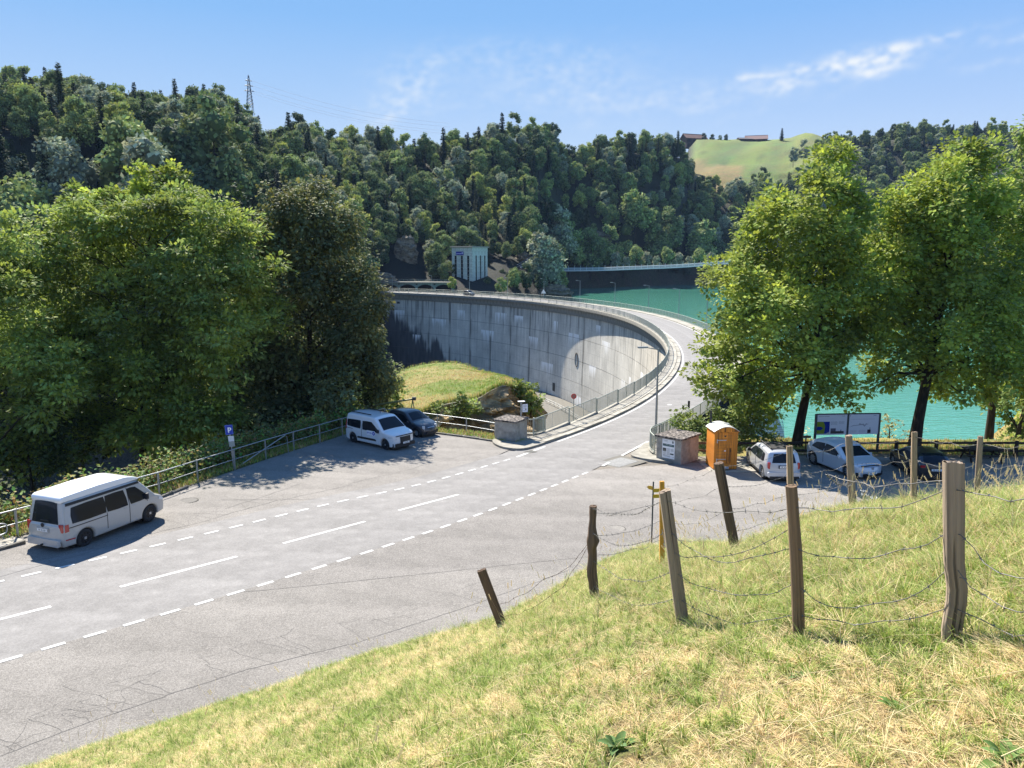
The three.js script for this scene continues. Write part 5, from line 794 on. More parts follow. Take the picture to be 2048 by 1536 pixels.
{ // silver SUV seen from behind
  const sil = paintMat(.50, .52, .55, { metalness: .3 });
  const v = car('suv', 'silver SUV with black roof rails seen from behind beside the orange toilet', { L: 4.32, W: 1.82, H: 1.63, belt: 1.0, tumble: .19, nose: .2, tailTaper: .1, bow: .16, R: .35, clear: .26, wheels: [-1.35, 1.32], at: seat([13.6, 39.2]), turn: turnOf(.03, 1), paint: sil,
    top: [[-2.08, .32], [-2.15, .55], [-2.1, 1.0], [-1.9, 1.5], [-1.7, 1.6], [-1.0, 1.63], [.1, 1.6], [.35, 1.53], [1.05, 1.08], [1.2, 1.03], [1.95, .9], [2.1, .74], [2.15, .5], [2.08, .28]],
    sides: [['rear_window', [[-1.62, 1.08], [-1.5, 1.42], [-1.15, 1.46], [-1.15, 1.04]], M.carGlass, .006, '', 2], ['side_window', [[-1.08, 1.03], [-1.08, 1.47], [-.3, 1.48], [-.28, 1.02]], M.carGlass, .006, '', 2], ['side_window', [[-.2, 1.02], [-.22, 1.48], [.22, 1.45], [.86, 1.04]], M.carGlass, .006, '', 2], ['sill', [[-.95, .3], [-.95, .42], [.95, .42], [.95, .3]], M.trim, .01, '', 0], ['door_seam', [[-.25, .45], [-.25, 1.02], [-.23, 1.02], [-.23, .45]], M.trim, .003, '', 0]],
    tops: [['windscreen', .38, 1.04, .66, .76, M.carGlass, .012], ['rear_window', -2.09, -1.9, .66, .6, M.carGlass, .012]],
    boxes: [['roof_rail', 1.9, .05, .05, -.6, 1.7, .66, M.trim], ['mirror', .14, .18, .16, .85, 1.1, .98, M.trim, .04], ['tail_light', .08, .34, .17, -2.07, .92, .78, M.tail, .05], ['rear_bumper', .14, .26, 1.66, -2.1, .46, 0, sil, .06], ['bumper_guard', .12, .12, 1.5, -2.12, .33, 0, M.trim, .03], ['plate_recess', .02, .16, .6, -2.15, .86, 0, M.trim]] });
  plate(v.t, v.D, 'FR 19 437', -2.175, .86, -1);
  obj('black_roof', bx(1.5, .012, 1.05, -.75, 1.642, 0), M.trim, v.t);
}
{ // pale electric SUV facing the camera
  const sil = paintMat(.58, .63, .69, { metalness: .2 });
  const v = car('electric_suv', 'pale silver-blue SUV facing the camera under the maples with dark windscreen', { L: 4.5, W: 1.86, H: 1.6, belt: .98, tumble: .22, nose: .24, tailTaper: .16, bow: .22, R: .36, clear: .2, wheels: [-1.4, 1.42], at: seat([17.75, 40.1]), turn: turnOf(.27, -.96), paint: sil,
    top: [[-2.15, .3], [-2.25, .6], [-2.2, 1.0], [-1.85, 1.3], [-1.2, 1.54], [-.4, 1.6], [.1, 1.56], [.4, 1.47], [1.15, 1.04], [1.32, .99], [1.95, .86], [2.18, .72], [2.25, .45], [2.15, .2]],
    sides: [['side_window', [[-1.5, 1.1], [-1.2, 1.38], [-.5, 1.45], [-.48, 1.02]], M.carGlass, .006, '', 2], ['side_window', [[-.42, 1.01], [-.44, 1.45], [.18, 1.42], [.9, 1.02]], M.carGlass, .006, '', 2], ['wheel_trim', [[-1.85, .35], [-1.75, .68], [-1.4, .82], [-1.05, .68], [-.95, .35], [-1.0, .35], [-1.1, .64], [-1.4, .77], [-1.7, .64], [-1.8, .35]], M.trim, .01, '', 0], ['head_light', [[1.8, .74], [1.85, .82], [2.14, .72], [2.14, .66]], M.headlight, .012, '', 1], ['door_seam', [[-.46, .4], [-.46, 1.0], [-.44, 1.0], [-.44, .4]], M.trim, .003, '', 0]],
    tops: [['windscreen', .42, 1.14, .68, .78, M.carGlass, .012], ['grille_panel', 2.14, 2.2, .62, .62, std([.30, .34, .40], { roughness: .4 }), .014]],
    boxes: [['mirror', .14, .16, .2, .86, 1.06, 1.0, sil, .05], ['lower_grille', .06, .14, 1.1, 2.19, .3, 0, M.trim, .03], ['light_bar', .04, .045, 1.3, 2.14, .79, 0, M.trim, .01], ['badge', .03, .12, .14, 2.22, .66, 0, M.alloy, .02], ['headlight', .08, .08, .26, 2.08, .74, .68, M.headlight, .03]] });
  plate(v.t, v.D, 'FR 24 188', 2.262, .42, 1);
}
{ // black car
  const blk = paintMat(.010, .011, .016);
  const v = car('black_car', 'black hatchback seen from behind in the shade of the right maple', { L: 4.3, W: 1.8, H: 1.46, belt: .94, tumble: .22, nose: .2, tailTaper: .14, bow: .18, R: .33, clear: .18, wheels: [-1.32, 1.3], at: seat([21.7, 39.9]), turn: turnOf(.10, .995), paint: blk,
    top: [[-2.06, .26], [-2.15, .5], [-2.1, .98], [-1.7, 1.3], [-1.3, 1.42], [-.6, 1.46], [.1, 1.42], [.9, .98], [1.1, .93], [1.9, .8], [2.08, .62], [2.15, .4], [2.06, .2]],
    sides: [['side_window', [[-1.45, 1.02], [-1.2, 1.28], [-.5, 1.33], [-.48, .98]], M.carGlass, .006, '', 2], ['side_window', [[-.42, .97], [-.44, 1.33], [.08, 1.3], [.72, .97]], M.carGlass, .006, '', 2], ['chrome_trim', [[-1.5, .98], [-1.5, 1.0], [.74, .955], [.74, .935]], M.alloy, .008, '', 0]],
    tops: [['windscreen', .12, .88, .64, .74, M.carGlass, .012], ['rear_window', -2.08, -1.4, .68, .6, M.carGlass, .012]],
    boxes: [['tail_light', .07, .12, .4, -2.1, .86, .62, M.tail, .03], ['mirror', .14, .14, .18, .7, 1.02, .96, blk, .04], ['rear_bumper', .1, .2, 1.5, -2.12, .36, 0, M.trim, .04], ['badge', .02, .09, .09, -2.17, .92, 0, M.alloy, .01]] });
  plate(v.t, v.D, 'FR 27 561', -2.175, .7, -1);
}
{ // dark car driving over the dam
  const a = arcAt(4.2, 938), p = arc(4.2, a), q = arc(4.2, a - .5), d = q.clone().sub(p).normalize();
  car('driving_suv', 'small dark grey SUV driving along the dam crest below the intake tower', { L: 4.5, W: 1.85, H: 1.65, belt: 1.0, tumble: .2, R: .35, clear: .24, wheels: [-1.38, 1.38], at: p, turn: Math.atan2(-d.z, d.x), paint: paintMat(.06, .065, .075),
    top: [[-2.15, .3], [-2.22, .6], [-2.15, 1.05], [-1.85, 1.5], [-1.5, 1.62], [-.4, 1.65], [.2, 1.58], [1.0, 1.06], [1.2, 1.0], [2.0, .88], [2.2, .6], [2.15, .26]],
    sides: [['side_window', [[-1.7, 1.08], [-1.5, 1.45], [.1, 1.48], [.82, 1.04]], M.carGlass, .006, '', 2]], tops: [['windscreen', .24, .98, .66, .76, M.carGlass, .012], ['rear_window', -2.14, -1.88, .66, .6, M.carGlass, .012]], boxes: [['headlight', .08, .14, .3, 2.1, .78, .66, M.headlight, .03]] });
}

// ================================================================ THINGS ROUND THE ROAD
M.galv = std([.36, .38, .39], { metalness: .6, roughness: .45 });
M.orange = std([.88, .34, .035], { map: rep(T.wood, .35, .5), roughness: .7 });
M.brown = std([.2, .135, .085], { map: T.wood, roughness: .85 });
M.darkTimber = std([.05, .034, .024], { map: T.wood, roughness: .85 });
M.bin = std([.62, .085, .02], { roughness: .45 });
M.signWhite = std([.72, .73, .74], { roughness: .45 });
{ // railing of the left lot: posts, top rail and middle rail
  const r = thing('railing', 'grey two-rail steel railing along the back of the left parking lot', 'railing');
  const P = [[-230, 1150], [-100, 1112], [36, 1074], [150, 1041], [238, 1015], [319, 991], [396, 964], [470, 939], [532, 918], [588, 900], [640, 884], [685, 870], [728, 858], [770, 847]].map(([x, y]) => onRoad(x, y)), up = (p, h) => p.clone().setY(p.y + h);
  for (const p of P) obj('post', bx(.06, 1.12, .06, 0, .5, 0), M.galv, r).position.copy(p);
  for (let i = 0; i < P.length - 1; i++) { if (i === 2) { obj('top_rail', bar(up(P[2], 1.03), up(P[2].clone().lerp(P[3], .25), 1.03), .026), M.galv, r); obj('middle_rail', bar(up(P[2], .52), up(P[2].clone().lerp(P[3], .25), .52), .02), M.galv, r); obj('end_rail', bar(up(P[2].clone().lerp(P[3], .25), .52), up(P[2].clone().lerp(P[3], .25), 1.03), .024), M.galv, r); continue; } obj('top_rail', bar(up(P[i], 1.03), up(P[i + 1], 1.03), .026, .026, 8), M.galv, r); obj('middle_rail', bar(up(P[i], .52), up(P[i + 1], .52), .02, .02, 8), M.galv, r); }
  const lp = onRoad(-30, 1098), lq = onRoad(16, 1086), loop = thing('railing', 'short grey looped handrail end at the left edge of the view', 'railing', [0, 0, 0]); obj('loop', tube([up(lp, .75), up(lq.clone().lerp(lp, .2), .75), up(lq, .68), up(lq, .42), up(lq.clone().lerp(lp, .2), .36), up(lp, .36)], .025, 6, 30), M.galv, loop); obj('post', bar(up(lp, 0), up(lp, .75), .025), M.galv, loop);
  const r2 = thing('railing', 'two-rail steel railing below the sandstone face, ending at the left hut', 'railing');
  const Q = [[770, 847], [822, 852], [875, 859], [933, 867], [990, 877]].map(([x, y]) => onRoad(x, y));
  for (const p of Q.slice(1)) obj('post', bx(.06, 1.05, .06, 0, .47, 0), M.galv, r2).position.copy(p);
  for (let i = 0; i < Q.length - 1; i++) { obj('top_rail', bar(up(Q[i], .97), up(Q[i + 1], .97), .026, .026, 8), M.galv, r2); obj('middle_rail', bar(up(Q[i], .5), up(Q[i + 1], .5), .02, .02, 8), M.galv, r2); }
  const brace = thing('brace', 'slanting grey steel pole leaning on the railing right of the parking sign', 'pole'); const b0 = onRoad(475, 934), b1 = up(onRoad(572, 904), .95); obj('pole', bar(b0, b1, .03), M.galv, brace); obj('support', bar(onRoad(577, 905), up(onRoad(575, 906), .95), .02), M.galv, brace);
  // kerbs of the lot
  const k = thing('kerb', '', ''); k.userData = { kind: 'structure', label: 'low kerb stones along the back of the lot' };
  for (const [A, B] of [[[-100, 1128], [52, 1086]], [[308, 1001], [376, 975]], [[862, 866], [925, 874]], [[925, 874], [992, 884]]]) { const a = onRoad(...A), b = onRoad(...B), n = Math.max(1, Math.round(a.distanceTo(b) / 1)); for (let i = 0; i < n; i++) { const p = a.clone().lerp(b, i / n), q = a.clone().lerp(b, (i + .97) / n), m = obj('kerb_stone', bx(p.distanceTo(q), .16, .14, 0, .02, 0, .015), M.concreteDark, k); m.position.copy(p.clone().lerp(q, .5)); m.rotation.y = Math.atan2(-(q.z - p.z), q.x - p.x); } }
  const walk = thing('footpath', '', ''); walk.userData = { kind: 'structure', label: 'narrow pale footpath left of the camper van' }; const wa = onRoad(-260, 1172), wb = onRoad(52, 1084), wn = V(-(wb.z - wa.z), 0, wb.x - wa.x).normalize().multiplyScalar(-1.15); if (wn.x > 0) wn.negate(); for (let i = 0; i < 10; i++) obj('slab', grid(1, 1, (u, v) => drape(wa.clone().lerp(wb, (i + .02 + u * .96) / 10).addScaledVector(wn, v), .07)), M.concretePale, walk);
}
function box4(a, b, depth, h, y0) { return { a, b, d: depth, h, y0 }; }
function hut(label, A, B, depth, h, extra) { // A, B: left and right foot of the front; stone box with an overhanging lichen-covered lid
  const a = onRoad(...A), b = onRoad(...B), w = a.distanceTo(b), yaw = Math.atan2(-(b.z - a.z), b.x - a.x), t = thing('concrete_hut', label, 'hut', [a.x, Math.min(a.y, b.y) - .05, a.z], yaw);
  obj('wall', bx(w, h, depth, w / 2, h / 2, -depth / 2, .02), M.hut, t); const lid = bx(w + .2, .1, depth + .2, w / 2, h + .05, -depth / 2, .012); lid.rotateX(0); obj('lid', lid, M.lid, t); extra?.(t, w, h, depth); return t;
}
M.hut = std([.58, .56, .52], { map: rep(T.concrete, .7), roughness: .95, bumpMap: T.grit, bumpScale: .01 }); M.lid = std([.46, .43, .41], { map: rep(T.lichen, 1), roughness: 1, bumpMap: T.grit, bumpScale: .01 });
const lines = (c, x, y, w, n, s, col = '#555') => { c.fillStyle = col; const r = rngOf(x * 7 + y); for (let i = 0; i < n; i++) { let q = x; while (q < x + w - 12) { const l = 6 + r() * 22; c.fillRect(q, y + i * s, Math.min(l, x + w - q), s * .38); q += l + 5; } } };
hut('small concrete hut left of the dam road, beside the orange bin', [990, 881], [1031, 887], 1.45, 1.3);
hut('small concrete hut right of the dam road with a white info poster on its front', [1312, 920], [1361, 930], 1.9, 1.4, (t, w, h) => {
  const tx = canvasTex(512, 700, (c, W, H) => { c.fillStyle = '#e6e8e8'; c.fillRect(0, 0, W, H); c.fillStyle = '#3a3f44'; c.font = 'bold 34px sans-serif'; c.fillText('Bienvenue', 40, 60); c.font = '26px sans-serif'; c.fillText('Lac de la Gruy\u00e8re', 40, 100); c.fillStyle = '#3c4a50'; c.fillRect(400, 40, 66, 80); c.fillStyle = '#e6e8e8'; c.fillRect(418, 56, 30, 20); c.fillStyle = '#3c5a5c'; c.fillRect(22, 170, 468, 86); c.fillStyle = '#c4d4d2'; c.fillRect(150, 196, 90, 12); c.fillRect(280, 196, 120, 12); c.fillStyle = '#4a4a46'; c.fillRect(26, 330, 140, 128); c.fillStyle = '#8a867c'; c.beginPath(); c.moveTo(30, 440); c.quadraticCurveTo(90, 370, 160, 440); c.fill(); lines(c, 26, 480, 140, 8, 16); lines(c, 190, 330, 140, 16, 16); lines(c, 350, 330, 130, 6, 16); c.strokeStyle = '#7c8c98'; c.lineWidth = 3; c.beginPath(); c.moveTo(360, 440); c.lineTo(400, 480); c.lineTo(450, 420); c.lineTo(420, 400); c.closePath(); c.stroke(); c.fillStyle = '#2f3c40'; c.fillRect(334, 500, 146, 50); c.fillRect(456, 620, 18, 30); lines(c, 40, 600, 300, 3, 18); });
  const p = obj('poster', bx(.78, 1.06, .015, w * .50, h * .58, .012), M.signWhite, t); const f = obj('print', new THREE.PlaneGeometry(.77, 1.05), std(0xffffff, { map: tx, roughness: .5 }), p); f.position.set(w * .50, h * .58, .022);
});
{ // pole with notice and orange bin beside the left hut
  const p = at(1042, 874, 46.4); p.y = roadY(p.x, p.z); const t = thing('notice_post', 'grey post with a white notice and small roof beside the left hut', 'sign post', [p.x, p.y, p.z], .25);
  obj('post', bar(V(0, 0, 0), V(0, 2.25, 0), .05, .05, 8), M.galv, t); obj('notice', bx(.34, .5, .02, .24, 1.9, .05, .006), M.signWhite, t);
  const tx = canvasTex(128, 192, (c, W, H) => { c.fillStyle = '#e9eaee'; c.fillRect(0, 0, W, H); lines(c, 16, 24, 90, 4, 12); lines(c, 16, 86, 90, 2, 12); c.fillStyle = '#555'; c.fillRect(64, 110, 34, 26); lines(c, 16, 150, 90, 2, 10); }); const f = obj('print', new THREE.PlaneGeometry(.33, .49), std(0xffffff, { map: tx, roughness: .5 }), t); f.position.set(.24, 1.9, .0615);
  obj('roof', bx(.42, .03, .3, .02, 2.32, 0, .008), M.signWhite, t);
  const b = thing('litter_bin', 'small orange-red litter bin hung on the notice post by the left hut', 'bin', [p.x + .2, p.y + .72, p.z + .14]); const g = new THREE.LatheGeometry([[0, 0], [.10, .0], [.115, .03], [.14, .5], [.15, .52], [.135, .53]].map(([x, y]) => new THREE.Vector2(x, y)), 18); obj('drum', g, M.bin, b); obj('lid', bx(.3, .03, .26, 0, .58, 0, .01), M.bin, b); obj('bracket', bx(.03, .3, .03, -.14, .3, -.06), M.galv, b);
}
{ // curved railings beside the huts
  const mk = (label, pts, h, extra) => { const r = thing('railing', label, 'railing'), P = new THREE.CatmullRomCurve3(pts.map(([x, y]) => onRoad(x, y)).map((p) => p.setY(p.y + .15)), false, 'centripetal'), n = Math.max(6, Math.round(P.getLength() / .13)), at2 = (u, y) => P.getPointAt(u).setY(P.getPointAt(u).y + y); obj('top_rail', tube([0, .25, .5, .75, 1].map((u) => at2(u, h)), .028, 6, 20), M.rail, r); obj('bottom_rail', tube([0, .25, .5, .75, 1].map((u) => at2(u, .14)), .022, 6, 20), M.rail, r); const g = new THREE.CylinderGeometry(.012, .012, h - .14, 5); g.translate(0, (h + .14) / 2, 0); for (let i = 0; i <= n; i++) obj(i % 12 === 0 || i === n ? 'post' : 'bar', i % 12 === 0 || i === n ? bx(.06, h, .06, 0, h / 2, 0) : g, M.rail, r).position.copy(P.getPointAt(i / n)); const q = thing('', '', ''); scene.remove(q); obj('plinth', merge([grid(16, 1, (u, v) => at2(u, lerp(-.3, .08, v))), grid(16, 1, (u, v) => { const p = at2(u, .08), t = P.getTangentAt(u); return V(p.x + t.z * .12 * v, p.y, p.z - t.x * .12 * v); })]), M.concrete, r); return r; };
  mk('short curved railing joining the left hut to the long dam railing', [[1049, 874], [1062, 875], [1078, 873], [1090, 869]], 1.0);
  mk('curved barred railing around the lamp post beside the right hut', [[1308, 913], [1301, 906], [1300, 898], [1306, 891], [1318, 886]], 1.05);
  mk('barred railing section between the right hut and the bush', [[1318, 886], [1342, 872], [1362, 858]], 1.05);
}
{ // round red sign behind the near end of the dam railing
  const p = at(1147, 832, 52.5), t = thing('round_sign', 'round red road sign on a thin pole behind the dam railing', 'road sign', [p.x, p.y - .6, p.z]); obj('pole', bar(V(0, -.6, 0), V(0, 2.1, 0), .03), M.galv, t); const g = new THREE.CylinderGeometry(.19, .19, .02, 24); g.rotateX(Math.PI / 2); g.translate(0, 2.0, .04); obj('plate', g, std([.5, .06, .05], { roughness: .5 }), t); const g2 = new THREE.CylinderGeometry(.1, .1, .02, 24); g2.rotateX(Math.PI / 2); g2.translate(0, 2.0, .046); obj('centre', g2, std([.30, .13, .11], { roughness: .5 }), t);
}
{ // black topped delineator post
  const p = at(1377, 828, 55); const t = thing('delineator_post', 'slim black-topped marker post at the right edge of the dam road', 'marker post', [p.x, p.y, p.z]); obj('shaft', bar(V(0, 0, 0), V(0, .45, 0), .035), M.signWhite, t); obj('head', bx(.16, .55, .1, 0, .7, 0, .04), M.trim, t);
}
{ // orange wooden toilet with arched roof
  const a = onRoad(1427, 941), b = onRoad(1469, 936.5), dir = b.clone().sub(a).setY(0), w = 1.22, yaw = .06, t = thing('portable_toilet', 'orange wooden toilet cabin with arched white roof and strap hinges', 'toilet', [a.x, a.y + .08, a.z], yaw), d = 1.3, h = 2.0;
  const wall = (nm, n, ww, f) => { for (let i = 0; i < n; i++) { const g = bx(ww / n - .006, h, .03, 0, h / 2, 0, .004), o = obj(nm, g, M.orange, t); f(o, (i + .5) / n); } };
  wall('board', 7, d, (o, u) => { o.position.set(0, 0, -d * u); o.rotation.y = -Math.PI / 2; }); wall('board', 7, d, (o, u) => { o.position.set(w, 0, -d * u); o.rotation.y = Math.PI / 2; }); wall('board', 6, w, (o, u) => o.position.set(w * u, 0, -d));
  obj('front_frame', merge([bx(.12, h, .04, .06, h / 2, 0), bx(.30, h, .04, w - .15, h / 2, 0), bx(w - .42, .28, .04, .12 + (w - .42) / 2, .14, 0), bx(.30, .015, .05, w - .15, .75, 0)]), M.orange, t);
  const door = obj('door', bx(.78, 1.66, .035, .52, 1.12, .004, .006), M.orange, t);
  for (let i = 1; i < 10; i++) obj('groove', bx(.78, .008, .006, .52, .3 + i * .165, .0235), M.brown, door);
  for (const y of [1.55, .52]) { obj('hinge', bx(.46, .045, .02, .38, y, .032, .004), M.alloy, door); obj('hinge_plate', bx(.05, .2, .02, .13, y - .05, .032, .004), M.alloy, door); }
  const hs = new THREE.Shape(); hs.moveTo(0, -.05); hs.bezierCurveTo(-.09, .02, -.05, .08, 0, .035); hs.bezierCurveTo(.05, .08, .09, .02, 0, -.05); const hg = new THREE.ExtrudeGeometry(hs, { depth: .006, bevelEnabled: false }); hg.translate(.55, 1.76, .022); obj('heart_cutout', hg, M.trim, door);
  obj('notice', bx(.09, .06, .006, .56, .98, .026), M.signWhite, door); obj('handle', bx(.03, .14, .04, .86, .98, .04, .01), M.trim, door); obj('step', bx(.4, .12, .2, .55, .08, .1, .02), M.alloy, t);
  const rs = new THREE.Shape(); rs.moveTo(-.05, h); rs.quadraticCurveTo(w / 2, h + .52, w + .05, h); rs.lineTo(w + .05, h - .03); rs.lineTo(-.05, h - .03); rs.closePath(); const rg = new THREE.ExtrudeGeometry(rs, { depth: d + .16, bevelEnabled: false, curveSegments: 20 }); rg.translate(0, 0, -d - .08); obj('roof', rg, M.orange, t);
  const ws = new THREE.Shape(); ws.moveTo(-.07, h + .02); ws.quadraticCurveTo(w / 2, h + .56, w + .07, h + .02); ws.lineTo(w + .07, h); ws.quadraticCurveTo(w / 2, h + .525, -.07, h); ws.closePath(); const wg = new THREE.ExtrudeGeometry(ws, { depth: d + .2, bevelEnabled: false, curveSegments: 20 }); wg.translate(0, 0, -d - .1); obj('roof_sheet', wg, std([.66, .66, .62], { roughness: .35, metalness: .25 }), t);
  obj('vent_pipe', bar(V(.2, 1.4, -d - .1), V(.2, 2.85, -d - .1), .055, .055, 10), M.trim, t); obj('skid', bx(w, .1, d, w / 2, -.03, -d / 2), M.brown, t); obj('roof_hatch', bx(.3, .05, .3, w * .66, h + .27, -d * .55), M.galv, t);
  const base = struct('concrete_base', bx(2.5, .14, 2.2, .95, -.06, -.75, .02), M.concretePale, 'pale concrete slab under the orange toilet'); base.position.copy(t.position); base.position.y -= .06; base.rotation.y = yaw;
}
{ // timber fence between car park and lake, one thing with its posts and rails
  const f = thing('wooden_fence', 'dark two-rail timber fence between the car park and the lake', 'fence'), P = [1548, 1630, 1711, 1791, 1871, 1951, 2031, 2112, 2200, 2290].map((x) => onRoad(x, 912.5)), up = (p, h) => p.clone().setY(p.y + h);
  for (const p of P) obj('post', bx(.17, 1.0, .17, 0, .42, 0, .02), M.darkTimber, f).position.copy(p);
  for (let i = 0; i < P.length - 1; i++) for (const y of [.82, .36]) { const a = up(P[i], y), b = up(P[i + 1], y), m = obj('rail', bx(a.distanceTo(b) - .02, .13, .09, 0, 0, 0, .015), M.darkTimber, f); m.position.copy(a.clone().lerp(b, .5)); m.position.z += .1; m.rotation.y = Math.atan2(-(b.z - a.z), b.x - a.x); }
  const e = obj('rail', bx(2.2, .12, .09, 0, 0, 0, .015), M.darkTimber, f); e.position.copy(up(P[0], .80)).add(V(-1.0, 0, .1));
  const g = thing('wooden_fence', 'short brown two-rail timber fence between the right hut and the toilet', 'fence'), A = onRoad(1382, 913), B = onRoad(1420, 916); for (const p of [A, B]) obj('post', bx(.12, .98, .12, 0, .42, 0, .015), M.brown, g).position.copy(p); for (const y of [.85, .42]) { const m = obj('rail', bx(A.distanceTo(B) + .3, .13, .06, 0, 0, 0, .012), M.brown, g); m.position.copy(up(A.clone().lerp(B, .5), y)); m.position.z += .08; m.rotation.y = Math.atan2(-(B.z - A.z), B.x - A.x); }
}
{ // information boards
  const a = onRoad(1633, 910), b = onRoad(1760, 910); a.z -= .4; b.z -= .4; const w = a.distanceTo(b), t = thing('info_board', 'large double information board on dark posts behind the parked cars', 'information board', [a.x, a.y, a.z], Math.atan2(-(b.z - a.z), b.x - a.x));
  for (const x of [0, w / 2, w]) obj('post', bx(.12, 2.36, .12, x, 1.16, 0, .012), M.darkSteel, t); obj('top_bar', bx(w, .06, .1, w / 2, 2.33, 0), M.darkSteel, t);
  const L = canvasTex(800, 560, (c, W, H) => { c.fillStyle = '#cfc9c8'; c.fillRect(0, 0, W, H); c.fillStyle = '#77832c'; c.fillRect(0, 190, 340, 340); c.fillStyle = '#22307c'; c.beginPath(); c.moveTo(160, 190); c.quadraticCurveTo(260, 300, 190, 530); c.lineTo(340, 530); c.lineTo(340, 190); c.fill(); c.beginPath(); c.moveTo(0, 330); c.lineTo(110, 330); c.lineTo(170, 380); c.lineTo(100, 430); c.lineTo(0, 420); c.fill(); c.fillStyle = '#b9b39a'; c.beginPath(); c.moveTo(240, 530); c.lineTo(330, 480); c.lineTo(330, 530); c.fill(); lines(c, 370, 190, 180, 5, 20, '#8a8585'); lines(c, 580, 190, 160, 4, 20, '#8a8585'); c.fillStyle = '#5b5660'; c.fillRect(370, 380, 140, 80); c.fillStyle = '#4c4440'; c.fillRect(370, 460, 360, 70); c.fillStyle = '#3c3c40'; c.fillRect(640, 420, 20, 60); c.fillStyle = '#444'; c.font = 'bold 22px sans-serif'; c.fillText('groupe e', 660, 44); lines(c, 30, 40, 300, 1, 26, '#555'); });
  const R = canvasTex(800, 560, (c, W, H) => { c.fillStyle = '#d2cccb'; c.fillRect(0, 0, W, H); c.fillStyle = '#33333a'; c.fillRect(16, 26, 22, 22); c.font = 'bold 22px sans-serif'; c.fillText('groupe e', 650, 44); lines(c, 60, 130, 640, 1, 20, '#a09a9a'); c.beginPath(); c.moveTo(10, 360); c.lineTo(120, 300); c.lineTo(260, 290); c.lineTo(290, 240); c.lineTo(330, 270); c.lineTo(400, 260); c.lineTo(430, 300); c.lineTo(460, 250); c.lineTo(530, 280); c.lineTo(470, 290); c.lineTo(430, 350); c.lineTo(370, 300); c.lineTo(250, 310); c.lineTo(130, 320); c.closePath(); c.fill(); for (const [x, y] of [[60, 210], [180, 230], [340, 220], [420, 210], [520, 240]]) c.fillRect(x, y, 14, 8); lines(c, 40, 440, 180, 4, 18, '#aaa4a4'); lines(c, 280, 440, 180, 4, 18, '#aaa4a4'); c.fillStyle = '#3d3238'; c.fillRect(510, 430, 90, 100); c.fillRect(570, 370, 14, 60); });
  [[L, .06], [R, w / 2 + .06]].forEach(([m, x]) => { const pw = w / 2 - .12, p = obj('panel', bx(pw, 1.2, .04, x + pw / 2, 1.70, .02, .006), M.signWhite, t), f = obj('print', new THREE.PlaneGeometry(pw - .01, 1.19), new THREE.MeshPhysicalMaterial({ color: 0xffffff, map: m, roughness: .95, specularIntensity: .15 }), p); f.position.set(x + pw / 2, 1.70, .046); });
}
{ // little wooden arrow sign, picnic table, warning board on the left
  const p = onRoad(1614, 911), t = thing('arrow_sign', 'small brown wooden arrow sign on a post behind the silver SUV', 'sign', [p.x, p.y, p.z - .3]); obj('post', bx(.06, 1.1, .06, 0, .55, 0), M.brown, t); const s = new THREE.Shape(); s.moveTo(.26, -.07); s.lineTo(.26, .07); s.lineTo(-.2, .07); s.lineTo(-.28, 0); s.lineTo(-.2, -.07); s.closePath(); const g = new THREE.ExtrudeGeometry(s, { depth: .03, bevelEnabled: false }); g.translate(0, 1.05, .035); obj('arrow_board', g, M.brown, t);
  const q = onRoad(1962, 921), b = thing('picnic_table', 'dark wooden picnic table by the fence at the far right', 'table', [q.x, q.y, q.z], -.12);
  for (let i = 0; i < 4; i++) obj('table_board', bx(2.2, .05, .17, 0, .74, -.28 + i * .185, .008), M.darkTimber, b); for (const z of [-.72, .72]) for (let i = 0; i < 2; i++) obj('bench_board', bx(2.2, .05, .14, 0, .44, z + (i - .5) * .15, .008), M.darkTimber, b);
  for (const x of [-.8, .8]) for (const k of [-1, 1]) obj('leg', bar(V(x, 0, k * .7), V(x, .72, k * .15), .055, .055, 4), M.darkTimber, b); for (const x of [-.8, .8]) obj('crossbar', bx(.08, .08, 1.7, x, .38, 0), M.darkTimber, b);
}
{ // parking sign
  const p = onRoad(469, 938), t = thing('parking_sign', 'blue parking sign with white plates on a leaning post', 'parking sign', [p.x, p.y, p.z], .18); t.rotation.z = .07;
  obj('post', bar(V(0, 0, 0), V(0, 2.24, 0), .032, .032, 8), M.galv, t); obj('base_post', bx(.1, 1.0, .1, 0, .5, -.02, .01), M.galv, t);
  const tx = canvasTex(128, 170, (c, w, h) => { c.fillStyle = '#1b3fae'; c.fillRect(0, 0, w, h); c.strokeStyle = '#8fa8e8'; c.lineWidth = 3; c.strokeRect(4, 4, w - 8, h - 8); c.fillStyle = '#fff'; c.font = 'bold 130px sans-serif'; c.textAlign = 'center'; c.textBaseline = 'middle'; c.fillText('P', w / 2 + 6, h / 2 + 4); });
  obj('sign_plate', bx(.37, .49, .02, 0, 2.02, .04, .006), std([.02, .06, .36], { roughness: .45 }), t); const f = obj('letter', new THREE.PlaneGeometry(.36, .48), std(0xffffff, { map: tx, roughness: .45 }), t); f.position.set(0, 2.02, .0515);
  obj('white_plate', bx(.27, .28, .015, .04, 1.56, .04, .004), M.signWhite, t); obj('grey_plate', bx(.27, .25, .015, .04, 1.28, .04, .004), std([.34, .37, .34], { roughness: .5 }), t);
}
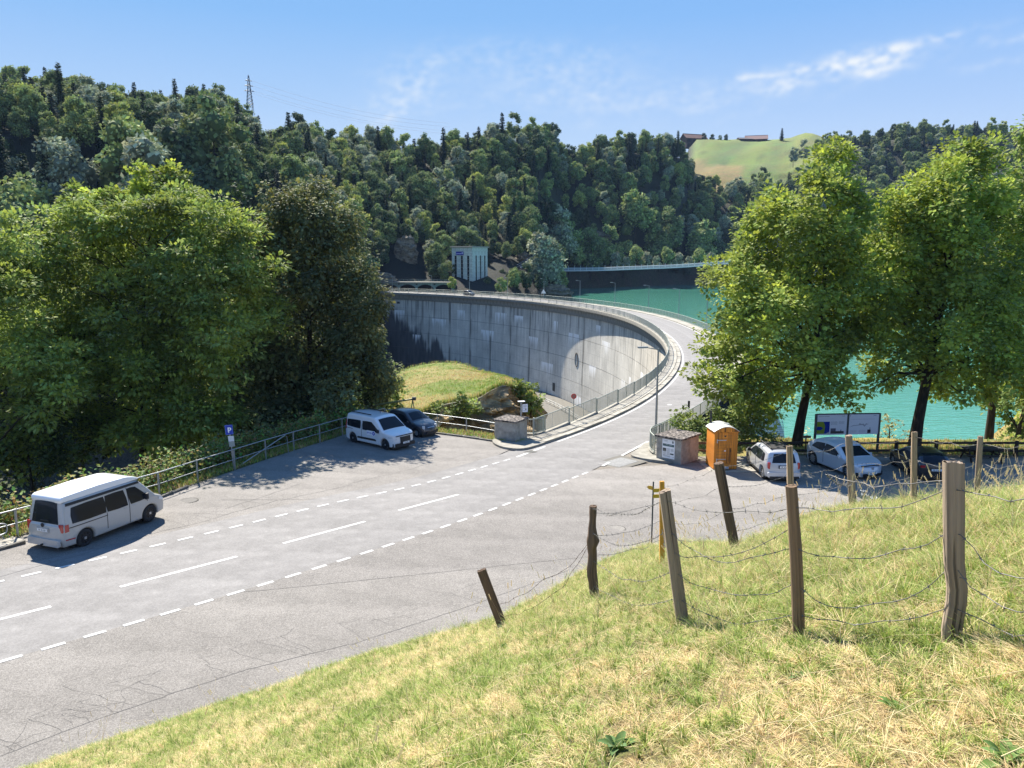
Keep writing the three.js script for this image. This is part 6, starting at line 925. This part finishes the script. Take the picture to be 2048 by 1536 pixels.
{ // boom barrier behind the dark car
  const p = at(826, 838, 50.5), q = at(752, 822 + 12, 51.5); p.y = q.y = 0; const P = drape(p), Q = drape(q), t = thing('barrier', 'olive steel barrier boom on a trestle behind the dark city car', 'barrier', [P.x, P.y - .1, P.z]); const d = Q.clone().sub(P);
  const olive = std([.20, .21, .09], { roughness: .6 }); obj('boom', bar(V(0, 1.75, 0), d.clone().setY(1.15), .06, .06, 6), olive, t); obj('counterweight', bx(.26, .22, .2, .1, 1.78, 0, .03), M.darkSteel, t); for (const k of [-.28, .28]) obj('strut', bar(V(0, 1.7, 0), V(k, 0, k * .3), .035, .035, 5), olive, t);
}
{ // covers and drains set in the asphalt
  const disc = (label, px, py, r, m) => { const p = onRoad(px, py), t = thing('manhole_cover', label, 'manhole cover', [p.x, p.y + .003, p.z]); const g = new THREE.CylinderGeometry(r, r, .012, 28), ring = new THREE.TorusGeometry(r + .03, .022, 4, 30); ring.rotateX(Math.PI / 2); ring.scale(1, .3, 1); obj('lid', g, m, t); obj('frame', ring, M.concreteDark, t); };
  disc('round grey manhole cover in the left parking lot', 377, 1001, .36, std([.16, .155, .15], { map: T.coarse, roughness: .8 })); disc('round pale manhole cover behind the barbed wire in the road', 1233, 1057, .33, std([.36, .345, .32], { map: T.coarse, roughness: .85 }));
  const p = onRoad(1059, 904), t = thing('drain_grate', 'dark drain grate in the gutter near the left hut', 'drain', [p.x, p.y + .004, p.z], .7); obj('frame', bx(.75, .012, .5), M.concreteDark, t); for (let i = 0; i < 6; i++) obj('bar', bx(.05, .014, .42, -.26 + i * .104, .006, 0), M.darkSteel, t);
  const q = onRoad(1240, 925), c = thing('service_hatch', 'pale framed square service hatch in the asphalt by the right hut', 'hatch', [q.x, q.y + .006, q.z], .78); obj('asphalt_frame', bx(2.5, .012, 1.9), M.concreteDark, c); obj('lid', bx(1.75, .016, 1.2, 0, .006, 0), std([.36, .37, .37], { map: T.coarse, roughness: .8 }), c);
}
{ // ledge of concrete at the foot of the dam on the sunny side
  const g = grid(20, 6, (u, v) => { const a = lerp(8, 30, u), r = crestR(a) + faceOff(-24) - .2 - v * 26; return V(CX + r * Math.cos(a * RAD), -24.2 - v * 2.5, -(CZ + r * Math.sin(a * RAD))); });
  struct('apron', g, M.concreteDark, 'sloping concrete apron at the foot of the dam');  // darker concrete here puts the shade lying on the ledge into its colour
  const r = thing('railing', 'thin pale railing on the concrete apron at the foot of the dam', 'railing'); const P = (a, y) => { const q = crestR(a) - 5; return V(CX + q * Math.cos(a * RAD), -24.6 + y, -(CZ + q * Math.sin(a * RAD))); }; for (const y of [.6, 1.1]) obj('rail', tube([8, 11, 14, 17, 20].map((a) => P(a, y)), .05, 4, 20), M.galv, r); for (let a = 8; a <= 20; a += 1) obj('post', bar(P(a, 0), P(a, 1.1), .05, .05, 4), M.galv, r);
}

// ================================================================ THE BANK: POSTS, WIRE, SIGNS, GRASS
const onTurf = (px, py) => { const p = onBank(px, py); p.y = bankTop(p.x, p.z); return p; };
function woodPost(label, foot, head, width, o = {}) { // split or sawn post from foot to head, with its own bend, taper and tone
  const p = onTurf(...foot), ah = -p.z, top = at(head[0], head[1], ah + (o.back ?? 0)).sub(p), w = width * ah / FOCAL, L = top.length(), r = rngOf(foot[0] * 31 + 7), n = 16, seg = o.square ? 4 : 9, t = thing('fence_post', label, 'fence post', [p.x, p.y, p.z]);
  const dir = top.clone().normalize(), g = new THREE.CylinderGeometry(w / 2 * (o.taper ?? .9), w / 2, L + .25, o.square ? 16 : 14, n), q = g.attributes.position, ph = r() * 9;
  for (let i = 0; i < q.count; i++) { let x = q.getX(i), y = q.getY(i) + L / 2 - .125, z = q.getZ(i); const u = clamp(y / L, 0, 1); if (o.square) { const a = Math.atan2(z, x), m = Math.max(Math.abs(Math.cos(a)), Math.abs(Math.sin(a))), rr = Math.hypot(x, z); if (rr > 1e-5) { const k = 1 / m * .92; x *= k; z *= k * (o.thin ?? .62); } }
    const a = Math.atan2(z, x), k = 1 + (o.rough ?? .06) * (fbm(Math.cos(a) * 2 + ph, Math.sin(a) * 2 + y * 5, 3) - .5) * 2; x *= k; z *= k;
    for (const [u0, amp, dx, wd] of o.knots ?? []) { const e = Math.exp(-(((u - u0) / wd) ** 2)); x += e * dx * w; x *= 1 + e * amp; z *= 1 + e * amp; }
    x += (o.bow ?? 0) * w * Math.sin(u * 3.1) + (o.sBend ?? 0) * w * Math.sin(clamp((.42 - u) / .42, 0, 1) * 5.2); if (u > .97) y += (x / w) * (o.slant ?? 0) * w + (r() - .5) * .012; q.setXYZ(i, x, y, z); }
  const qz = new THREE.Quaternion().setFromUnitVectors(V(0, 1, 0), dir); g.applyQuaternion(qz); const uv = g.attributes.uv; for (let i = 0; i < uv.count; i++) uv.setXY(i, uv.getX(i) * .5 + ph, uv.getY(i) * L * .7); g.computeVertexNormals();
  obj('shaft', g, o.mat ?? M.postGrey, t); t.userData.height = undefined; delete t.userData.height;
  return { foot: p, top: p.clone().add(top), at: (u) => p.clone().addScaledVector(top, u), w };
}
const postMat = (r, g, b) => std([r, g, b], { map: rep(T.wood, 1), bumpMap: rep(T.wood, 1), bumpScale: .012, roughness: .92 });
M.postGrey = postMat(.45, .39, .335); M.postBrown = postMat(.32, .235, .165); M.postDark = postMat(.21, .155, .12); M.postPale = postMat(.52, .43, .33); M.yellowWood = std([.85, .48, .07], { map: T.wood, roughness: .7 });
const A = woodPost('short square fence post leaning far left at the road edge', [1005, 1252], [963, 1140], 21, { square: true, mat: M.postDark, taper: .95, rough: .05 });
const B = woodPost('dark knobbly crooked fence post with a wire-wrapped bulge', [1188, 1203], [1183, 1012], 20, { mat: M.postDark, rough: .22, knots: [[.655, .55, .12, .05], [.60, .2, -.1, .05], [.98, -.1, .22, .08], [.3, .12, -.14, .1], [.85, -.18, .1, .06]] });
const C = woodPost('broad square grey-brown fence post leaning left behind the yellow stake', [1366, 1250], [1329, 982], 27, { square: true, mat: M.postGrey, thin: .8, rough: .04, slant: .2 });
const Dp = woodPost('tall straight round brown fence post with a sawn top', [1598, 1275], [1582, 972], 27, { mat: M.postBrown, rough: .07, bow: .1 });
const E = woodPost('big weathered grey fence post with a warped base, nearest the camera', [1909, 1283], [1907, 924], 38, { square: true, mat: M.postGrey, rough: .05, sBend: .16, thin: .6, slant: -.15, taper: 1 });
const F = woodPost('dark round fence post leaning left in front of the orange toilet', [1473, 1092], [1437, 926], 21, { mat: M.postDark, rough: .06, taper: .95 });
const Gp = woodPost('slim orange-yellow square stake behind the broad grey post', [1324, 1134], [1324, 963], 11, { square: true, mat: M.yellowWood, thin: .9, rough: .02 });
const Ip = woodPost('thin reddish fence post in front of the silver SUV', [1584, 1030], [1579, 892], 14, { mat: M.postPale, rough: .1, square: true });
const J = woodPost('grey round fence post in front of the pale blue SUV', [1707, 994], [1697, 871], 16, { mat: M.postGrey, rough: .06 });
const K = woodPost('narrow pale split fence post in front of the black car', [1829, 984], [1829, 864], 12, { mat: M.postPale, square: true, rough: .09 });
const Lp = woodPost('thin grey fence post left of the picnic table', [1955, 980], [1961, 873], 12, { mat: M.postGrey, rough: .08 });
const Pn = woodPost('fence post beyond the right edge of the view', [2200, 1330], [2215, 930], 36, { mat: M.postGrey });
const Pm = woodPost('farther fence post beyond the right edge of the view', [2110, 964], [2112, 850], 13, { mat: M.postGrey });
{ // barbed wire: each strand is one thing
  const wire = std([.16, .155, .15], { metalness: .45, roughness: .5 }), rusty = std([.10, .07, .05], { metalness: .3, roughness: .8 });
  const strand = (label, stops, sag, seed, m = wire) => { const r = rngOf(seed), pts = []; stops.forEach((p, i) => { if (i) { const a = stops[i - 1], n = 7, s = sag * (.4 + r()); for (let k = 1; k < n; k++) { const u = k / n, q = a.clone().lerp(p, u); q.y -= s * 4 * u * (1 - u) + (r() - .5) * .05; q.x += (r() - .5) * .03; pts.push(q); } } pts.push(p); });
    const c = new THREE.CatmullRomCurve3(pts, false, 'centripetal'), L = c.getLength(), g = [new THREE.TubeGeometry(c, Math.round(L * 9), .0028, 4)]; for (let s = .1; s < L; s += .13 + r() * .04) { const p = c.getPointAt(s / L), d1 = randDir(r).multiplyScalar(.022), d2 = randDir(r).multiplyScalar(.02); g.push(bar(p.clone().sub(d1), p.clone().add(d1), .0022, .001, 3, false), bar(p.clone().sub(d2), p.clone().add(d2), .0022, .001, 3, false), new THREE.OctahedronGeometry(.007, 0).translate(p.x, p.y, p.z)); }
    const t = thing('barbed_wire', label, 'barbed wire'); obj('wire', g.slice(0, 1), m, t); obj('barbs', g.slice(1), m, t); };
  strand('top barbed wire strand running along the nearest row of posts', [B.at(.97), C.at(.93), Dp.at(.86), E.at(.86), Pn.at(.9)], .10, 1);
  strand('second barbed wire strand along the nearest row of posts', [B.at(.72), C.at(.70), Dp.at(.60), E.at(.62), Pn.at(.6)], .14, 2);
  strand('third barbed wire strand, low along the nearest row of posts', [B.at(.42), C.at(.40), Dp.at(.36), E.at(.42), Pn.at(.4)], .16, 3);
  strand('lowest barbed wire strand half buried in the grass at the nearest posts', [B.at(.15), C.at(.2), Dp.at(.16), E.at(.2), Pn.at(.2)], .1, 4);
  strand('slack rusty barbed wire sagging from the knobbly post to the short leaning post', [B.at(.68), B.at(.68).lerp(A.at(.35), .45).add(V(0, -.12, 0)), A.at(.35)], .12, 5, rusty);
  strand('rusty barbed wire loop hanging between the knobbly and the leaning post', [B.at(.66), B.at(.6).lerp(A.at(.2), .5).add(V(0, -.3, 0)), A.at(.2)], .16, 6, rusty);
  strand('top barbed wire strand along the farther row of posts', [Gp.at(.92), F.at(.95), Ip.at(.93), J.at(.9), K.at(.92), Lp.at(.88), Pm.at(.9)], .07, 7);
  strand('second barbed wire strand along the farther row of posts', [B.at(.93), Gp.at(.75), F.at(.74), Ip.at(.65), J.at(.6), K.at(.62), Lp.at(.6), Pm.at(.6)], .09, 8);
  strand('third barbed wire strand along the farther row of posts', [B.at(.7), Gp.at(.55), F.at(.5), Ip.at(.38), J.at(.36), K.at(.36), Lp.at(.36), Pm.at(.3)], .1, 9);
  strand('lowest barbed wire strand along the farther row of posts', [B.at(.5), Gp.at(.32), F.at(.25), Ip.at(.15), J.at(.12), K.at(.12), Lp.at(.12)], .08, 10);
  strand('barbed wire strand rising from the orange stake to the round brown post', [Gp.at(.45), C.at(.55), Dp.at(.74)], .12, 11);
  strand('thin slanting wire from the pale blue SUV post to the big weathered post', [J.at(.3), Dp.at(.9).lerp(E.at(.88), .5).add(V(0, -.02, -.5)), E.at(.9)], .05, 12);
}
{ // hiking signpost
  const p = onRoad(1303, 1090), t = thing('hiking_signpost', 'thin dark signpost with yellow hiking arrows behind the fence', 'signpost', [p.x, p.y, p.z]); obj('pole', bar(V(0, -.05, 0), V(0, 2.45, 0), .028, .028, 8), M.darkSteel, t); const y = std([.72, .40, .02], { roughness: .5 });
  const arrow = (len, dir, yy, turn) => { const s = new THREE.Shape(); s.moveTo(0, -.07); s.lineTo(len, -.07); s.lineTo(len + .09, 0); s.lineTo(len, .07); s.lineTo(0, .07); s.closePath(); const o = obj('arrow_board', new THREE.ExtrudeGeometry(s, { depth: .012, bevelEnabled: false }), y, t); o.position.set(0, yy, .03); o.rotation.y = turn; };
  arrow(.5, 1, 2.12, .15); arrow(.45, 1, 1.9, .1); arrow(.2, -1, 2.2, 2.4);
}
// ---------------------------------------------------------------- grass: blades in tufts, thick on the bank and thin at its edge
{
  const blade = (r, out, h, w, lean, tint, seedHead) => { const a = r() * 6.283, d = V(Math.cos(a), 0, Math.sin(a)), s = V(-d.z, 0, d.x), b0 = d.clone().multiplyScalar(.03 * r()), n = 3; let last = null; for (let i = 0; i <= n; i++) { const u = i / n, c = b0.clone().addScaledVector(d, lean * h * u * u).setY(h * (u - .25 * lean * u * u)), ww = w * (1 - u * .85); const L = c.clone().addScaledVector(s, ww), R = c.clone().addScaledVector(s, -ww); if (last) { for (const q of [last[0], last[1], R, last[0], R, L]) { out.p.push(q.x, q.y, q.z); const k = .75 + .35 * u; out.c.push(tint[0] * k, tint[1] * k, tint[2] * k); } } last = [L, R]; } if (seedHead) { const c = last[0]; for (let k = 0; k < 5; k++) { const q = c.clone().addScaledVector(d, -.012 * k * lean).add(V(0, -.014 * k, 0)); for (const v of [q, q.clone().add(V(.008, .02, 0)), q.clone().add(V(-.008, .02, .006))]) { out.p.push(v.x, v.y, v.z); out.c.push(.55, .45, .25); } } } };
  const tuft = (seed, n, h, w, lean, tints, head = 0) => { const r = rngOf(seed), o = { p: [], c: [] }; for (let i = 0; i < n; i++) blade(r, o, h * (.5 + .7 * r()), w * (.7 + .6 * r()), lean * (.3 + 1.2 * r()), tints[Math.floor(r() * tints.length)], r() < head); const g = new THREE.BufferGeometry(); g.setAttribute('position', new THREE.Float32BufferAttribute(o.p, 3)); g.setAttribute('color', new THREE.Float32BufferAttribute(o.c, 3)); g.computeVertexNormals(); g.setAttribute('uv', new THREE.Float32BufferAttribute(new Float32Array(o.p.length / 3 * 2), 2)); return g; };
  const gr = [[.25, .335, .07], [.31, .385, .085], [.18, .255, .055]], ol = [[.38, .39, .115], [.30, .325, .09]], dry = [[.64, .52, .28], [.72, .585, .33], [.50, .385, .19]];
  const kinds = { green: [tuft(1, 26, .075, .0032, .7, [...gr, ...ol, dry[0]]), tuft(2, 30, .10, .0034, .8, [...gr, ol[0]]), tuft(3, 22, .07, .003, .9, [...gr, dry[1], ol[1]])], straw: [tuft(4, 24, .06, .0026, 1.5, [...dry, dry[1], ol[0]]), tuft(5, 28, .05, .0026, 1.7, dry), tuft(6, 20, .08, .0026, 1.4, [...dry, gr[0]])], tall: [tuft(7, 20, .16, .0032, .8, [...gr, ...ol, dry[0], dry[2]]), tuft(8, 24, .20, .003, 1.0, [...gr, ...ol, dry[1], dry[0]], .03), tuft(9, 16, .16, .003, 1.3, [...dry, ol[0]])], stem: [tuft(10, 4, .62, .0020, .5, dry, 1), tuft(11, 3, .5, .0020, .9, dry, 1)] };
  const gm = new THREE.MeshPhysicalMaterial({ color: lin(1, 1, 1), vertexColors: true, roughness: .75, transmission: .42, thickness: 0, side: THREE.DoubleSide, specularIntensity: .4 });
  const spots = new Map(); const r = rngOf(99), mtx = new THREE.Matrix4(), q = new THREE.Quaternion(), eu = new THREE.Euler();
  const N = 68000;
  for (let i = 0; i < N; i++) {
    const az = lerp(-.80, .98, r()), R = bankRim(az), d = Math.sqrt(lerp(1.9 * 1.9, (R + 1.2) * (R + 1.2), r())), far = d > R;
    if (far && r() < .3) continue;
    const x = Math.sin(az) * d, z = -Math.cos(az) * d; let y = bankTop(x, z); if (far) { const e = d - R; y -= .55 * e * Math.min(1, e) + .35 * e; }
    const n = fbm(x * .7 + 4, z * .7, 4), m = fbm(x * 2.6, z * 2.6 + 8, 3), k = n * .34 + m * .40 + .34 * fbm(x * 6.5, z * 6.5 + 3, 2), lush = sstep(k, .44, .68), up = sstep(x * .6 + d * .35, 2.6, 5.2), near = 1 - sstep(d, 7.5, 10), rr = r();
    let kind = rr < .28 + lush * .6 + .2 * up ? 'green' : 'straw'; if (rr > .35 && r() < up * (.22 + .30 * lush) * (d > R * .9 ? .3 : 1)) kind = 'tall'; if (r() < .002 + .012 * up * sstep(d, 7, 10) * sstep(x, 2, 4)) kind = 'stem';
    if (kind === 'green' && lush < .3 && r() < .35 - .3 * up) kind = 'straw';
    const list = kinds[kind], v = Math.floor(r() * list.length), key = kind + v, s = (.75 + .6 * r()) * (d < 4 ? .85 : 1);
    (spots.get(key) ?? spots.set(key, []).get(key)).push([x, y - .012, z, s, r() * 6.283, r(), kind]);
  }
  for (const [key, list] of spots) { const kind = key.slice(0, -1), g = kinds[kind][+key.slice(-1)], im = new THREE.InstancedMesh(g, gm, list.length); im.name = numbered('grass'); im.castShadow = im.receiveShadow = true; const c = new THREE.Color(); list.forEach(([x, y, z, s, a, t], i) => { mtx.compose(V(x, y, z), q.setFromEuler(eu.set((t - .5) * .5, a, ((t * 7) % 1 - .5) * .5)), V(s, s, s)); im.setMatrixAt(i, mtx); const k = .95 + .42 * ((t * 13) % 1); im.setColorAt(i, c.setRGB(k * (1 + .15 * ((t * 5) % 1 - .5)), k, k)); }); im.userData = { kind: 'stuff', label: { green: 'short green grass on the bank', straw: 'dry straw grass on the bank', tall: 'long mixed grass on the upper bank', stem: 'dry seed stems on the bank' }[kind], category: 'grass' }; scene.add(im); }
  // long fallen stalks
  const st = [], sr = rngOf(31); for (let i = 0; i < 420; i++) { const az = lerp(-.7, .75, sr()), R = bankRim(az) * .97, d = lerp(2.4, R, sr()), x = Math.sin(az) * d, z = -Math.cos(az) * d, a = sr() * 6.28, l = .15 + .45 * sr(), p = V(x, bankTop(x, z) + .05 + .05 * sr(), z), e = V(x + Math.cos(a) * l, 0, z + Math.sin(a) * l); e.y = bankTop(e.x, e.z) + .04 + .09 * sr(); const m = p.clone().lerp(e, .5).add(V(0, .05 * sr() + .02, 0)); st.push(bar(p, m, .0026, .0022, 3, false), bar(m, e, .0022, .001, 3, false)); }
  const so = obj('fallen_stalks', st, std([.55, .46, .24], { roughness: .8 })); so.userData = { kind: 'stuff', label: 'fallen dry stalks in the bank grass', category: 'grass' };
  // broad-leaved weeds
  const weed = (label, px, py, s, n, seed, tint) => { const p = onTurf(px, py), r2 = rngOf(seed), t = thing('broadleaf_weed', label, 'weed', [p.x, p.y, p.z]); for (let i = 0; i < n; i++) { const a = i * 2.4 + r2(), el = .3 + .8 * r2(), l = s * (.7 + .6 * r2()), g = grid(2, 6, (u, v) => { const w = s * .15 * Math.sin(Math.PI * Math.min(1, v * .93 + .07)) + .003, o = (u - .5) * 2 * w, b = l * v, y = Math.sin(el) * b - .35 * l * v * v, x = Math.cos(el) * b; return V(Math.cos(a) * x - Math.sin(a) * o, y + Math.abs(u - .5) * w * .8, Math.sin(a) * x + Math.cos(a) * o); }); obj('leaf', paint(g, () => [1, 1, 1]), tint, t); } };
  const wm = leafMat(.14, .25, .06, .4), wd = leafMat(.11, .2, .06, .35);
  weed('leafy dark green dock plant low in the grass near the bottom edge', 1232, 1500, .16, 11, 1, wd); weed('green weed with long leaves at the bottom right corner', 2010, 1528, .13, 10, 2, wm); weed('small green weed in dry grass at the lower right', 1790, 1410, .09, 10, 3, wm); weed('small leafy weed in the grass below the short leaning post', 1010, 1300, .11, 9, 4, wm); weed('small leafy weed in the middle of the lower grass', 1600, 1350, .08, 8, 5, wd);
  for (const [lb, px, py] of [['white flower umbel in the grass left of the grey post row', 1722, 996], ['pair of small white flower heads behind the round brown post', 1725, 1012], ['lower white flower head behind the round brown post', 1740, 1022]]) { const p = onTurf(px, py + 10), t = thing('wild_flower', lb, 'flower', [p.x, p.y, p.z]); obj('stem', bar(V(0, 0, 0), V(.02, .3, 0), .003, .002, 4), wm2(), t); const u = []; const r3 = rngOf(px); for (let i = 0; i < 15; i++) { const a = r3() * 6.28, d = Math.sqrt(r3()) * .06; u.push(new THREE.IcosahedronGeometry(.006, 0).translate(.02 + Math.cos(a) * d, .31 + .01 * r3(), Math.sin(a) * d)); } obj('flower_head', u, std([.8, .8, .74], { roughness: .8 }), t); }
  function wm2() { return std([.1, .15, .05]); }
}
// tufts on the knoll rim and along the verge
{
  const L = leafCards(), r = rngOf(606);
  const spray = (p, n, h, tint) => { for (let i = 0; i < n; i++) { L.tint = tint.map((c) => c * (.7 + .6 * r())); const d = V((r() - .5) * .9, 1, (r() - .5) * .9).normalize(); L.add(p.clone().add(V((r() - .5) * .3, 0, (r() - .5) * .3)), d, V(r() - .5, .1, r() - .5).normalize(), h * (.5 + .8 * r()), .03 + .02 * r()); } };
  const G = [.29, .37, .085], Y = [.55, .46, .2];
  for (let i = 0; i < 5200; i++) { const u = r(), v = r(), p = knollP(u, v), n = fbm(p.x * .22 + 5, p.z * .22, 4); spray(p, 4, .16, r() < sstep(n, .38, .6) ? G : Y); }
  for (let i = 0; i < 700; i++) spray(knF(r()), 6, .4, r() < .6 ? G : Y); for (let i = 0; i < 300; i++) spray(knB(r()), 4, .3, r() < .6 ? G : Y);
  const e = chain([...lotLine, ...railR.slice(1)]); for (let i = 0; i < 2600; i++) { const u = r(), p = e(u), q = e(Math.min(1, u + .01)), t = e(Math.max(0, u - .01)), n = V(q.z - t.z, 0, -(q.x - t.x)).normalize(), k = .12 + r() * 1.1; spray(drape(V(p.x + n.x * k, 0, p.z + n.z * k)), 5, .2, r() < .6 ? G : Y); }
  for (let i = 0; i < 5200; i++) { const x = lerp(10, 42, r()), d = r() * r() * 6, z = -(44.2 + d), y = roadY(x, z) - .04 - (d > 3.5 ? (d - 3.5) * .42 : 0); spray(V(x, y, z), 5, .16 + .16 * r(), r() < .45 ? G : Y); }
  const o = obj('verge_grass', L.build(), leafMat(1, 1, 1, .4)); o.userData = { kind: 'stuff', label: 'rough grass on the knoll, verge and lake shore', category: 'grass' };
}
renderer.render(scene, camera);
